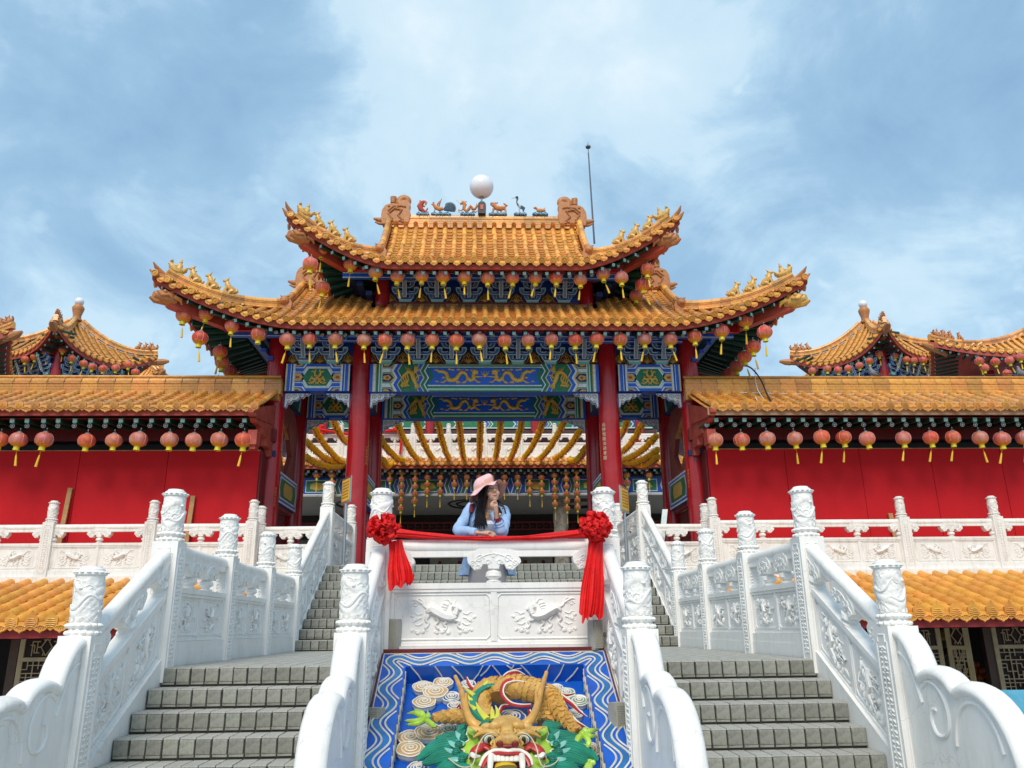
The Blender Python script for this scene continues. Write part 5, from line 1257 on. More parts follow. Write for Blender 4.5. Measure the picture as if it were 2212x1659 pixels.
def figures(b, T, w, h, seed, m=0):
    """upright carved figure / flowers filling a tall narrow field"""
    rnd = random.Random(seed)
    for k in range(38):
        z = -.46+.92*rnd.random(); x = (rnd.random()-.5)*.8*(1-abs(z)*.3); r = .03+.05*rnd.random(); b.blob(T(x*w, z*h, 0), (r*min(w, h)*1.2, .009+.007*rnd.random(), r*min(w, h)*1.4), 6, m)
    for k in range(16):
        x = (rnd.random()-.5)*.7; z = -.4+.8*rnd.random(); a = rnd.random()*6.28
        b.tube([T(x*w, z*h, .004), T((x+.2*cos(a))*w, (z+.08*sin(a))*h, .012), T((x+.25*cos(a+1))*w, (z+.14*sin(a+1))*h, .004)], [.007,.010,.004], 5, m)
    b.tube([T(-.05*w,-.42*h,.0), T(.08*w,-.2*h,.01), T(-.04*w,.05*h,.014), T(.03*w,.25*h,.01), T(0,.38*h,.006)], [.02,.03,.028,.03,.02], 7, m)
def span(parent, A, B, m, npan=2, nsup=1, relief='qilin', thick=.055, ledge=.69, rail0=.955, rail1=1.085, low=.13, seed=0, halves=True, rr=None):
    """one bay of balustrade between post centres A and B (x, y, base z)"""
    A = Vector(A); B = Vector(B); dh = Vector((B.x-A.x, B.y-A.y, 0)); Ln = dh.length; u = dh/Ln; nr = Vector((u.y, -u.x, 0)); sl = (B.z-A.z)/Ln
    def P(s, h, t): v = A+u*s+nr*t; return (v.x, v.y, A.z+sl*s+h)
    e = .11; s0, s1 = e, Ln-e
    b = MB()
    b.box(s0, s1, -thick-.03, thick+.03, 0, low, 0, lambda s, t, h: P(s, h, t))      # plinth
    b.box(s0, s1, -thick+.014, thick-.014, low, ledge-.05, 0, lambda s, t, h: P(s, h, t))
    b.box(s0, s1, -thick-.012, thick+.012, ledge-.05, ledge, 0, lambda s, t, h: P(s, h, t))
    b.box(s0, s1, -thick-.004, thick+.004, ledge-.078, ledge-.052, 0, lambda s, t, h: P(s, h, t))
    b.box(s0, s1, -thick-.004, thick+.004, low+.002, low+.03, 0, lambda s, t, h: P(s, h, t))
    pn = build(b, 'panel', m, parent, 0)
    # framed fields on both faces
    b = MB(); f0, f1 = low+.055, ledge-.10; mid = .07
    W = (s1-s0-.10-(npan-1)*mid)/npan; rel = []
    for sd_ in (-1, 1):
        tf = sd_*(thick-.014)
        xs = [s0+.05-.035]
        for k in range(npan+1):
            c = s0+.05+(W+mid)*k-mid/2 if 0 < k < npan else (s0+.02 if k == 0 else s1-.02)
            hw_ = .028 if 0 < k < npan else .02
            b.box(c-hw_, c+hw_, min(tf, tf+sd_*.014), max(tf, tf+sd_*.014), f0-.02, f1+.02, 0, lambda s, t, h: P(s, h, t))
        for k in range(npan):
            a0 = s0+.05+(W+mid)*k; a1 = a0+W; r = .03
            pts = [(a0+r,f0),(a1-r,f0),(a1,f0+r),(a1,f1-r),(a1-r,f1),(a0+r,f1),(a0,f1-r),(a0,f0+r),(a0+r,f0)]
            b.tube([P(s, h, tf) for s, h in pts], .011, 5)
            rel.append(((a0+a1)/2, (f0+f1)/2, W, f1-f0, tf, sd_))
    build(b, 'panel_moulding', m, pn, 30)
    for i, (sc, hc, w_, h_, tf, sd_) in enumerate(rel):
        if sd_ * nr.dot(Vector((CAMX, 0, 0))-(A+B)/2) < 0: continue     # carved side that shows
        b = MB(); T = lambda a, c, d: P(sc+a, hc+c, tf+sd_*d)
        if relief == 'qilin': qilin(b, T, min(w_*.82, h_*1.6), h_*.84, 1 if i % 2 else -1)
        else: figures(b, T, w_*.8, h_*.85, seed+i)
        build(b, 'carved_relief', m, pn, 50)
    # supports
    for k in range(nsup):
        s_ = s0+(s1-s0)*(k+1)/(nsup+1) if nsup > 1 or halves else (s0+s1)/2
        b = MB(); cloud_support(b, P, s_, ledge, rail0+.01, .235 if Ln > 1.9 else (.18 if Ln > 1.2 else .15)); build(b, 'cloud_support', m, parent, 35)
    if halves:
        for s_, hf in ((s0+.0, 1), (s1-.0, -1)):
            b = MB(); cloud_support(b, P, s_, ledge, rail0+.01, .20, hf); build(b, 'cloud_support', m, parent, 35)
    # rail: round log with a squarer lower fillet
    b = MB(); r = (rail1-rail0)/2; n = 14; hc = (rail0+rail1)/2
    ends = []
    for s_ in (s0-.01, s0+.0, s1, s1+.01):
        ends.append([P(s_, hc+r*sin(2*pi*j/n), r*.98*cos(2*pi*j/n)) for j in range(n)])
    vs = [p for e_ in ends for p in e_]; b.add(vs, [(i*n+j, i*n+(j+1) % n, (i+1)*n+(j+1) % n, (i+1)*n+j) for i in range(3) for j in range(n)])
    b.box(s0, s1, -r*.72, r*.72, rail0-.03, rail0+.04, 0, lambda s, t, h: P(s, h, t))
    b.box(s0, s1, -r*.9, r*.9, hc-.012, hc+.004, 0, lambda s, t, h: P(s, h, t))
    build(b, 'hand_rail', m, parent, 40)
POSTH = 1.08   # square part above the floor
def scroll_stone(parent, x, m):
    prof = smooth2([(5.95,-.02),(5.86,-.045),(5.78,-.10),(5.72,-.18),(5.68,-.27),(5.665,-.325),(5.60,-.305),(5.50,-.29),(5.40,-.305),(5.32,-.345),(5.265,-.40),(5.20,-.375),(5.10,-.37),(4.98,-.40),(4.87,-.47),(4.78,-.58),(4.72,-.74),(4.71,-.92),(4.74,-1.12),(4.80,-1.30),(4.86,-1.6)], 2)
    hw_ = .085; b = MB()
    poly = [(6.0,-1.6)]+[(6.0,-.02)]+prof
    b.prism(poly, -hw_*.72, hw_*.72, lambda y, z, d: (x+d, y, z), 0)
    q_ = [(y-.0+.075, z-.10) for y, z in prof]
    # rounded rope edge
    b.tube([(x, y+.02*(0 if i == 0 else .6), z-.035) for i, (y, z) in enumerate(prof)], [.052]*len(prof), 14, 0, flat=1.75, up=(1,0,0))
    st = build(b, 'scroll_stone', m, parent, 50)
    b = MB()
    for sd_ in (-1, 1):
        xf = x+sd_*hw_*.74
        b.tube([(xf, y, z) for y, z in smooth2(((5.90,-.20),(5.82,-.24),(5.76,-.32),(5.71,-.44),(5.68,-.52)))], .012, 6)
        b.tube([(xf, y, z) for y, z in smooth2(((5.66,-.42),(5.58,-.38),(5.48,-.40),(5.41,-.47),(5.38,-.56),(5.40,-.66),(5.47,-.71),(5.55,-.70),(5.59,-.63),(5.57,-.56),(5.52,-.55)))], .013, 6)
        b.tube([(xf, 5.10+.24*cos(t_), -.78+.31*sin(t_)) for t_ in [pi*.95-k*.16 for k in range(19)]], .014, 6)
    build(b, 'scroll_carving', m, st, 50)
    return st
SLOPE = RS/TD
for s, nm in ((-1, 'left'), (1, 'right')):
    X = s*2.96
    o1 = thing('stair_balustrade', 'white carved stone balustrade running up the outer %s side of the stairs and landing' % nm, 'balustrade', (X, 9, -2), 'outer stair balustrades')
    ys = [6.03, 7.45, 9.13, 10.82, 12.45, 14.86]
    zs = [LZ-(Y1-6.03)*SLOPE-.045, LZ, LZ, LZ, LZ, LZ+9*RS]
    for k, (y, z) in enumerate(zip(ys, zs)):
        zb = z-.35 if k in (0,) else z-.02
        if k == 5: post(o1, X, y, z-.2, z+POSTH, M_WHITE, DRUM)
        else: post(o1, X, y, zb-.5 if k == 0 else zb-.1, z+POSTH, M_WHITE, DRUM)
    span(o1, (X, ys[0], zs[0]), (X, ys[1], zs[1]), M_WHITE, 2, 1, 'fig', seed=1)
    for k in (1, 2, 3): span(o1, (X, ys[k], LZ+.08), (X, ys[k+1], LZ+.08), M_WHITE, 2, 2, 'fig', seed=10*k, halves=False, ledge=.61, rail0=.865, rail1=.99)
    span(o1, (X, ys[4], zs[4]), (X, ys[5], zs[5]), M_WHITE, 3, 2, 'fig', seed=50)
    scroll_stone(o1, X, M_WHITE)
    o2 = thing('terrace_side_balustrade', 'short white balustrade on the terrace running back from the %s top of the stairs' % nm, 'balustrade', (X, 16, GZ), 'terrace side balustrades')
    span(o2, (X, 14.86, GZ), (X, 17.62, GZ), M_WHITE2, 2, 2, 'fig', seed=70, halves=False); post(o2, X, 17.62, GZ, GZ+POSTH, M_WHITE2, DRUM2)
    o3 = thing('terrace_balustrade', 'long white carved balustrade along the front of the %s terrace, above the orange roof' % nm, 'balustrade', (s*9, 17.1, GZ), 'terrace balustrades')
    xp = [4.95+2.095*k for k in range(6)]
    for k, xv in enumerate(xp): post(o3, s*xv, 17.1, GZ, GZ+POSTH+.04, M_WHITE2, DRUM2)
    for k in range(5):
        a_, c_ = (s*xp[k], 17.1, GZ), (s*xp[k+1], 17.1, GZ)
        span(o3, a_, c_, M_WHITE2, 2, 1, 'qilin') if k < 3 or True else 0
    post(o3, s*4.95, 17.72, GZ, GZ+POSTH, M_WHITE2, DRUM2)
    span(o3, (s*4.95, 17.72, GZ), (s*3.0, 17.62, GZ), M_WHITE2, 2, 2, 'qilin', halves=False)
    # inner slope balustrade beside the dragon ramp
    X = s*1.045
    o4 = thing('ramp_balustrade', 'white balustrade sloping down beside the dragon relief on its %s side, with a carved newel' % nm, 'balustrade', (X, 6.7, -2), 'balustrades beside the dragon relief')
    post(o4, X, 6.03, zs[0]-.5, zs[0]+POSTH, M_WHITE, DRUM); post(o4, X, 7.45, LZ-.1, LZ+POSTH, M_WHITE, DRUM)
    span(o4, (X, ys[0], zs[0]), (X, ys[1], zs[1]), M_WHITE, 2, 1, 'fig', seed=5); scroll_stone(o4, X, M_WHITE)
o5 = thing('centre_balustrade', 'white balustrade with two carved beasts that the woman leans on, above the dragon relief', 'balustrade', (0, 7.4, LZ))
span(o5, (-1.045, 7.45, LZ), (1.045, 7.45, LZ), M_WHITE, 2, 1, 'qilin', low=.15)
# ------------------------------------------------------------------ lanterns
def lantern_parts(R=.18, fade=False):
    """body (three looks), frill, string, tassel; origin at the hook on top"""
    body = MB(); n = 28; k = 18; zc = -.10-R*.88
    vs = []
    for j in range(k+1):
        ph = .20+(pi-.40)*j/k
        for i in range(n):
            rr = R*(1+.006*(1 if j % 2 else -1))*(sin(ph)**.85); vs.append((rr*cos(2*pi*i/n), rr*sin(2*pi*i/n), zc+R*.88*cos(ph)))
    fs = []; ms = []
    for j in range(k):
        for i in range(n):
            fs.append((j*n+i, j*n+(i+1) % n, (j+1)*n+(i+1) % n, (j+1)*n+i)); 
            ms.append(1 if j >= 15 or (j in (13, 14) and (i+j) % 3 < 2) or (j == 12 and i % 4 == 0) else 0)
    body.v += vs; body.f += fs; body.m += ms
    for i in range(0, n, 5):
        a = 2*pi*i/n+.1; body.tube([(R*1.012*(sin(ph)**.85)*cos(a), R*1.012*(sin(ph)**.85)*sin(a), zc+R*.89*cos(ph)) for ph in [.35+.24*q for q in range(9)]], .0035, 4, 2)
    top = MB(); top.lathe([(R*.28,-.105),(R*.30,-.085),(R*.22,-.07)], 12); top.tube([(0,0,-.08),(0,0,0)], .004, 4); top.blob((0,0,-.015), (.014,.014,.02), 6)
    fr = MB(); z0 = zc-R*.86
    nn = 20; pr = [(R*.30,z0+.02),(R*.34,z0),(R*.33,z0-.05),(R*.36,z0-.085)]
    v2 = []
    for q, (r, z) in enumerate(pr):
        for i in range(nn): v2.append((r*(1+(.06 if i % 2 else -.04)*q/3)*cos(2*pi*i/nn), r*(1+(.06 if i % 2 else -.04)*q/3)*sin(2*pi*i/nn), z))
    fr.add(v2, [(q*nn+i, q*nn+(i+1) % nn, (q+1)*nn+(i+1) % nn, (q+1)*nn+i) for q in range(3) for i in range(nn)]+[tuple(range(nn))])
    ts = MB(); z1 = z0-.08; ts.tube([(0,0,z0),(.004,0,z1-.11)], .0035, 4); ts.tube([(.004,0,z1-.11),(.006,0,z1-.15),(.01,0,z1-.22),(.012,0,z1-.36)], [.010,.018,.022,.027], 8); ts.blob((.004,0,z1-.115), (.014,.014,.014), 6)
    return (body.mesh('lantern_body', [M_LFADE if fade else M_LRED, M_LGOLD, M_LLINE], 50), top.mesh('hook', M_STEEL), fr.mesh('yellow_frill', M_LYEL, 30), ts.mesh('tassel', M_LTAS))
LP = {False: lantern_parts(), True: lantern_parts(fade=True)}
protos = {}
def lantern(x, y, z, label, group, fade=False, tassel=1, sc=1.0):
    """z is the height of the lantern's middle"""
    key = (fade, tassel > 0)
    z0 = z+(.10+.18*.88)*sc
    if key not in protos:
        r = thing('paper_lantern', label, 'lantern', (x, y, z0), group)
        r.matrix_basis = TR(x, y, z0)
        for nm, me in zip(('lantern_body', 'hook', 'yellow_frill', 'tassel'), LP[fade]):
            if nm == 'tassel' and tassel <= 0: continue
            o = bpy.data.objects.new(nm, me); COL.objects.link(o); o.parent = r
        protos[key] = r
    else:
        r = copy_tree(protos[key]); tag(r, label, 'lantern', group)
    r.matrix_basis = TR(x, y, z0) @ Matrix.Rotation(random.uniform(0, 6.28), 4, 'Z') @ Matrix.Rotation(random.uniform(-.10, .10), 4, 'X') @ Matrix.Scale(sc, 4)
    if tassel > 0:
        for c in r.children:
            if c.name.startswith('tassel'): c.matrix_basis = Matrix.Translation((0,0,-.40)) @ Matrix.Rotation(random.uniform(-.28, .28), 4, 'X') @ Matrix.Rotation(random.uniform(-.28, .28), 4, 'Y') @ Matrix.Translation((0,0,.40)) @ Matrix.Diagonal((1,1,1,1))
    return r
cr = lambda x0, y0, k: (lambda x, y: ((x0+x/k)/1.8228, (y0+y/k)/1.8228))
A_, B_ = cr(550, 650, 1.58), cr(1900, 650, 1.58)
W1, W2, W3 = cr(0, 1150, 1.746), cr(2900, 1150, 1.746), cr(1950, 1250, 1.844)
def ordn(i): return ['first','second','third','fourth','fifth','sixth','seventh','eighth','ninth','tenth','eleventh','twelfth','thirteenth','fourteenth','fifteenth','sixteenth','seventeenth','eighteenth','nineteenth','twentieth','twenty-first','twenty-second','twenty-third','twenty-fourth','twenty-fifth','twenty-sixth'][i]
def rowof(pts, Y, lab, grp, sc, fades=(), notas=()):
    P = sorted([at(*p, Y=Y) for p in pts], key=lambda v: v.x)
    for i, p in enumerate(P):
        lantern(p.x, p.y, p.z, lab % (ordn(i)), grp, i in fades or (len(fades) < 3 and random.random() < .35), 0 if i in notas else 1, sc*random.uniform(.94, 1.05))
up_front = [A_(1125,535)]+[A_(*p) for p in ((1315,615),(1468,665),(1603,690),(1755,690),(1885,690),(2020,700),(2165,703))]+[B_(*p) for p in ((187,700),(330,700),(458,703),(608,713),(748,678),(864,700),(1028,652))]
rowof(up_front, 18.0, 'red paper lantern, %s from the left along the front of the upper gate eave', 'lanterns under the upper eave', .97, (13, 11))
low_front = [A_(*p) for p in ((278,938),(412,925),(580,1005),(740,1052),(917,1085),(1058,1083),(1218,1082),(1395,1090),(1523,1092),(1675,1087),(1820,1090),(1970,1092),(2113,1087))]+[B_(*p) for p in ((133,1095),(283,1092),(430,1087),(578,1088),(715,1083),(863,1085),(1009,1080),(1173,1083),(1320,1067),(1487,1033),(1635,965))]
rowof(low_front, 17.62, 'red paper lantern, %s from the left along the front of the lower gate eave', 'lanterns under the lower eave', .97, (), (3,))
for side, pts, Xp, lab in ((-1, [A_(1065,618), A_(1145,765), A_(1213,790)], -4.05, 'upper left'), (1, [B_(993,745), B_(955,815)], 4.0, 'upper right'),
        (-1, [A_(380,1077), A_(498,1162), A_(516,1230), A_(562,1282), A_(618,1330)], -6.62, 'lower left'), (1, [B_(1755,1040), B_(1688,1133), B_(1630,1195), B_(1578,1255), B_(1530,1300)], 6.62, 'lower right')):
    for i, q in enumerate(pts):
        p = at(*q, X=Xp)
        lantern(p.x, p.y, p.z, 'red lantern, %s from the front under the %s side eave of the gate' % (ordn(i), lab), 'lanterns under the gate side eaves', False, 1, 1.0)
wl = [W1(*p) for p in ((0,1015),(130,1015),(313,1015),(597,1022),(782,1020),(962,1015),(1162,1018),(1332,1020),(1515,1018),(1675,1018))]
rowof(wl, 17.35, 'paper lantern, %s from the left under the left wing eave', 'lanterns under the wing eaves', 1.0, (1,2,4,5,6,7,8), (3,4,5,6,7,8))
wr = [W3(1604,890), W3(1789,890)]+[W2(*p) for p in ((210,1010),(397,1008),(579,1000),(735,1000),(889,1010),(1147,1005),(1334,1003),(1492,998),(1671,1003),(1828,1010),(1978,1003))]
rowof(wr, 17.35, 'paper lantern, %s from the left under the right wing eave', 'lanterns under the wing eaves', 1.0, (0,2,3,6,7,10,11,12), (1,2,6))
# ------------------------------------------------------------------ courtyard hall seen through the gate
hall = thing('courtyard_hall', 'temple hall across the courtyard with white balcony and golden eave, seen through the gate', 'building', (0, 33, GZ))
roof, SH, fb = straight_roof(hall, 'hall_roof', -9.5, 9.5, 31.0, 6.26, 32.4, 6.78, .272, 1.0, (T_ROLL, T_TR, T_DISC, T_DRIP, .378, .205), 0, M_TILED, raf=.30, lift=.05)
build(fb, 'fascia_board', M_HIP, roof, 0)
b = MB(); b.box(-9.5, 9.5, 32.4, 32.8, 5.2, 6.75); build(b, 'balcony_wall', M_WHITE2, hall, 0)
b = MB(); b.box(-9.5, 9.5, 32.35, 32.5, 6.7, 6.82); build(b, 'balcony_edge', M_WHITE2, hall, 0)
hb = thing('balcony_balustrade', 'white carved balcony balustrade of the hall behind the yellow lantern strings', 'balustrade', (0, 32.6, 6.8))
for k in range(-5, 6): post(hb, 1.5*k+.05, 32.6, 6.78, 7.85, M_WHITE2, DRUM2)
for k in range(-5, 5): span(hb, (1.5*k+.05, 32.6, 6.78), (1.5*(k+1)+.05, 32.6, 6.78), M_WHITE2, 2, 1, 'qilin')
b = MB(); b.box(-9.5, 9.5, 34.6, 34.8, 6.8, 10.5); o = build(b, 'upper_wall', mat('dark_red_wall', (.12,.05,.06), .7, .2, 3), hall, 0)  # upper wall in its own dark red
b = MB(); b.box(-9.5, 9.5, 33.6, 33.9, 8.35, 9.0); o = build(b, 'upper_beam', M_GREEN, hall, 0)
P = Paint(lambda x, z, d: (x, 33.6-d, z))
for k in range(-7, 8):
    for m, a, w_ in ((M_EDGE,0,.05),(M_BLUE2,.07,.10),(M_CREAM,.18,.04),(M_EDGE,.3,.04)):
        x = k*1.3+a; A = [(x, 8.4), (x+.12, 8.55), (x, 8.7), (x+.12, 8.85)]; P.quadstrip(A, [(p+w_, q) for p, q in A], m, 1)
P.poly([(-9.5,8.35),(9.5,8.35),(9.5,8.39),(-9.5,8.39)], M_EDGE, 1); P.done(o, 'band')
for k in (-3, -1, 1, 3):
    b = MB(); b.lathe([(.2, 6.8), (.2, 9.6)], 14, lambda x, y, z: (2.3*k+x, 33.5+y, z)); build(b, 'column', M_COLR, hall)
b = MB(); b.box(-9.5, 9.5, 31.7, 32.0, 5.15, 5.85); o = build(b, 'painted_beam', M_BLUE, hall, 0)
P = Paint(lambda x, z, d: (x, 31.7-d, z))
for k in range(-4, 5):
    c = k*2.2
    for s in (-1, 1):
        for m, a, w_ in ((M_EDGE,.62,.05),(M_GREEN,.68,.10),(M_CREAM,.79,.03),(M_BLUE2,.84,.08),(M_EDGE,.94,.04)):
            A = [(c+s*(a+.10), 5.2), (c+s*a, 5.5), (c+s*(a+.10), 5.8)]; P.quadstrip(A, [(p+s*w_, q) for p, q in A], m, 1)
    P.poly([(c-.5,5.25),(c+.5,5.25),(c+.5,5.75),(c-.5,5.75)], M_EDGE, 1); P.poly([(c-.47,5.28),(c+.47,5.28),(c+.47,5.72),(c-.47,5.72)], M_GREEN, 2); P.poly([(c-.3,5.4),(c,5.33),(c+.3,5.42),(c+.2,5.6),(c-.1,5.66),(c-.32,5.58)], M_YEL, 3)
P.poly([(-9.5,5.15),(9.5,5.15),(9.5,5.19),(-9.5,5.19)], M_EDGE, 1); P.done(o, 'band')
b = MB(); b.box(-9.5, 9.5, 31.5, 37.5, 5.06, 5.12); build(b, 'ceiling', M_CEIL, hall, 0)
b = MB()
for x in (-5.2, -.5, 4.2): 
    for r_ in (.95, .6): b.tube([(x+r_*cos(t_*.35), 33.6+r_*1.3*sin(t_*.35), 5.05) for t_ in range(19)], .05, 5)
build(b, 'ceiling_rose', M_BLACK, hall)
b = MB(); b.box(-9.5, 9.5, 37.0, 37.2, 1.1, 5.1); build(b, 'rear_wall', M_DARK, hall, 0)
b = MB(); b.box(-9.5, 9.5, 36.7, 36.75, 4.62, 4.70); b.box(-9.5, 9.5, 36.7, 36.75, 4.30, 4.36)
x = -9.4
while x < 9.4: b.box(x, x+.04, 36.7, 36.75, 4.36, 4.62); b.box(x, x+.22, 36.71, 36.74, 4.47, 4.50); x += .33
build(b, 'red_fretwork', mat('fret_red', (.22,.012,.012), .5, .2, 4), hall, 0)
M_MUR = mat('mural_grey', (.19,.18,.16), .8, .8, 3.2, stain=(.04,.04,.04), stainamt=.7)
b = MB(); b.box(-9.3, -3.0, 36.85, 36.9, 3.35, 3.95); b.box(-2.6, 3.4, 36.85, 36.9, 3.35, 3.95); b.box(3.8, 9.3, 36.85, 36.9, 3.35, 3.95); build(b, 'carved_frieze', M_MUR, hall, 0)
M_SCR = mat('pale_screen', (.30,.27,.21), .8, .3, 2)
for x0_, x1_ in ((-6.5,-3.4),(-2.4,.3),(.7,3.2),(3.9,7.0)):
    b = MB(); b.box(x0_, x1_, 36.82, 36.88, 2.1, 3.1); o = build(b, 'painted_screen', M_SCR, hall, 0)
    b = MB()
    for k in range(3):
        cx = x0_+(x1_-x0_)*(k+.5)/3; b.blob((cx, 36.80, 2.85), (.09,.02,.10), 8); b.blob((cx, 36.80, 2.5), (.26,.02,.28), 8); b.blob((cx+.2, 36.80, 2.35), (.22,.02,.12), 8)
    build(b, 'seated_figures', M_DKRED, o)
M_CARV = mat('carved_stone_column', (.36,.32,.26), .8, .5, 6, .6, 25)
for x in (-3.85, 3.15, -8.4, 8.1):
    b = MB(); nu, nv = 40, 70; vs = []
    for j in range(nv+1):
        for i in range(nu):
            a = 2*pi*i/nu; z = 1.1+3.95*j/nv; h = max(0, .07*max(0, 1-(((z*.6-a/(2*pi)) % 1-.5)/.2)**2)); h += .05*max(0, noise.noise(Vector((cos(a)*3, sin(a)*3, z*3))))
            vs.append((x+(.26+h)*cos(a), 32.3+(.26+h)*sin(a), z))
    b.add(vs, [(j*nu+i, j*nu+(i+1) % nu, (j+1)*nu+(i+1) % nu, (j+1)*nu+i) for j in range(nv) for i in range(nu)]); build(b, 'carved_dragon_column', M_CARV, hall, 60)
# hanging strings of small lanterns
small = MB(); R = .125; n = 14
small.lathe([(R*.3,R*.86),(R*.72,R*.68),(R*.97,R*.3),(R*1.0,0),(R*.95,-.35*R),(R*.70,-R*.68),(R*.3,-R*.86)], n, None, 0, ms=[0,0,0,0,1,1])
small.lathe([(.045,-R*.86-.09),(.042,-R*.84)], 10, None, 2)
for i in range(5):
    a = 2*pi*i/5; small.tube([(R*1.02*sin(p)*cos(a), R*1.02*sin(p)*sin(a), R*.9*cos(p)) for p in (.5,.9,1.3,1.7,2.1)], .003, 4, 3)
SML = small.mesh('small_lantern', [mat('small_lantern_red', (.60,.17,.08), .5, .2, 9, objvar=.15, transl=.3), M_LGOLD, M_LYEL, M_LLINE], 50)
C5 = cr(1250, 1850, 1.4133)
hs = [(405,10,2),(470,12,6),(545,14,5),(612,42,3),(684,42,3),(762,40,2),(832,40,2),(900,40,2),(970,40,2),(1040,40,2),(1113,40,2),(1180,40,3),(1247,42,3),(1318,30,5),(1383,14,6),(1440,-5,6)]
for i, (x, y, nl) in enumerate(hs):
    p = at(*C5(x, y), Y=31.35); zt = min(p.z, 6.0)
    t = thing('hanging_lantern_string', 'string of %d small red lanterns, %s from the left through the middle bay' % (nl, ordn(i)), 'lantern string', (p.x, 31.35, 6.1), 'lantern strings of the courtyard hall')
    b = MB(); b.tube([(p.x, 31.35, 6.1), (p.x, 31.35, zt-.29*nl-.3)], .005, 4); b.tube([(p.x, 31.35, zt-.29*(nl-1)-.36), (p.x, 31.35, zt-.29*(nl-1)-.62)], [.012, .022], 6); build(b, 'cord_and_tassel', M_LTAS, t)
    for k in range(nl): obj('small_lantern', SML, t, TR(p.x, 31.35, zt-.29*k) @ Matrix.Rotation(random.uniform(0, 6), 4, 'Z'))
for i, (X, y0, nl) in enumerate(((-6.6,5.9,1),(-6.0,5.9,3),(-5.35,5.85,3),(-4.75,5.85,4),(4.6,5.85,4),(5.2,5.85,3),(5.8,5.85,2),(6.7,5.85,1),(-8.1,4.6,3),(8.6,4.6,3),(8.3,4.6,4))):
    t = thing('hanging_lantern_string', 'string of %d small red lanterns, %s of those seen through the side bays' % (nl, ordn(i)), 'lantern string', (X, 31.35, 6.1), 'lantern strings of the courtyard hall')
    b = MB(); b.tube([(X, 31.35, 6.1), (X, 31.35, y0-.32*nl-.35)], .005, 4); b.tube([(X, 31.35, y0-.32*(nl-1)-.36), (X, 31.35, y0-.32*(nl-1)-.7)], [.012, .022], 6); build(b, 'cord_and_tassel', M_LTAS, t)
    for k in range(nl): obj('small_lantern', SML, t, TR(X, 31.35, y0-.32*k) @ Matrix.Scale(1.15, 4))
# yellow lantern strings over the courtyard
yl = MB(); R = .115
yl.lathe([(R*.35,R*.8),(R*.8,R*.55),(R,R*.1),(R*.93,-R*.35),(R*.5,-R*.75),(R*.3,-R*.8)], 12, None, 0); yl.lathe([(R*.20,-R*.95),(R*.28,-R*.78)], 10, None, 1)
for k in (-1, 1): yl.tube([(k*.02,0,-R*.9),(k*.03,0,-R*1.5)], .008, 4, 2)
YL = yl.mesh('yellow_lantern', [mat('lantern_bright_yellow', (.95,.60,.015), .5, .12, 9, objvar=.08, transl=.5), mat('lantern_opening_dark', (.08,.03,.01), .6), M_LRED], 50)  # dark piece stands in for the shaded opening in the lantern bottom
LC, RC = cr(1000, 1250, 1.844), cr(1950, 1250, 1.844)
ys_ = [(LC(930,880),LC(1090,1035)),(LC(1035,740),LC(1190,1030)),(LC(1180,740),LC(1300,1022)),(LC(1335,740),LC(1415,1020)),(LC(1490,740),LC(1522,1018)),(LC(1643,740),LC(1637,1015)),(LC(1790,740),LC(1755,1015)),(LC(1945,740),LC(1862,1025)),
       (RC(350,740),RC(210,1010)),(RC(500,740),RC(325,1020)),(RC(625,790),RC(430,1022)),(RC(640,960),RC(540,1028)),
       (LC(430,790),LC(665,1060)),(LC(575,740),LC(690,900)),(LC(380,900),LC(650,1055)),(LC(370,1010),LC(660,1065)),
       (RC(960,740),RC(890,850)),(RC(1075,760),RC(900,980)),(RC(1170,860),RC(900,1030)),(RC(1180,960),RC(920,1045)),(LC(930,1030),LC(1000,1045)),(RC(1180,1010),RC(1000,1050))]
for i, (p0, p1) in enumerate(ys_):
    A = at(*p0, Y=24.2); B = at(*p1, Y=31.4)
    t = thing('yellow_lantern_string', 'string of yellow lanterns, %s' % ((ordn(i)+' from the left seen through the middle bay') if i < 12 else (ordn(i-12)+' of those seen through the side bays')), 'lantern string', tuple(A), 'yellow lantern strings over the courtyard')
    Ln = (B-A).length; nl = int(Ln/.19); pts = []
    if i < 12: A2 = A+(A-B)*.12; 
    else: A2 = A
    for k in range(nl+1):
        f = k/nl; q = A2*(1-f)+B*f; q = q+Vector((random.uniform(-.02,.02), 0, -.9*4*f*(1-f)*.22+random.uniform(-.02,.02))); pts.append(q)
    b = MB(); b.tube([q+Vector((0,0,.13)) for q in pts], .008, 4); build(b, 'cord', M_BLACK, t)
    for q in pts: obj('yellow_lantern', YL, t, TR(*q) @ Matrix.Rotation(random.uniform(0, 6.28), 4, 'Z') @ Matrix.Rotation(random.uniform(-.2, .2), 4, 'X'))
# red sash on the balcony
b = MB()
for k in range(26):
    a = random.uniform(0, 6.28); r = random.uniform(.02, .2); b.blob((-3.55+r*cos(a), 32.4+random.uniform(-.1, 0), 8.0+r*sin(a)), (.1,.06,.08), 6)
b.tube([(-3.5,32.4,7.95),(-3.4,32.38,7.5),(-3.45,32.38,6.95)], [.10,.14,.12], 8, flat=.4); b.tube([(-3.6,32.4,8.0),(-5.2,32.38,7.75),(-6.8,32.4,8.0)], .10, 8, flat=.6)
for k in range(20): b.blob((-6.9+random.uniform(-.2,.2), 32.4, 8.0+random.uniform(-.2,.2)), (.1,.06,.08), 6)
tag(build(b, 'silk_drape', M_SILK, None), 'red silk sash and rosette draped on the balcony of the courtyard hall', 'sash')
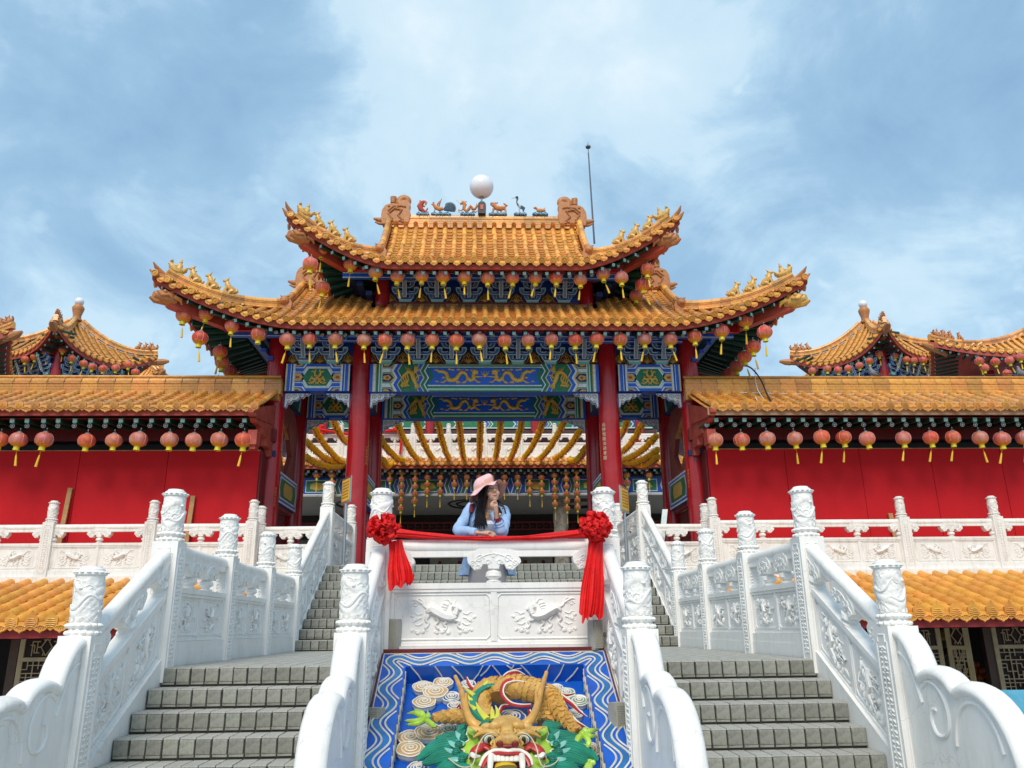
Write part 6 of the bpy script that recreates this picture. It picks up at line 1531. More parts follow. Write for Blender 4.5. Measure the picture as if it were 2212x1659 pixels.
# ------------------------------------------------------------------ pavilions with pyramid roofs beyond the wings
def pyramid_pavilion(c, za, ze, R, phi, label, H=.9, ball=True, lant=(), nl_lab='', scale=1.0, beasts=3, grp='pyramid roofed pavilions behind the wings'):
    t = thing('pavilion', label, 'pavilion', (c[0], c[1], GZ), grp)
    cs = [Vector((c[0]+R*sin(phi+k*pi/2), c[1]-R*cos(phi+k*pi/2), 0)) for k in range(4)]
    Md = []; Mt = []; Mr = []; Mdr = []; Mra = []; b = MB(); un = MB(); fa = MB(); W = R*sin(pi/4)
    ctr = Vector((c[0], c[1], 0)); hips = {}
    for k in range(4):
        A, B = cs[k], cs[(k+1) % 4]; mid = (A+B)/2; inn = (ctr-mid).normalized(); ed = (B-A).normalized(); D = (ctr-mid).length
        def S(x, v):
            wv = max(.02, W*(1-v)); u = max(-1, min(1, x/wv)); bow = .5*(1-abs(u)**2)*(1-v)
            p = mid+ed*x+inn*(D*v*(1-.0)+bow*.6*(1-v)); return Vector((p.x, p.y, ze+(za-ze)*(.42*v+.58*v*v)+H*abs(u)**2.3*(1-v)**1.8))
        NS = 14
        for j in range(NS):
            for i in range(10):
                q = [S(W*(1-v)*u, v) for u, v in ((-1+i*.2, j/NS), (-1+(i+1)*.2, j/NS), (-1+(i+1)*.2, (j+1)/NS), (-1+i*.2, (j+1)/NS))]
                b.face([p-Vector((0,0,.03)) for p in q])
        for i in range(12):
            u0, u1 = -1+i/6, -1+(i+1)/6; p0, p1 = S(W*u0, 0), S(W*u1, 0)
            un.face([p0-Vector((0,0,.18)), p1-Vector((0,0,.18)), (p1-Vector((0,0,.18)))*.35+Vector((ctr.x,ctr.y,ze+.15))*.65, (p0-Vector((0,0,.18)))*.35+Vector((ctr.x,ctr.y,ze+.15))*.65])
            fa.face([p0-Vector((0,0,.02)), p1-Vector((0,0,.02)), p1-Vector((0,0,.22)), p0-Vector((0,0,.22))])
        d = .30; nx = int(W/d)
        for i in range(-nx, nx+1):
            x = i*d
            if abs(x) > W-.1: continue
            vmax = 1-abs(x)/W; p = S(x, 0); dv = (S(x, .04)-p).normalized()
            Md.append(along(p+Vector((0,0,.06)), dv) @ Matrix.Scale(1.1, 4)); 
            pm = S(x+d/2 if abs(x+d/2) < W else x, 0); Mdr.append(along(pm+Vector((0,0,.03)), (inn.x, inn.y, 0)) @ Matrix.Scale(1.1, 4)); Mra.append(along(pm+inn*.12-Vector((0,0,.22)), (inn.x, inn.y, .12)))
            v = 0
            while v < vmax-.02:
                p = S(x, v); q = S(x, min(vmax, v+.05)); dv = (q-p); L_ = dv.length; Mt.append(along(p+Vector((0,0,.03)), dv)); v += .05*.38/max(L_, .02)
        hp = [S(-W*(1-v), v) for v in [j/16*.96 for j in range(17)]]
        hips[k] = hp
    rf = build(b, 'pavilion_roof', M_TILED, t, 0); build(un, 'soffit', M_FASC, rf, 0); build(fa, 'fascia_board', M_FASC, rf, 0)
    for nm, me, MM in (('roll_tiles', T_ROLL, Mt), ('eave_discs', T_DISC, Md), ('drip_tiles', T_DRIP, Mdr), ('rafters', T_RAF, Mra)):
        o = obj(nm, joined(me, MM), rf); o['kind'] = 'stuff'
    for k, hp in hips.items():
        for i in range(len(hp)-1):
            L_ = (hp[i+1]-hp[i]).length; obj('hip_ridge_tile', T_HIPR, rf, along(hp[i]+Vector((0,0,.02)), hp[i+1]-hp[i]) @ Matrix.Diagonal((1.15, L_/.27, 1.1, 1)))
        dv = (hp[0]-hp[2]).normalized(); out = Vector((dv.x, dv.y, 0)).normalized()
        b = MB(); b.tube([hp[0]+Vector((0,0,-.30)), hp[0]+out*.25+Vector((0,0,-.26)), hp[0]+out*.5+Vector((0,0,-.2))], [.16,.15,.06], 8); b.tube([hp[0]-out*.9+Vector((0,0,-.45)), hp[0]+Vector((0,0,-.30))], .14, 4); build(b, 'dragon_head_beam', M_TERRA, rf)
        for q in range(4):
            p = hp[1]*(1-q*.45)+hp[3]*(q*.45) if q < 3 else hp[4]; obj('ridge_beast', BEASTS_T[0 if q == 0 else q], rf, along(p+Vector((0,0,.24)), (out.x, out.y, .1)) @ Matrix.Scale(1.15, 4))
    if ball:
        b = MB(); b.lathe([(.16,-.05),(.24,.0),(.24,.06),(.18,.1),(.17,.25),(.24,.5),(.26,.62),(.20,.72),(.15,.78)], 14, lambda x, y, z: (c[0]+x, c[1]+y, za+z)); build(b, 'vase_finial', M_TERRA, rf)
        b = MB(); b.blob((c[0], c[1], za+.93), (.20,.20,.20), 18); build(b, 'white_ball', M_GLASSW, rf)
    Wb = R*.5
    for k in range(4):
        a = phi+k*pi/2; x, y = c[0]+Wb*1.15*sin(a), c[1]-Wb*1.15*cos(a); b = MB(); b.lathe([(.2, GZ), (.19, ze+.1)], 14, lambda p, q, z: (x+p, y+q, z)); build(b, 'column', M_COLR, t)
        A = Vector((x, y, 0)); a2 = a+pi/2; B = Vector((c[0]+Wb*1.15*sin(a2), c[1]-Wb*1.15*cos(a2), 0)); ed = (B-A); L_ = ed.length; ed.normalize()
        b = MB(); F4 = frame(A, ed, (-ed.y, ed.x, 0), (0,0,1)); TT = lambda p, q, r: tuple(F4 @ Vector((p, q, r)))
        b.box(0, L_, -.05, .05, ze-1.0, ze-.25, 0, TT); b.box(0, L_, -.1, .1, ze-1.35, ze-1.0, 0, TT); build(b, 'blue_wall_plate', M_BLUE, t, 0)
        for q in range(4): 
            pz = A+ed*(L_*(q+.5)/4); n_ = Vector((ed.y, -ed.x, 0)); obj('bracket_set', BR, t, frame((pz.x+n_.x*.1, pz.y+n_.y*.1, ze-.95), ed, -n_, (0,0,1)))
    for i, q in enumerate(lant):
        p = at(*q, Y=c[1]-R*.62); lantern(p.x, p.y, p.z, 'far lantern, %s from the left, under the %s' % (ordn(i), nl_lab), 'lanterns of the far pavilions', False, 1, .92)
    return t
pl = sorted([W1(*p) for p in ((175,465),(237,445),(312,412),(430,398),(495,457),(573,492),(640,515),(708,527),(797,522),(883,500),(935,553))])
pr = sorted([W2(*p) for p in ((977,427),(1087,440),(1160,465),(1218,473),(1285,470),(914,475),(843,505),(770,525),(700,535),(628,530),(522,543))])
pa = at(165, 693, Y=34); pyramid_pavilion((pa.x, 34), pa.z, 11.25, 3.55, radians(16), 'far pavilion with pyramid roof and white ball finial rising behind the left wing', lant=pl, nl_lab='left pavilion')
pa = at(1870, 697, Y=34); pyramid_pavilion((pa.x, 34), pa.z, 11.3, 3.55, radians(-16), 'far pavilion with pyramid roof and white ball finial rising behind the right wing', lant=pr, nl_lab='right pavilion')
rl = sorted([W2(*p) for p in ((1667,475),(1778,480),(1873,470),(1952,450),(1708,520),(1860,560))])
pyramid_pavilion((25.9, 33), 13.2, 10.15, 8.0, radians(-68), 'nearer temple roof corner with ridge creatures cut by the right edge of the picture', lant=rl, nl_lab='roof at the right edge', ball=False, H=1.0)
pyramid_pavilion((-21.8, 30), 12.0, 9.8, 4.8, radians(66), 'nearer temple roof corner cut by the left edge of the picture', ball=False, H=1.0)
pyramid_pavilion((-19.5, 44), 15.2, 13.0, 3.2, radians(40), 'small distant roof corner just showing above the left wing ridge beside the gate eave', ball=False, H=.7)
pyramid_pavilion((20.6, 44), 15.2, 13.0, 3.2, radians(-40), 'small distant roof corner just showing above the right wing ridge beside the gate eave', ball=False, H=.7)
# ------------------------------------------------------------------ dragon relief on the ramp
RPH = math.atan(SLOPE); RO = Vector((0, 7.2, -.2)); RU = Vector((1,0,0)); RV = Vector((0, -cos(RPH), -sin(RPH))); RN = Vector((0, -sin(RPH), cos(RPH)))
RAX = Matrix(((1, RV.x, RN.x), (0, RV.y, RN.y), (0, RV.z, RN.z)))
def uv(u, v, h=0): return RO+RU*u+RV*v+RN*h
def rp(x, y, h=0):
    """point of the relief h above the ramp plane that is seen at (x, y) of the enlarged crop"""
    X, Y = (1450+x/2.1067)/1.8228, (2550+y/2.1067)/1.8228
    d = F_ + R_*((X-1106)/FOC) + U_*((829.5-Y)/FOC); s = ((RO+RN*h-CAMP).dot(RN))/d.dot(RN); return CAMP+d*s
K_ = 1/1080.
drg = thing('dragon_relief', 'painted relief of a horned dragon among clouds, on the ramp below the centre balustrade', 'relief', (0, 6.4, -1.2))
M_RB = mat('relief_blue', (.006,.10,.52), .35, .22, 5, .08, 30, stain=(.02,.14,.40), stainamt=.5)
M_RB2 = mat('relief_mid_blue', (.02,.15,.42), .4, .3, 6, .05, stain=(.15,.32,.5), stainamt=.5)
M_RC = mat('relief_cream', (.66,.64,.54), .5, .2, 14, .2, 40, stain=(.38,.36,.30), stainamt=.5)
M_RG = mat('relief_dark_green', (.012,.22,.14), .35, .3, 8, .1)
M_RT = mat('relief_teal', (.20,.50,.44), .4, .25, 9)
M_RL = mat('relief_lime', (.38,.60,.06), .35, .35, 6, .05, stain=(.50,.62,.22), stainamt=.5)
M_RY = mat('relief_yellow_green', (.62,.62,.06), .35, .2, 6)
M_RS = mat('relief_ochre', (.60,.34,.075), .45, .35, 12, .25, 35, objvar=.2, stain=(.30,.14,.04), stainamt=.4)
M_RR = mat('relief_red', (.42,.02,.02), .35, .2, 8)
M_RW = mat('relief_white', (.76,.73,.64), .4, .12, 10, stain=(.5,.46,.36), stainamt=.4)
M_CLC = mat('cloud_tan', (.52,.34,.15), .5, .2, 10); M_CLB = mat('cloud_blue', (.02,.09,.36), .5, .2, 10); M_CLG = mat('cloud_green', (.13,.30,.22), .5, .2, 10)
VL = 3.0; UI, UO, VI, DP = .745, .955, .20, -.16
b = MB()
b.add([uv(-UI, VI, DP), uv(UI, VI, DP), uv(UI, VL, DP), uv(-UI, VL, DP)], [(0,1,2,3)])
b.add([uv(-UI, VI, 0), uv(UI, VI, 0), uv(UI+.0, VI, DP), uv(-UI, VI, DP)], [(0,1,2,3)])
for s in (-1, 1): b.add([uv(s*UI, VI, 0), uv(s*UI, VL, 0), uv(s*UI, VL, DP), uv(s*UI, VI, DP)], [(0,1,2,3)])
b.add([uv(-UO, 0, 0), uv(UO, 0, 0), uv(UO, VI, 0), uv(-UO, VI, 0)], [(0,1,2,3)])
for s in (-1, 1): b.add([uv(s*UI, VI, 0), uv(s*UO, VI, 0), uv(s*UO, VL, 0), uv(s*UI, VL, 0)], [(0,1,2,3)])
build(b, 'recessed_panel', M_RB, drg, 0)
b = MB(); b.box(-.955, .955, 7.19, 7.24, -.205, -.165); 
for s in (-1, 1): b.tube([uv(s*.958, -.01, -.01), uv(s*.958, VL, -.01)], .012, 4)
build(b, 'dark_red_edging', M_DKRED, drg, 0)
# wavy border band and cream lines
def border_path(off, n=300):
    """loop down the left side, over the top and down the right side; off = offset across"""
    P = []
    wl = .42
    L1 = VL-.1; L2 = 2*.85; tot = L1*2+L2
    for i in range(n+1):
        s = tot*i/n; w_ = .050*sin(2*pi*(s-L1-L2/2)/wl+pi/2)
        o = off+w_
        if s < L1-.05: u, v = -.85-o, VL-s
        elif s > L1+L2+.05: u, v = .85+o, s-L1-L2+.1-.0
        elif L1+.05 < s < L1+L2-.05: u, v = -.85+(s-L1), .1-o
        else:
            left = s < L1+L2/2; a = (s-(L1-.05))/.1 if left else (s-(L1+L2-.05))/.1; a = max(0, min(1, a))
            if left: u, v = -.80-(.05+o)*cos(a*pi/2), .15-(.05+o)*sin(a*pi/2)
            else: u, v = .80+(.05+o)*sin(a*pi/2), .15-(.05+o)*cos(a*pi/2)
        P.append((u, v))
    return P
b = MB(); A, B = border_path(-.032), border_path(.032)
b.add([uv(*p, .003) for p in A]+[uv(*p, .003) for p in B], [(i, i+1, len(A)+i+1, len(A)+i) for i in range(len(A)-1)]); build(b, 'wave_band', M_RB2, drg, 0)
b = MB(); b.tube([uv(*p, .004) for p in A], .008, 5, up=RN); b.tube([uv(*p, .004) for p in B], .008, 5, up=RN)
b.tube([uv(-UO+.01, VL, .003), uv(-UO+.01, .01, .003), uv(UO-.01, .01, .003), uv(UO-.01, VL, .003)], .006, 4, up=RN)
def clipl(pts, ok, r=.0075):
    cur = []
    for p in pts+[None]:
        if p is not None and ok(p): cur.append(p)
        else:
            if len(cur) > 2: b.tube([uv(*q, .004) for q in cur], r, 4, up=RN)
            cur = []
okb = lambda p: (abs(p[0]) < UO-.005 and p[1] > .008) and not (abs(p[0]) < UI+.004 and p[1] > VI-.004)
def inband(p):
    return False
for o_ff in (-.070, .070):      # lines running parallel to the band, cut by the border edges
    clipl(border_path(o_ff), okb)
# strokes on the inner walls
for x0_, x1_, y0_, y1_ in ((-.70,-.60,0,1),(-.5,-.42,0,1),(-.36,-.24,0,1),(-.10,-.2,0,1),(-.02,.08,0,1),(.16,.04,0,1),(.22,.34,0,1),(.46,.38,0,1),(.58,.50,0,1),(.70,.60,.2,1),(-.04,-.12,0,.6),(.10,.2,0,.6)):
    b.tube([uv(x0_, VI+.004, DP*y0_), uv((x0_+x1_)/2+.01, VI+.004, DP*(y0_+y1_)/2), uv(x1_, VI+.004, DP*y1_)], .006, 4)
for s in (-1, 1):
    for k in range(24): b.tube([uv(s*(UI-.004), .26+k*.115, -.005), uv(s*(UI-.004), .33+k*.115, DP*.5), uv(s*(UI-.004), .35+k*.115, DP)], .0055, 4)
    for q in (.3, .6): b.tube([uv(s*(UI-.004), .25, DP*q), uv(s*(UI-.004), VL, DP*q)], .004, 4)
build(b, 'cream_lines', M_RC, drg, 0)
# spiral clouds
def cloud(x, y, r, top, mcol, ri=.9, name='cloud'):
    top = DP+.030+(top+.06)*.28
    c = rp(x, y, top); n = 40; R = r*K_*1.08; b = MB(); base = DP if top < .05 else 0
    lob = lambda a: R*(1+.10*abs(sin(a*2.5+x)))
    ring = lambda q, h: [c+RU*(lob(2*pi*i/n)*q*cos(2*pi*i/n))+RV*(lob(2*pi*i/n)*q*.85*sin(2*pi*i/n))+RN*h for i in range(n)]
    hh = top-DP
    Rs = [ring(.92, -hh), ring(1.0, -.03), ring(1.0, -.01), ring(.93, 0)]
    for q in range(3): b.add(Rs[q]+Rs[q+1], [(i, (i+1) % n, n+(i+1) % n, n+i) for i in range(n)], 0)
    b.add(Rs[3]+[c+RN*.012], [(i, (i+1) % n, n) for i in range(n)], 1)
    for q in (.97,): b.tube([c+RU*(lob(2*pi*i/n)*q*cos(2*pi*i/n))+RV*(lob(2*pi*i/n)*q*.85*sin(2*pi*i/n))+RN*.003 for i in range(n+1)], .0058, 5, 0)
    sp = []
    for i in range(60):
        t = i/59; a = t*2*pi*3.0+x; rr = R*(.80*(1-t)+.03)*(1+.06*abs(sin(a*2.5))); sp.append(c+RU*(rr*cos(a))+RV*(rr*.85*sin(a))+RN*(.004+.012*t))
    b.tube(sp, .0058, 5, 0)
    build(b, name, [M_RW, mcol], drg, 40)
for x, y, r, t, m in ((620,290,78,.0,M_CLC),(455,325,82,.0,M_CLC),(555,365,98,.035,M_CLC),(465,450,88,-.01,M_CLC),(690,410,72,-.03,M_CLB),(720,480,55,-.06,M_CLB),(830,305,60,-.06,M_CLB),
        (345,745,88,-.03,M_CLC),(505,700,104,.0,M_CLC),(350,840,98,.02,M_CLC),(665,682,84,-.03,M_CLG),(415,1000,72,-.01,M_CLB),(1195,575,98,-.02,M_CLB),(1640,375,72,-.04,M_CLG),(1745,440,80,-.03,M_CLG),(1715,550,60,-.05,M_CLB),(1820,850,92,-.02,M_CLC),(1560,330,50,-.08,M_CLB),
        (300,1250,95,0,M_CLC),(520,1330,95,0,M_CLB),(1750,1300,95,0,M_CLC),(1900,1120,80,-.02,M_CLG)):
    cloud(x, y, r, t, m)
# scaled body
def densify(pts, k=6):
    out = []
    P = [pts[0]]+pts+[pts[-1]]
    for i in range(1, len(P)-2):
        for j in range(k):
            t = j/k; p0, p1, p2, p3 = P[i-1], P[i], P[i+1], P[i+2]
            out.append(tuple(.5*((2*b1)+(-a1+c1)*t+(2*a1-5*b1+4*c1-d1)*t*t+(-a1+3*b1-3*c1+d1)*t**3) for a1, b1, c1, d1 in zip(p0, p1, p2, p3)))
    out.append(tuple(pts[-1])); return out
scm = MB()
vs = []
for i in range(7): vs.append((sin(pi*i/6-pi/2)*.5, -.5+1.0*abs(cos(pi*i/6-pi/2))**.8*1.0 - .0, .02))
o_ = [(-.5,-.55,-.06),(.5,-.55,-.06)]+[(.52*cos(a), .50*sin(a)+.02, .17+.05*sin(a)) for a in [pi*k/6 for k in range(7)]]
scm.add(o_+[(0,-.1,.24)], [(i, (i+1) % len(o_), len(o_)) for i in range(len(o_))])
lo = [(p[0]*1.0, p[1], -.25) for p in o_]; scm.add(o_+lo, [(i, len(o_)+i, len(o_)+(i+1) % len(o_), (i+1) % len(o_)) for i in range(len(o_))])
SCALE = scm.mesh('scale', M_RS, 25)
scales = []
def scaled(pts, name='body', sc=.044, mirror=0):
    """pts: (x, y, h, r px) along the body; tube plus overlapping scales pointing along it"""
    q = densify(pts, 6); P = [rp(a, c, h) for a, c, h, r in q]; R = [r*K_ for *_, r in q]
    b = MB(); b.tube(P, R, 14, up=RN, flat=.8); build(b, name, M_RS, drg, 50)
    acc = 0; row = 0
    for i in range(1, len(P)):
        seg = (P[i]-P[i-1]); L_ = seg.length; acc += L_
        if acc < sc*.62: continue
        acc = 0; row += 1; d = seg.normalized(); a = d.cross(RN).normalized(); nn = a.cross(d); r = R[i]
        nk = max(3, int(pi*r/(sc*.92)))
        for k in range(nk+1):
            th = (k+(.5 if row % 2 else 0))/nk*pi*1.05-.08
            if th > pi+.1: continue
            nrm = (a*cos(th)+nn*sin(th)*.8).normalized(); p = P[i]+a*cos(th)*r+nn*sin(th)*r*.8
            x = d.cross(nrm).normalized(); M = frame(p, x, d, nrm) @ Matrix.Scale(sc*1.15, 4); scales.append((M, -nrm.dot((CAMP-p).normalized())))
scaled([(1000,600,-.06,70),(935,520,-.05,85),(930,420,-.03,92),(1000,345,-.02,95),(1080,330,.0,100)], 'body_coil')
scaled([(1100,420,.0,100),(1130,350,.02,110),(1230,330,.04,112),(1350,360,.04,112),(1440,380,.03,108),(1500,440,.0,100),(1500,540,-.03,92),(1480,640,-.05,85)], 'body_coil')
scaled([(1500,380,.02,85),(1530,440,.03,78),(1590,540,.03,65),(1660,630,.02,52),(1730,700,.02,38)], 'hind_leg', .040)
scaled([(880,600,-.02,60),(780,575,-.01,62),(690,575,.0,56),(600,580,.01,46),(535,592,.02,32)], 'fore_leg', .036)
scaled([(600,1010,.02,60),(700,1000,.02,55),(800,1040,.03,50)], 'lower_coil', .032)
scales.sort(key=lambda t: t[1]); pieces('scale', SCALE, [t[0] for t in scales if t[1] < .35], drg, 300)
# coloured strands helper
def strand(b, pts, rad, m=0, n=7, flat=.7, k=5):
    q = densify([p+(r,) for p, r in zip(pts, rad)], k); b.tube([rp(a, c, h) for a, c, h, r in q], [max(.0015, r*K_) for *_, r in q], n, m, flat=flat, up=RN)
def fin(pts, rad, name='red_fin'):
    b = MB(); strand(b, pts, rad, 0)
    e = []
    for i, (x, y, h) in enumerate(pts):
        x0, y0 = pts[max(0, i-1)][:2]; x1, y1 = pts[min(len(pts)-1, i+1)][:2]; dx, dy = x1-x0, y1-y0; L_ = hypot(dx, dy) or 1
        e.append((x+dy/L_*rad[i]*.9, y-dx/L_*rad[i]*.9, h+.012))
    strand(b, e, [max(3, r*.38) for r in rad], 1); build(b, name, [M_RR, M_RW], drg, 40)
fin([(1490,320,.10),(1380,285,.11),(1250,262,.12),(1150,275,.12),(1108,330,.11),(1115,400,.10),(1180,465,.09),(1270,485,.09),(1350,480,.08)], [10,14,16,17,17,17,17,17,14])
fin([(815,245,-.02),(835,300,.0),(875,345,.01),(930,325,.0),(970,290,0),(1030,245,-.02)], [6,16,18,20,14,5])
fin([(1125,245,.06),(1170,215,.07),(1240,205,.06),(1300,230,.04)], [14,18,14,6]); fin([(1150,220,.04),(1210,195,.05),(1270,175,.03)], [10,12,5])
fin([(1565,370,-.0),(1620,420,-.01),(1690,470,-.02),(1750,530,-.03),(1815,575,-.05)], [14,20,18,12,4]); fin([(1590,380,-.02),(1650,395,-.02),(1715,378,-.03)], [12,12,5])
fin([(1600,470,-.03),(1660,560,-.03),(1720,620,-.04),(1780,650,-.05),(1840,680,-.06)], [12,22,20,12,4])
fin([(1090,540,-.04),(1120,490,-.03),(1190,480,-.03)], [16,18,8]); fin([(1330,520,-.03),(1350,560,-.03),(1330,590,-.03)], [14,14,6]); fin([(735,500,-.04),(755,470,-.03),(775,530,-.03)], [8,14,8])
# dorsal crest
b = MB(); strand(b, [(1080,310,.08),(990,320,.06),(910,370,.05),(870,440,.05),(880,520,.06),(940,590,.08),(1010,630,.1)], [18,24,28,34,40,40,30], 0)
for pts, rad in (([(880,400,.06),(830,360,.06),(790,325,.03)], [22,16,4]), ([(870,450,.06),(830,410,.06),(830,375,.04)], [20,14,4]), ([(900,520,.08),(860,490,.07),(830,440,.05)], [26,18,4]),
        ([(990,600,.11),(930,530,.10),(895,455,.08)], [34,22,4]), ([(1035,600,.12),(1030,545,.12),(1025,490,.10)], [24,18,4]), ([(1070,600,.12),(1075,540,.12),(1055,480,.10)], [24,18,4]), ([(960,320,.06),(985,290,.06),(990,262,.04)], [18,16,4]), ([(1000,318,.06),(1010,295,.05),(1015,275,.04)], [12,10,3])):
    strand(b, pts, rad, 1)
build(b, 'dorsal_crest', [M_RG, M_RY], drg, 45)
# horns
for s, pts, br in ((-1, [(722,240,.10),(745,290,.12),(775,370,.15),(800,470,.17),(825,560,.18),(865,625,.17),(910,660,.15)], [(815,380,.20),(808,430,.18),(812,500,.17)]),
                   (1, [(1478,205,.10),(1460,270,.12),(1432,360,.15),(1405,470,.17),(1370,560,.18),(1330,620,.17),(1290,650,.15)], [(1388,375,.20),(1396,430,.18),(1398,500,.17)])):
    b = MB(); strand(b, pts, [17,20,24,28,32,40,46], 0, 9, .95); strand(b, br, [14,18,24], 0, 8, .95); build(b, 'horn', mat('relief_horn', (.58,.31,.07), .4, .3, 8, .1, stain=(.35,.17,.05), stainamt=.4), drg, 50)
# mane locks
def lock(pts, wd, side=1, nst=6):
    b = MB()
    for j in range(nst):
        o = (j-(nst-1)/2)/(nst-1)*2; q = []
        for i, (x, y, h) in enumerate(pts):
            x0, y0 = pts[max(0, i-1)][:2]; x1, y1 = pts[min(len(pts)-1, i+1)][:2]; dx, dy = x1-x0, y1-y0; L_ = hypot(dx, dy) or 1; w_ = wd*(sin(pi*(.12+.80*i/(len(pts)-1))))
            q.append((x+dy/L_*w_*o, y-dx/L_*w_*o, h+.02*(1-o*o)))
        strand(b, q, [max(5, wd*.34*sin(pi*(.12+.8*i/(len(pts)-1)))) for i in range(len(pts))], 0, 6, .8)
    x, y, h = pts[0]; b.blob(rp(x, y, h), (wd*.4*K_, wd*.4*K_, .02), 8, 0, RAX)
    build(b, 'mane_lock', M_RG, drg, 50)
def mir(pts): return [(2310-x, y, h) for x, y, h in pts]
for pts, wd in (([(800,700,.08),(740,735,.07),(660,745,.05),(560,750,.02)], 36), ([(790,770,.12),(700,800,.10),(600,815,.07),(500,860,.04),(405,935,.0)], 48),
        ([(820,900,.14),(720,895,.12),(620,905,.09),(520,940,.05),(450,965,.02)], 44), ([(830,990,.14),(740,970,.12),(640,985,.1),(560,1020,.06)], 40), ([(840,1120,.14),(720,1110,.12),(600,1150,.08),(500,1230,.03)], 50), ([(800,650,.05),(770,670,.04),(740,700,.03)], 26)):
    lock(pts, wd); m_ = mir(pts); lock([(x, y+(0 if y > 760 else -10), h) for x, y, h in m_], wd*1.08)
lock([(1600,640,.02),(1540,655,.05),(1480,650,.07),(1440,700,.09)], 38); lock([(1650,800,.03),(1570,740,.06),(1500,730,.09)], 40); lock([(930,640,.1),(960,625,.1),(1000,640,.1)], 20)
for s in (-1, 1):
    f = (lambda p: p) if s < 0 else (lambda p: (2310-p[0], p[1], p[2]))
    b = MB()
    for tip, base in (((655,760,.10),(760,830,.14)),((630,830,.10),(750,870,.14)),((725,690,.10),(790,770,.14)),((640,900,.10),(770,930,.14)),((730,760,.12),(800,800,.15))):
        t, c = f(tip), f(base); strand(b, [t, ((t[0]+c[0])/2, (t[1]+c[1])/2+6, (t[2]+c[2])/2+.015), c], [3, 26, 20], 0, 6, .35)
    build(b, 'leaf_spikes', M_RT, drg, 30)
    for cx, cy in ((790,750),(750,805),(730,865),(780,925)):
        c = rp(*f((cx, cy, .15))); b = MB(); b.blob(c, (.030,.030,.02), 10, 0, RAX)
        b.tube([c+RU*(.026*(1-i/16)*cos(i*.8))*1+RV*(.026*(1-i/16)*sin(i*.8))+RN*(.018+.0005*i) for i in range(15)], .004, 4, 0, up=RN); build(b, 'mane_curl', M_RG, drg, 50)
    # cheek ruff
    ruff = [(835,665,.10),(815,720,.12),(835,770,.14),(790,800,.13),(755,835,.12),(800,860,.13),(765,905,.12),(815,920,.13),(800,975,.12),(850,980,.13),(860,1030,.12),(930,1040,.14),(1000,980,.16),(960,860,.18),(920,780,.19),(900,700,.17),(870,665,.14)]
    b = MB(); P = [rp(*f(p)) for p in ruff]; c = rp(*f((900,860,.17))); b.add(P+[c], [(i, (i+1) % len(P), len(P)) for i in range(len(P))]); Q = [p-RN*.03 for p in P]; b.add(P+Q, [(i, len(P)+i, len(P)+(i+1) % len(P), (i+1) % len(P)) for i in range(len(P))])
    b.tube([p+RN*.003 for p in P[:13]], .006, 5, 1, up=RN); build(b, 'cheek_ruff', [M_RL, M_RW], drg, 30)
    b = MB(); strand(b, [f((900,720,.2)), f((850,690,.18)), f((838,660,.14))], [30,28,14], 0, 8, .5); build(b, 'ear', M_RL, drg)
    b = MB(); strand(b, [f((845,930,.16)), f((880,860,.20)), f((960,820,.21)), f((1010,850,.21))], [10,34,34,12], 0, 9, .6); build(b, 'red_cheek', M_RR, drg)
    b = MB(); strand(b, [f((835,910,.18)), f((855,880,.21)), f((880,900,.22)), f((930,900,.22))], [8,16,20,8], 0, 7, .7); build(b, 'cheek_scroll', M_RW, drg)
# head
b = MB()
def hb(x, y, h, rx, ry, rz, n=14, m=0): b.blob(rp(x, y, h), (rx*K_, ry*K_, rz), n, m, RAX)
hb(1150,860,.10,260,230,.14); hb(1150,700,.14,150,110,.12)
hb(1145,645,.22,110,50,.05); hb(1060,660,.22,60,40,.045); hb(1235,660,.22,60,40,.045); hb(985,670,.20,55,35,.04); hb(1310,670,.20,55,35,.04)
for s in (-1, 1):
    f = lambda x: 1150+s*(1150-x)*-1 if False else (x if s < 0 else 2300-x)
    strand(b, [(f(1075),735,.25), (f(1010),700,.26), (f(940),705,.25), (f(870),745,.22)], [12,24,22,6], 0, 8, .8)
    for k in range(4): strand(b, [(f(980-25*k),690,.25), (f(960-30*k),665,.26), (f(930-34*k),655,.24)], [14,11,3], 0, 6, .8)
    hb(f(1105), 780, .27, 50, 36, .04)
strand(b, [(1150,640,.24),(1150,700,.27),(1150,760,.29)], [50,46,60], 0, 12, .6)
hb(1155,735,.30,62,34,.045); hb(1155,775,.29,92,42,.05)
for k in range(9): strand(b, [(1150+(k-4)*30, 660-abs(k-4)*-6, .255), (1150+(k-4)*36, 690, .262), (1150+(k-4)*30, 715, .262)], [6, 8, 5], 0, 6)
for s in (-1, 1):
    for k in range(3): strand(b, [(1150+s*(60+26*k), 740+12*k, .285), (1150+s*(75+28*k), 775+8*k, .28), (1150+s*(70+26*k), 810, .27)], [7, 9, 6], 0, 6)
build(b, 'head', mat('relief_head', (.62,.36,.08), .45, .35, 9, .3, 30, stain=(.60,.44,.22), stainamt=.55, streak=(.28,.12,.03), streakamt=.5), drg, 60)
b = MB()
for x in (1090, 1220): hb(x, 800, .305, 26, 16, .025)
hb(1155, 828, .28, 70, 14, .02); build(b, 'nostrils', mat('nostril_red', (.20,.01,.01), .5), drg)
for s, ex in ((-1, 1005), (1, 1290)):
    b = MB(); hb(ex, 765, .22, 52, 46, .03, 14, 0); hb(ex, 765, .232, 40, 36, .03, 14, 1); hb(ex, 767, .242, 31, 29, .03, 14, 2); hb(ex, 768, .254, 17, 20, .024, 12, 3)
    build(b, 'eye', [M_CLB, M_RW, mat('eye_yellow', (.55,.50,.22), .3), M_BLACK], drg)
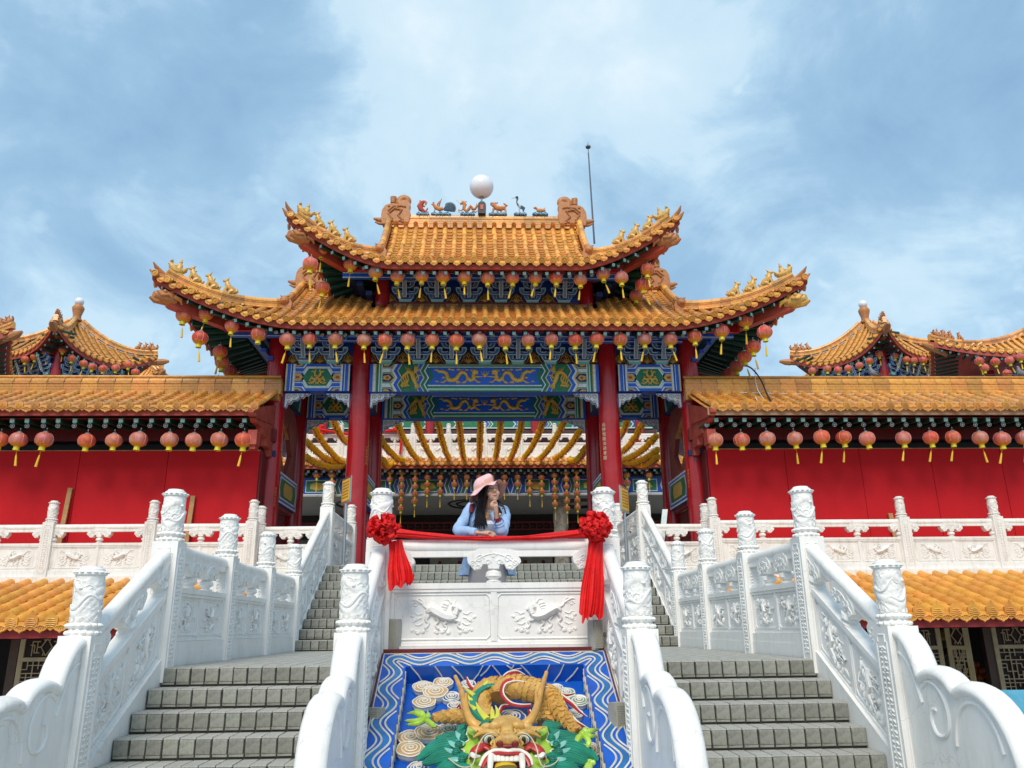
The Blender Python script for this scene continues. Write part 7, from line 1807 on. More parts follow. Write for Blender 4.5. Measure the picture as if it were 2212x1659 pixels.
b = MB(); strand(b, [(925,985,.22),(970,900,.24),(1040,855,.26),(1110,850,.28),(1160,858,.285),(1210,850,.28),(1270,858,.26),(1335,905,.24),(1355,975,.22)], [12,17,18,18,18,18,18,17,12], 0, 9)
build(b, 'upper_lip', M_RW, drg); b = MB()
strand(b, [(945,1000,.22),(985,925,.24),(1045,880,.26),(1160,878,.28),(1265,882,.26),(1320,930,.24),(1340,990,.22)], [14,18,18,16,18,18,14], 0, 9); build(b, 'gum', M_RR, drg)
b = MB(); hb(1150,960,.17,150,90,.05); build(b, 'mouth_cavity', M_DKRED, drg)
for k in range(7):
    x = 1045+k*36; b = MB(); strand(b, [(x,895,.255),(x,920,.26),(x,944,.255)], [17,18,14], 0, 8, .6); build(b, 'tooth', M_RW, drg)
for x, dx in ((1020,-6),(1272,6)): b = MB(); strand(b, [(x,890,.26),(x+dx,950,.27),(x+dx*1.5,1010,.26),(x+dx,1060,.24)], [22,22,17,4], 0, 9, .8); build(b, 'fang', M_RW, drg)
b = MB(); strand(b, [(1140,1000,.22),(1135,960,.225),(1140,930,.215)], [80,66,30], 0, 10, .4); build(b, 'tongue', mat('tongue_yellow', (.62,.40,.02), .35), drg)
b = MB(); strand(b, [(980,1100,.16),(1060,1150,.20),(1150,1165,.21),(1240,1150,.20),(1320,1100,.16)], [30,46,50,46,30], 0, 10, .8); build(b, 'lower_jaw', M_RS, drg)
for s in (-1, 1):
    f = lambda x: x if s < 0 else 2300-x
    b = MB(); P = [(f(1085),738,.27),(f(1030),708,.30),(f(960),735,.30),(f(905),830,.28),(f(885),920,.25),(f(850),985,.22)] + ([(760,985,.18),(660,915,.12),(585,860,.08)] if s < 0 else [(1540,965,.18),(1620,880,.12),(1720,795,.08),(1850,820,.06)])
    strand(b, P, [4.5]*len(P), 0, 6, 1); build(b, 'whisker', M_CREAM, drg)
# claws
def claw(palm, tips, name='claw'):
    b = MB(); 
    for t in tips:
        m_ = ((palm[0]+t[0])/2+t[2], (palm[1]+t[1])/2+t[3], palm[2]+.03); strand(b, [palm, m_, (t[0], t[1], palm[2]-.01)], [24, 22, 13], 0, 8, .85)
        d = (t[0]-m_[0], t[1]-m_[1]); L_ = hypot(*d) or 1; strand(b, [(t[0], t[1], palm[2]-.01), (t[0]+d[0]/L_*24, t[1]+d[1]/L_*24, palm[2]-.04)], [11, 2], 0, 6, .9)
    b.blob(rp(*palm), (36*K_, 30*K_, .03), 10, 0, RAX); build(b, name, M_RL, drg)
claw((470,590,.04), [(345,545,-10,-25),(400,520,10,-10),(495,545,15,0),(325,605,0,10),(340,635,10,15),(560,650,25,25)])
claw((1780,720,.05), [(1890,680,10,-10),(1880,735,10,5),(1800,680,10,-20),(1800,850,40,-5),(1730,790,-20,0),(1700,830,-15,5)])
claw((1840,960,.04), [(1790,1010,0,0),(1870,945,10,0),(1830,1030,0,0)])
# ------------------------------------------------------------------ floodlights and cable
C5 = cr(1250, 1850, 1.4133)
for i, (x, y, X, hh, lab) in enumerate(((412,920,-.905,.27,'upper left'), (1562,918,.905,.25,'upper right'), (310,1437,-.925,.28,'lower left'), (1690,1408,.925,.28,'lower right'))):
    p = at(*C5(x, y), X=X); t = thing('floodlight', 'grey floodlight with ribbed glass beside the dragon relief, %s of the four' % lab, 'floodlight', tuple(p), 'floodlights beside the dragon relief')
    s = 1 if X > 0 else -1; yaw_ = radians(28)*s
    T = lambda a, c, d: (p.x+a*cos(yaw_)-c*sin(yaw_), p.y+a*sin(yaw_)+c*cos(yaw_), p.z+d)
    b = MB(); w_ = .052; b.box(-w_, w_, 0, .075, -hh/2, hh/2, 0, T); b.box(-w_*.8, w_*.8, .075, .10, -hh/2+.02, hh/2-.02, 0, T); build(b, 'housing', mat('lamp_grey', (.38,.37,.34), .5, .2, 8), t, 20)
    b = MB(); b.box(-w_+.010, w_-.010, -.012, 0, -hh/2+.012, hh/2-.012, 0, T)
    for k in range(16): z = -hh/2+.02+(hh-.04)*k/15; b.box(-w_+.012, w_-.012, -.017, -.0125, z-.005, z+.005, 0, T)
    build(b, 'ribbed_glass', mat('ribbed_glass', (.42,.40,.32), .12, .15, 10, spec=.8), t, 20)
    b = MB(); b.box(w_*s, w_*s+s*.05 if s > 0 else w_*s, .02, .05, -.02, .02, 0, T) if s > 0 else b.box(-w_-.05, -w_, .02, .05, -.02, .02, 0, T); build(b, 'bracket', M_STEEL, t, 0)
b = MB(); pts = [at(*C5(x, y), X=X) for x, y, X in ((262,1560,-.94),(300,1552,-.93),(345,1572,-.90),(400,1572,-.86),(432,1600,-.84),(446,1659,-.82))]; pts.append(pts[-1]+RV*.5)
q = densify([tuple(v) for v in pts], 5); b.tube(q, .009, 7); tag(build(b, 'cable', M_BLACK), 'black cable dropping from the lower left floodlight onto the dragon relief', 'cable')
# ------------------------------------------------------------------ woman leaning on the centre balustrade
CW = cr(1750, 1820, 3.857)
def wp(x, y, Y): return at(*CW(x, y), Y=Y)
wom = thing('person', 'woman in pink sun hat and blue shirt leaning on the centre rail', 'person', (-.1, 7.8, LZ))
M_SKIN = mat('skin', (.56,.32,.22), .45, .08, 14, sub=.06); M_SHIRT = mat('shirt_blue', (.32,.48,.74), .8, .2, 12, .9, 16); M_TOP = mat('white_top', (.62,.66,.80), .8, .06, 10)
M_HAIR = mat('black_hair', (.012,.009,.009), .35, .3, 40, .3, 90); M_HAT = mat('pink_hat', (.80,.48,.51), .85, .12, 18, .4, 40); M_HATI = mat('hat_lining', (.66,.36,.28), .85, .1, 18)
M_TROU = mat('white_trousers', (.60,.58,.60), .8, .08, 8); M_STRAP = mat('strap_maroon', (.20,.012,.03), .7, .3, 30); M_NAVYC = mat('navy_cloth', (.01,.012,.05), .7, .2, 20)
head = wp(715, 455, 7.52)
hf = Vector((.27, -.93, .16)).normalized(); hu = Vector((-.16, .12, .98)); hr = hf.cross(hu).normalized(); hu = hr.cross(hf).normalized()
HA = Matrix(((hr.x, hf.x, hu.x), (hr.y, hf.y, hu.y), (hr.z, hf.z, hu.z)))
def hp(x, y, z): return head+HA @ Vector((x, y, z))
b = MB()
b.blob(head+hu*.02, (.068,.086,.092), 18, 0, HA); b.blob(hp(0,.03,-.055), (.050,.056,.050), 14, 0, HA); b.blob(hp(0,.058,-.088), (.024,.022,.020), 10, 0, HA)
for s in (-1, 1): b.blob(hp(s*.036,.052,-.030), (.026,.026,.026), 10, 0, HA)
b.tube([hp(0,.084,.018), hp(0,.096,-.010), hp(0,.102,-.024)], [.009,.011,.014], 8); b.blob(hp(-.012,.090,-.028), (.010,.010,.008), 8, 0, HA); b.blob(hp(.012,.090,-.028), (.010,.010,.008), 8, 0, HA)
b.blob(hp(0,.078,-.056), (.022,.012,.012), 10, 0, HA); b.blob(hp(0,.075,.050), (.05,.016,.03), 12, 0, HA)
neck0 = wp(690, 700, 7.62); b.tube([hp(0,-.01,-.05), wp(690,640,7.57), neck0], [.048,.046,.056], 14)
shL, shR = wp(420,705,7.68), wp(890,760,7.73); elL, elR = wp(205,1050,7.56), wp(870,1060,7.50); wrL, wrR = wp(505,1072,7.42), wp(795,845,7.42)
chest = wp(670,860,7.66); waist = wp(660,1200,7.82); pel = wp(650,1480,7.95)
b.tube([shL+Vector((.02,0,.0)), neck0+Vector((0,0,-.03)), shR+Vector((-.02,0,0))], [.055,.065,.055], 12)
b.tube([neck0+Vector((0,0,-.03)), chest, waist, pel], [.08,.125,.105,.135], 16, flat=.7)
b.tube([shL, (shL+elL)/2, elL], [.052,.044,.038], 12); b.tube([elL, (elL+wrL)/2, wrL], [.038,.034,.023], 12)
b.tube([shR, (shR+elR)/2, elR], [.052,.044,.038], 12); b.tube([elR, (elR+wrR)/2, wrR], [.038,.034,.023], 12)
# resting hand, fingers to the right
def fing(pts, r): b.tube(pts, r, 8); b.blob(pts[-1], (r[-1],)*3, 8)
b.tube([wrL, wp(600,1082,7.40), wp(680,1088,7.385)], [.024,.030,.034], 12, flat=.65)
for k, (y0, y1, x1) in enumerate(((1062,1085,770),(1080,1105,778),(1098,1122,765),(1112,1136,740))):
    fing([wp(675,y0+2,7.385), wp(725,y0+4,7.37), wp(x1-12,y1-4,7.365), wp(x1,y1,7.375)], [.0105,.0095,.0085,.0075])
fing([wp(600,1060,7.40), wp(660,1050,7.37), wp(705,1062,7.36)], [.012,.010,.008])
# hand under the chin, loosely closed
b.tube([wrR, wp(785,740,7.40), wp(775,650,7.39)], [.024,.031,.034], 12, flat=.7)
for k, (x0, y0, x1, y1, x2, y2) in enumerate(((800,615,775,585,735,600),(780,610,750,588,715,612),(765,625,728,605,702,635),(760,650,722,632,700,655))):
    fing([wp(x0,y0+20,7.395), wp(x1,y1,7.375), wp(x2,y2,7.37), wp(x2+10,y2+28,7.385)], [.0105,.0098,.0088,.0078])
fing([wp(745,700,7.385), wp(728,668,7.37), wp(735,640,7.365)], [.012,.010,.008])
# legs, standing on the landing
for s, x in ((-1, 560), (1, 760)):
    hip = pel+Vector((s*.08, 0, -.02)); kn = Vector((hip.x, 8.0, LZ+.47)); an = Vector((hip.x, 8.08, LZ+.09)); b.tube([hip, (hip+kn)/2, kn, (kn+an)/2, an], [.095,.085,.06,.055,.036], 14)
    b.tube([an, an+Vector((0,-.05,-.04)), an+Vector((0,-.16,-.065))], [.036,.036,.022], 10)
tmp = build(b, 'tmp', M_SKIN); md = tmp.modifiers.new('r', 'REMESH'); md.mode = 'VOXEL'; md.voxel_size = .0055; sm = tmp.modifiers.new('s', 'SMOOTH'); sm.factor = .5; sm.iterations = 3
dg = bpy.context.evaluated_depsgraph_get(); me = bpy.data.meshes.new_from_object(tmp.evaluated_get(dg)); me.name = 'body'; me.materials.clear(); me.materials.append(M_SKIN)
me.polygons.foreach_set('use_smooth', [True]*len(me.polygons)); bpy.data.objects.remove(tmp); body = obj('body', me, wom)
b = MB()
for s in (-1, 1):
    b.tube([hp(s*.030-.014,.084,.012), hp(s*.030,.088,.008), hp(s*.030+.014,.084,.012)], [.0018,.0034,.0018], 6)
build(b, 'eyes', M_BLACK, body); b = MB()
for s in (-1, 1): b.tube([hp(s*.030-.017,.084,.034), hp(s*.030,.090,.038), hp(s*.030+.017,.082,.034)], [.0018,.0026,.0012], 6)
build(b, 'eyebrows', M_HAIR, body); b = MB()
b.tube([hp(-.024,.078,-.050), hp(-.012,.088,-.056), hp(0,.091,-.057), hp(.012,.088,-.056), hp(.024,.078,-.050)], [.002,.0045,.005,.0045,.002], 7); build(b, 'lips', mat('lips', (.50,.10,.10), .4), body)
b = MB(); b.tube([hp(-.014,.089,-.0535), hp(0,.0935,-.0545), hp(.014,.089,-.0535)], [.001,.0022,.001], 5); build(b, 'teeth', M_RW, body)
# trousers
b = MB(); 
for s in (-1, 1):
    hip = pel+Vector((s*.075, 0, .03)); kn = Vector((hip.x, 8.0, LZ+.47)); an = Vector((hip.x, 8.08, LZ+.12)); b.tube([hip, (hip+kn)/2, kn, (kn+an)/2, an], [.125,.11,.088,.086,.082], 16)
build(b, 'trousers', M_TROU, wom)
def loft(b, rings, a0, a1, n, m=0, fold=0):
    """rings: (centre, rx, ry) with angle 0 towards the viewer, going round"""
    vs = []
    for j, (c, rx, ry) in enumerate(rings):
        for i in range(n+1):
            a = a0+(a1-a0)*i/n; w_ = 1+fold*sin(a*7+j*.9)+fold*.6*sin(a*13-j*.7); vs.append((c.x+rx*w_*sin(a), c.y-ry*w_*cos(a), c.z))
    b.add(vs, [(j*(n+1)+i, j*(n+1)+i+1, (j+1)*(n+1)+i+1, (j+1)*(n+1)+i) for j in range(len(rings)-1) for i in range(n)], m)
b = MB(); cz = lambda x, y, Y: wp(x, y, Y)
loft(b, [(cz(655,905,7.655),.115,.095),(cz(655,960,7.66),.135,.115),(cz(655,1080,7.70),.135,.12),(cz(655,1250,7.82),.125,.12),(cz(655,1450,7.93),.14,.13)], -pi, pi, 28, 0, .01)
build(b, 'white_top', M_TOP, wom)
b = MB()
rs = [(cz(650,640,7.66),.075,.07),(cz(655,700,7.665),.160,.095),(cz(655,780,7.67),.185,.12),(cz(650,880,7.68),.185,.14),(cz(640,1000,7.70),.180,.150),(cz(640,1150,7.78),.185,.160),(cz(645,1300,7.86),.20,.165),(cz(650,1450,7.92),.225,.175),(cz(650,1600,7.96),.26,.185),(cz(650,1720,7.98),.285,.19)]
loft(b, rs, radians(46), radians(320), 64, 0, .032)
build(b, 'shirt_body', M_SHIRT, wom)
def sleeve(b, pts, rad, n=16, cuff=True):
    pts = [Vector(p) for p in pts]; q = densify([tuple(p)+(r,) for p, r in zip(pts, rad)], 5)
    P = [Vector(v[:3]) for v in q]; R = [v[3]*(1+.05*sin(i*1.9)+.04*sin(i*3.1)) for i, v in enumerate(q)]; b.tube(P, R, n, caps=False)
    b.tube([P[-1], P[-1]+(P[-1]-P[-2]).normalized()*.004], [R[-1]*1.02, R[-1]*.8], n, caps=False)
b = MB(); sleeve(b, [shL+Vector((.05,0,.03)), shL+Vector((-.005,0,.0)), (shL+elL)/2+Vector((-.005,0,0)), elL+Vector((0,0,.01)), (elL*.6+wrL*.4)+Vector((0,0,.008)), elL*.08+wrL*.92+Vector((0,0,.006))], [.055,.062,.056,.052,.046,.036])
b.tube([elL*.3+wrL*.7, elL*.06+wrL*.94], [.041,.037], 16); build(b, 'left_sleeve', M_SHIRT, wom)
b = MB(); sleeve(b, [shR+Vector((-.05,0,.03)), shR+Vector((.005,0,.0)), (shR+elR)/2+Vector((.015,0,0)), elR+Vector((.0,0,.0)), (elR*.55+wrR*.45), elR*.28+wrR*.72], [.055,.062,.058,.055,.048,.042])
b.tube([elR*.46+wrR*.54, elR*.36+wrR*.64+Vector((.004,-.004,0)), elR*.30+wrR*.70+Vector((.012,-.006,-.008))], [.046,.052,.055], 16, caps=False); build(b, 'right_sleeve', M_SHIRT, wom)
b = MB()
b.tube([wp(560,690,7.58), wp(540,780,7.55), wp(535,880,7.55)], [.012,.022,.012], 8, flat=.4); b.tube([wp(740,720,7.57), wp(715,780,7.55), wp(745,880,7.55)], [.012,.024,.012], 8, flat=.4); build(b, 'collar', M_SHIRT, wom)
# watch, necklace, rucksack
b = MB(); c = wrR*.93+elR*.07; d = (elR-wrR).normalized(); b.tube([c-d*.012, c+d*.018], [.030,.031], 14, 0); b.blob(wp(845,795,7.405), (.014,.008,.014), 10, 1); build(b, 'wristwatch', [M_STRAP, mat('watch_gold', (.6,.4,.2), .25, metal=.8)], wom)
b = MB(); b.tube([wp(600,760,7.565), wp(618,800,7.545), wp(642,832,7.54), wp(668,800,7.545), wp(690,770,7.56)], .0016, 5); b.blob(wp(642,836,7.535), (.006,.004,.007), 8); build(b, 'necklace', M_GOLD, wom)
b = MB(); b.tube([wp(430,620,7.70), wp(425,650,7.60), wp(415,700,7.585), wp(405,760,7.58)], [.022,.027,.026,.022], 8, 0, flat=.4); b.tube([wp(405,760,7.58), wp(390,800,7.58), wp(350,1000,7.60)], [.020,.012,.008], 8, 1, flat=.5)
b.tube([wp(855,640,7.72), wp(868,660,7.64), wp(880,700,7.62), wp(940,800,7.66)], [.018,.020,.02,.015], 8, 0, flat=.4); build(b, 'rucksack_straps', [M_STRAP, M_NAVYC], wom)
b = MB(); b.tube([wp(650,640,7.86), wp(650,760,7.92), wp(650,1000,7.98), wp(650,1180,8.0)], [.10,.15,.17,.13], 14, flat=.55); build(b, 'rucksack', M_STRAP, wom)
# hair
b = MB(); b.blob(hp(0,-.025,.022), (.086,.086,.098), 18, 0, HA); b.tube([hp(-.03,-.05,0), wp(600,600,7.62), wp(560,700,7.62)], [.07,.065,.05], 10)
rh = random.Random(5)
for k in range(70):
    t = rh.random(); x0 = 500+120*t+rh.uniform(-10,10); sx = rh.uniform(-1, 1)
    pts = [wp(x0+40, 400+60*rh.random(), 7.50+.03*rh.random()), wp(x0+25, 560, 7.50), wp(x0-5+35*sx*.3, 720, 7.53), wp(x0-25+25*sx, 860+rh.uniform(-30,30), 7.53), wp(x0-60+90*t+30*sx, 960+rh.uniform(-60,70), 7.54)]
    q = densify([tuple(p) for p in pts], 4); b.tube(q, [.008*(1-i/len(q))+.0016 for i in range(len(q))], 5)
for k in range(36):
    t = rh.random(); x0 = 830+60*t
    pts = [wp(790, 560+30*rh.random(), 7.66), wp(x0, 650, 7.64), wp(x0+20+30*t, 780, 7.62), wp(x0+40+40*rh.random(), 900+rh.uniform(-40,40), 7.62), wp(x0+50+50*rh.random(), 1000+rh.uniform(-80,60), 7.62)]
    q = densify([tuple(p) for p in pts], 4); b.tube(q, [.006*(1-i/len(q))+.0014 for i in range(len(q))], 5)
for k in range(8):
    pts = [wp(640+5*k, 350, 7.42), wp(625+3*k, 450, 7.43), wp(600+4*k, 560, 7.47), wp(590+3*k, 760, 7.52), wp(585+10*k, 900+10*k, 7.54)]; b.tube(densify([tuple(p) for p in pts], 4), .0025, 5)
build(b, 'hair', M_HAIR, wom, 60)
# hat
outer = [(380,560,7.50),(395,520,7.43),(470,478,7.39),(560,415,7.37),(650,350,7.37),(750,325,7.39),(800,278,7.42),(870,282,7.46),(918,318,7.51),(936,375,7.56),(915,440,7.61),(858,520,7.66),(800,585,7.70),(700,560,7.78),(560,570,7.78),(470,602,7.70),(410,608,7.60),(378,585,7.55)]
inner = [(447,432,7.54),(452,425,7.48),(500,405,7.44),(560,375,7.42),(625,345,7.41),(690,318,7.42),(730,298,7.44),(745,295,7.47),(752,305,7.52),(755,330,7.56),(750,370,7.61),(730,420,7.66),(700,450,7.69),(640,470,7.71),(560,475,7.71),(500,468,7.68),(465,458,7.63),(450,442,7.58)]
OUT = [wp(*p) for p in outer]; INN = [wp(*p) for p in inner]; n = len(OUT); top = wp(590,212,7.55)
OUT = [Vector(v) for v in densify([tuple(v) for v in OUT+[OUT[0]]], 4)[:-1]]; INN = [Vector(v) for v in densify([tuple(v) for v in INN+[INN[0]]], 4)[:-1]]; n = len(OUT)
cI = sum(INN, Vector())/n; up = (top-cI)
def hat(off, m):
    b = MB(); rings = []
    for t in (1, .66, .33): rings.append([INN[i]*(1-t)+OUT[i]*t+Vector((0,0,.010*sin(i*.55)*t-.02*t*(1-t)*4*.3))+off for i in range(n)])
    rings.append([p+off for p in INN])
    for f, s in ((.25,1.0),(.5,.95),(.72,.82),(.88,.62),(.97,.36)): rings.append([cI+(p-cI)*s+up*f+off for p in INN])
    vs = [p for r in rings for p in r]+[top+off]
    b.add(vs, [(j*n+i, j*n+(i+1) % n, (j+1)*n+(i+1) % n, (j+1)*n+i) for j in range(len(rings)-1) for i in range(n)]+[((len(rings)-1)*n+i, (len(rings)-1)*n+(i+1) % n, len(vs)-1) for i in range(n)])
    return b
h_ = build(hat(Vector((0,0,0)), 0), 'sun_hat', M_HAT, wom, 60); build(hat(Vector((.001,-.001,-.004)), 0), 'hat_lining', M_HATI, h_, 60)
p = at(1440, 1098, Y=17.9); plank('plank', 'short pale plank leaning behind the right terrace balustrade near the gate column', p.x-.28, p.z, .28, M_EDGE, .12, 17.9)
# ------------------------------------------------------------------ red silk swag with rosettes
sw = thing('silk_swag', 'red silk swag with two rosettes and hanging tails tied along the centre rail', 'sash', (0, 7.3, .75))
def cl(x, y, Y): return at(*C5(x, y), Y=Y)
b = MB()
def swf(u, v):
    x = 440+u*1050; sag = 1-(2*u-1)**2; top_ = 322+sag*48; bot = 378+sag*14; y = top_+(bot-top_)*v; Yy = 7.375-.03*sin(pi*v)-.006*sin(v*18+u*5)
    return cl(x, y+2.0*sin(u*21+v*5), Yy)
b.grid(swf, 70, 12); 
b.grid(lambda u, v: cl(440+u*1050, 324+(1-(2*u-1)**2)*48, 7.375+.07*v), 40, 2); build(b, 'draped_band', M_SILK, sw, 80)
def tail(tl, tr, bl, br, Y0, Y1_, nm='hanging_tail', rag=12, dx=0):
    b = MB()
    def f(u, v):
        x = (tl[0]*(1-u)+tr[0]*u)*(1-v)+(bl[0]*(1-u)+br[0]*u)*v; y = (tl[1]*(1-u)+tr[1]*u)*(1-v)+(bl[1]*(1-u)+br[1]*u)*v+(rag*sin(u*17)*v**4)
        return cl(x+4*sin(v*7+u*3), y, Y0+(Y1_-Y0)*v-.020*sin(u*11+v*2)*(.3+.7*v)-.012*sin(u*23+v*5)*v)
    b.grid(f, 36, 30); b2 = b; build(b2, nm, M_SILK, sw, 80)
tail((395,400),(470,385),(393,668),(540,622),7.22,7.12); tail((425,400),(465,390),(440,610),(512,640),7.19,7.09)
tail((1510,370),(1592,365),(1452,795),(1592,830),7.24,7.06); tail((1520,380),(1570,380),(1468,850),(1540,800),7.20,7.03)
rr_ = random.Random(11)
for cx, cy, nm in ((372,325,'left'), (1545,318,'right')):
    c = cl(cx, cy, 7.20); b = MB()
    for k in range(58):
        # ruffled loops of ribbon fanning out of a knot
        ph = rr_.uniform(-.9, 1.3); th = rr_.uniform(0, 2*pi); d = Vector((cos(th)*cos(ph), -abs(sin(ph))*.9-.15, sin(th)*cos(ph)*.88)).normalized(); L_ = .125+.04*rr_.random()
        side = d.cross(Vector((rr_.uniform(-1,1), rr_.uniform(-1,1), rr_.uniform(-1,1)))).normalized(); nn = d.cross(side)
        w_ = .038+.02*rr_.random(); a0 = rr_.uniform(0, 6)
        def f(u, v, d=d, side=side, nn=nn, L_=L_, w_=w_, a0=a0):
            t = v; w2 = w_*sin(pi*min(.96, .10+.82*t)); return c+d*(L_*(.12+.88*sin(t*pi*.62)))+side*(w2*(2*u-1))+nn*(.030*sin(t*pi)+.012*sin(u*9+a0)+.008*sin(u*17+t*6))
        b.grid(f, 8, 7)
    build(b, 'rosette', M_SILK, sw, 80)
# ------------------------------------------------------------------ ridge figures, lamp, rod
C6 = cr(1450, 700, 2.458)
def rg(x, y, Y=20.3): return at(*C6(x, y), Y=Y)
PX = 1/ (2.458*1.8228*FOC/ (20.3*.955+11*.295))
def fig(name, lab, cat): return thing(name, lab, cat, tuple(rg(0,0)), None)
M_FB = mat('ceramic_blue', (.10,.26,.42), .35, .5, 10, stain=(.5,.6,.65), stainamt=.7); M_FO = mat('ceramic_orange', (.62,.22,.05), .35, .35, 10, stain=(.6,.4,.1), stainamt=.6); M_FRD = mat('ceramic_red', (.50,.07,.04), .35, .3, 10)
M_FG = mat('ceramic_slate', (.06,.11,.15), .4, .5, 14); M_FW = mat('ceramic_grey_white', (.50,.52,.52), .5, .2, 10)
def wavebase(t, cx, w, y0=362, h=45):
    b = MB()
    for k in range(9):
        x = cx-w/2+w*k/8; hh = h*(.5+.3*sin(k*2.1)); c = rg(x, y0-hh*.4); b.blob(c, (w/9*PX, .10, hh*.55*PX), 8)
        b.tube([rg(x+10*cos(a*.7), y0-hh*.7-8*sin(a*.7), 20.2) for a in range(7)], 3*PX, 5)
    b.box(rg(cx-w/2, y0).x, rg(cx+w/2, y0).x, 20.2, 20.4, rg(cx, y0+6).z, rg(cx, y0-8).z); build(b, 'wave_base', M_FB, t, 50)
def tb(b, pts, rad, m=0, n=8, Y=20.3, flat=1): b.tube([rg(p[0], p[1], Y+(p[2] if len(p) > 2 else 0)) for p in pts], [r*PX for r in rad], n, m, flat=flat)
t = fig('ceramic_fish', 'red and orange leaping fish figure on the main ridge, nearest its left end dragon', 'figurine'); wavebase(t, 528, 105)
b = MB(); tb(b, [(545,228),(515,245),(500,275),(510,305),(540,325),(560,335)], [12,26,30,26,16,8], 0); tb(b, [(555,330),(572,300),(575,290)], [10,8,3]); tb(b, [(555,330),(585,332)], [9,3]); build(b, 'fish_body', M_FRD, t)
b = MB(); tb(b, [(545,225),(562,238),(555,262)], [10,12,8]); tb(b, [(530,270),(550,280)], [14,6]); tb(b, [(505,225),(495,222)], [10,4]); build(b, 'fish_head_and_belly', M_FO, t)
t = fig('ceramic_phoenix', 'phoenix figure with raised wing and dark feathery tail on the main ridge', 'figurine'); wavebase(t, 705, 165)
b = MB(); tb(b, [(612,255),(635,262),(655,290),(690,305),(725,300)], [6,14,20,22,16]); tb(b, [(625,245),(640,240)], [12,6]); tb(b, [(680,300),(690,250),(712,200)], [16,22,4], flat=.4); tb(b, [(670,300),(668,260),(690,225)], [14,16,4], flat=.4)
for x in (635, 690): tb(b, [(x+10,310),(x,330),(x+8,345)], [7,5,5])
build(b, 'bird_body', M_FO, t); b = MB()
for k in range(15): a = radians(-35+k*12); tb(b, [(735,308), (775+30*cos(a), 300-30*sin(a)), (790+62*cos(a), 295-60*sin(a))], [12,12,3], 0, 6)
build(b, 'tail_feathers', M_FG, t)
t = fig('ceramic_dragon', 'orange dragon figure on clouds on the main ridge, just left of the globe lamp', 'figurine'); wavebase(t, 962, 120)
b = MB(); tb(b, [(890,255),(915,240),(935,260),(925,300),(950,325),(975,300),(990,275),(1010,300),(1030,305),(1050,275),(1050,250)], [10,20,20,16,18,18,16,16,14,12,4]); tb(b, [(880,335),(875,310),(900,320),(920,300)], [6,6,7,8]); tb(b, [(1010,320),(1040,335),(1055,320)], [9,7,4])
for k in range(6): tb(b, [(905+9*k,235),(902+11*k,215+3*k)], [6,2], 0, 5)
tb(b, [(880,245),(850,215)], [1.5,1], 0, 4); build(b, 'dragon_body', M_FO, t)
t = fig('ceramic_lion', 'orange and yellow lion dog figure on the main ridge, just right of the globe lamp', 'figurine'); wavebase(t, 1255, 150, h=35)
b = MB(); tb(b, [(1195,270),(1215,262),(1240,290),(1280,300),(1320,290)], [12,24,26,26,20])
for x, dx in ((1215,-8),(1245,6),(1290,-4),(1322,8)): tb(b, [(x,300),(x+dx,325),(x+dx,342)], [13,9,10])
tb(b, [(1320,285),(1340,270),(1318,255),(1310,245)], [10,12,10,4]); build(b, 'lion_body', M_FO, t); b = MB()
for k in range(5): tb(b, [(1190+14*k,248),(1188+16*k,236)], [9,3], 0, 5)
tb(b, [(1183,262),(1195,258)], [10,8]); build(b, 'lion_mane', M_FRD, t)
t = fig('ceramic_crane', 'grey crane figure with long raised neck on the main ridge', 'figurine'); wavebase(t, 1472, 105, h=35)
b = MB(); tb(b, [(1385,198),(1420,194),(1440,190),(1448,205),(1440,225),(1438,245),(1455,270),(1480,285),(1505,305)], [2,4,12,8,6,6,14,20,8]); tb(b, [(1462,285),(1462,345)], [8,7], 0, 6); build(b, 'crane_body', M_FW, t)
b = MB(); tb(b, [(1440,200),(1438,240),(1450,262)], [7,6,8], Y=20.26); tb(b, [(1480,275),(1505,295),(1500,330)], [12,16,5], Y=20.26); tb(b, [(1425,188),(1442,184),(1450,195)], [6,10,6], Y=20.26); build(b, 'dark_plumage', M_FG, t)
t = fig('ceramic_turtle', 'small orange turtle figure on blue waves on the main ridge, nearest its right end dragon', 'figurine'); wavebase(t, 1665, 130, h=40)
b = MB(); tb(b, [(1600,292),(1615,290),(1635,305)], [8,14,12]); tb(b, [(1630,315),(1665,318),(1715,318)], [14,22,10]); tb(b, [(1700,300),(1712,290)], [6,3]); build(b, 'turtle_body', M_FO, t)
t = fig('globe_lamp', 'large white globe lamp on a short pole at the middle of the gate ridge', 'lamp')
b = MB(); b.blob(rg(1097,88), (.35,.35,.35), 30); build(b, 'globe', M_GLASSW, t, 60)
b = MB(); tb(b, [(1097,155),(1097,190)], [38,30], 0, 14); tb(b, [(1097,190),(1097,262)], [9,9]); tb(b, [(1097,170),(1097,178)], [20,20]); build(b, 'pole', M_STEEL, t)
b = MB(); b.prism([(-36,0),(36,0),(40,70),(36,95),(18,112),(-18,112),(-36,95),(-40,70)], -.16, .16, lambda x, z, d: tuple(rg(1100+x, 368-z)+Vector((0, d, 0)))); build(b, 'lamp_base', mat('weathered_bronze', (.05,.05,.05), .6, .3, 14), t, 20)
b = MB(); b.prism([(-14,35),(14,35),(14,80),(-14,80)], .162, .175, lambda x, z, d: tuple(rg(1100+x, 368-z)+Vector((0, -d, 0)))); build(b, 'red_panel_inset', M_FRD, t, 0)
t = fig('lightning_rod', 'thin steel lightning rod leaning slightly above the right end of the upper roof', 'rod')
b = MB(); b.tube([at(1284,526,Y=21.3), at(1271,330,Y=21.3)], [.030,.020], 8); b.tube([at(1271,330,Y=21.3), at(1270,306,Y=21.3)], [.012,.006], 6); build(b, 'rod', mat('dark_steel', (.12,.13,.15), .4, metal=.6), t)
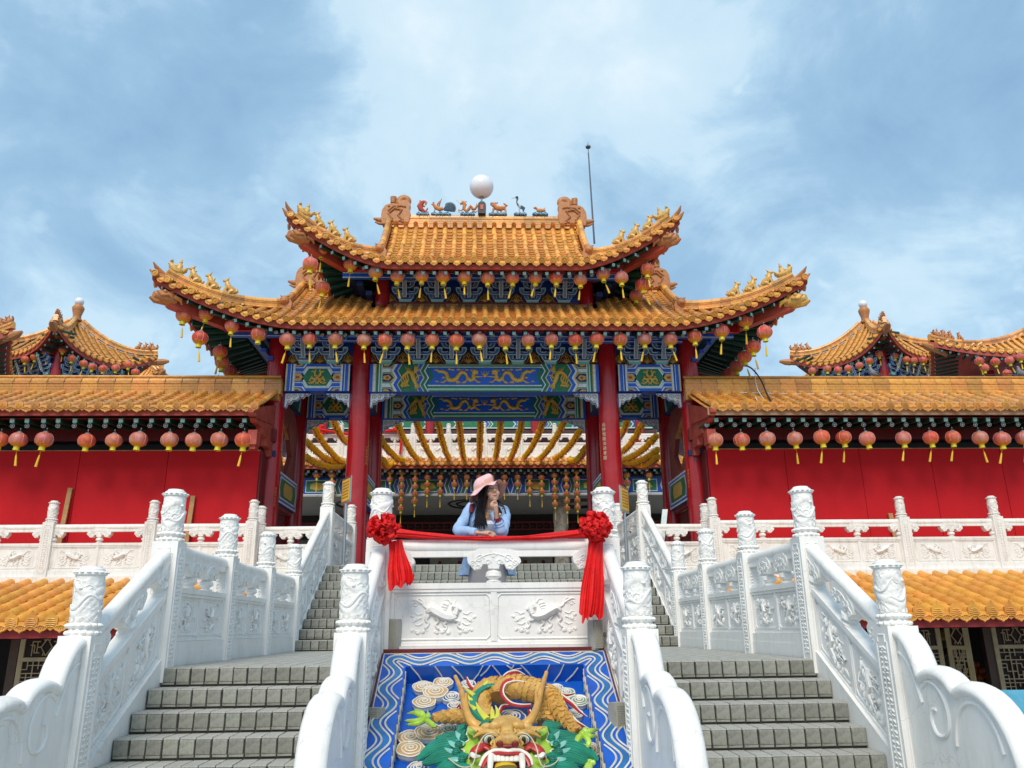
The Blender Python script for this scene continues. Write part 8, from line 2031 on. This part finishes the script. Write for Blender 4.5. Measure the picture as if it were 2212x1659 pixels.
b = MB(); c = at(1270.5,318,Y=21.3); b.blob(c, (.085,.085,.05), 10)
for k in range(6): a = k*pi/3; b.tube([c, c+Vector((cos(a)*.10, sin(a)*.1, .05))], [.012,.004], 4)
build(b, 'finial', mat('dark_steel', (.12,.13,.15), .4), t)
# ------------------------------------------------------------------ notice boards, birds, wires, hooks
for s, (sx, sy), nm, X in ((-1, (748,1085), 'left', -2.25), (1, (1349,1105), 'right', 2.2)):
    p = at(sx, sy, Y=14.75); t = thing('notice_stand', 'steel stand with a small yellow notice board at the %s top of the stairs' % nm, 'sign', (p.x, 14.75, GZ))
    b = MB(); b.tube([(p.x-s*.0, 14.75, GZ), (p.x, 14.75, p.z)], .028, 10); b.tube([(p.x, 14.75, GZ), (p.x, 14.75, GZ+.02)], .14, 16); build(b, 'pole', M_STEEL, t)
    a = radians(62)*s; T = lambda q, d, z: (p.x+q*cos(a)-d*sin(a), 14.72+q*sin(a)*1+d*cos(a), p.z+z)
    b = MB(); b.box(-.24, .24, -.012, .012, -.02, .46, 0, T); build(b, 'frame', M_STEEL, t, 0)
    b = MB(); b.box(-.21, .21, -.018*1, .018, .02, .42, 0, T); f_ = build(b, 'yellow_sheet', mat('notice_yellow', (.70,.42,.03), .5, .1, 5), t, 0)
    b = MB()
    for k in range(6):
        for sg in (-1, 1):
            for q in range(5): b.box(-.17+q*.07, -.125+q*.07, min(sg*.019, sg*.021), max(sg*.019, sg*.021), .35-k*.055, .375-k*.055, 0, T)
    build(b, 'printed_text', mat('print_red', (.30,.05,.02), .6), f_, 0)
def pigeon(x, y, Y, lab):
    c = at(x, y, Y=Y); t = thing('pigeon', lab, 'bird', tuple(c)); b = MB()
    b.tube([c+Vector((.17,0,-.02)), c+Vector((.06,0,.0)), c+Vector((-.04,0,.05)), c+Vector((-.06,0,.13)), c+Vector((-.06,0,.17))], [.02,.07,.075,.045,.035], 10); b.blob(c+Vector((-.065,0,.185)), (.036,.034,.034), 8)
    for s in (-1, 1): b.tube([c+Vector((-.0,s*.02,-.05)), c+Vector((0,s*.02,-.10))], .008, 5)
    build(b, 'bird_body', mat('pigeon_grey', (.20,.21,.24), .6, .4, 20), t); b = MB(); b.tube([c+Vector((-.10,0,.18)), c+Vector((-.13,0,.17))], [.012,.004], 5); build(b, 'beak', M_BLACK, t)
    b = MB(); b.tube([c+Vector((.02,-.06,.04)), c+Vector((.1,-.06,.0)), c+Vector((.2,-.03,-.03))], [.03,.035,.01], 8, flat=.4); build(b, 'wing', mat('pigeon_wing', (.12,.12,.14), .6), t)
pigeon(1887, 808, 18.74, 'grey pigeon perched on the right wing ridge below the far pavilion')
pigeon(2207, 808, 18.74, 'grey pigeon on the right wing ridge at the very edge of the picture')
def wire(pts, r, lab, m=M_BLACK, k=5):
    b = MB(); b.tube(densify([tuple(p) for p in pts], k), r, 6); tag(build(b, 'wire', m), lab, 'wire')
W2b = lambda x, y, Y: at(*W2(x, y), Y=Y)
wire([W2b(65,505,17.6), W2b(110,530,17.9), W2b(165,600,18.2), W2b(205,690,18.2), W2b(240,760,17.5), W2b(248,800,17.3)], .02, 'thick black wire looping from the gate eave down over the right wing roof')
wire([W2b(128,520,17.9), W2b(130,600,18.2), W2b(150,680,18.2), W2b(200,760,17.6), W2b(160,770,17.6), W2b(130,720,17.9)], .009, 'thin white wire tangled on the right wing roof beside the gate', M_EDGE)
wire([W2b(20,690,18.45), W2b(400,700,18.45), W2b(650,698,18.45), W2b(1000,706,18.45), W2b(1300,700,18.45), W2b(1700,708,18.45), W2b(1977,700,18.45)], .010, 'pale wire lying along the foot of the right wing ridge', M_EDGE)
wire([W2b(1500,590,22), W2b(1700,572,22), W2b(1977,552,22)], .012, 'thin black wire strung from the far right roof across the sky')
print('objects', len(bpy.data.objects))
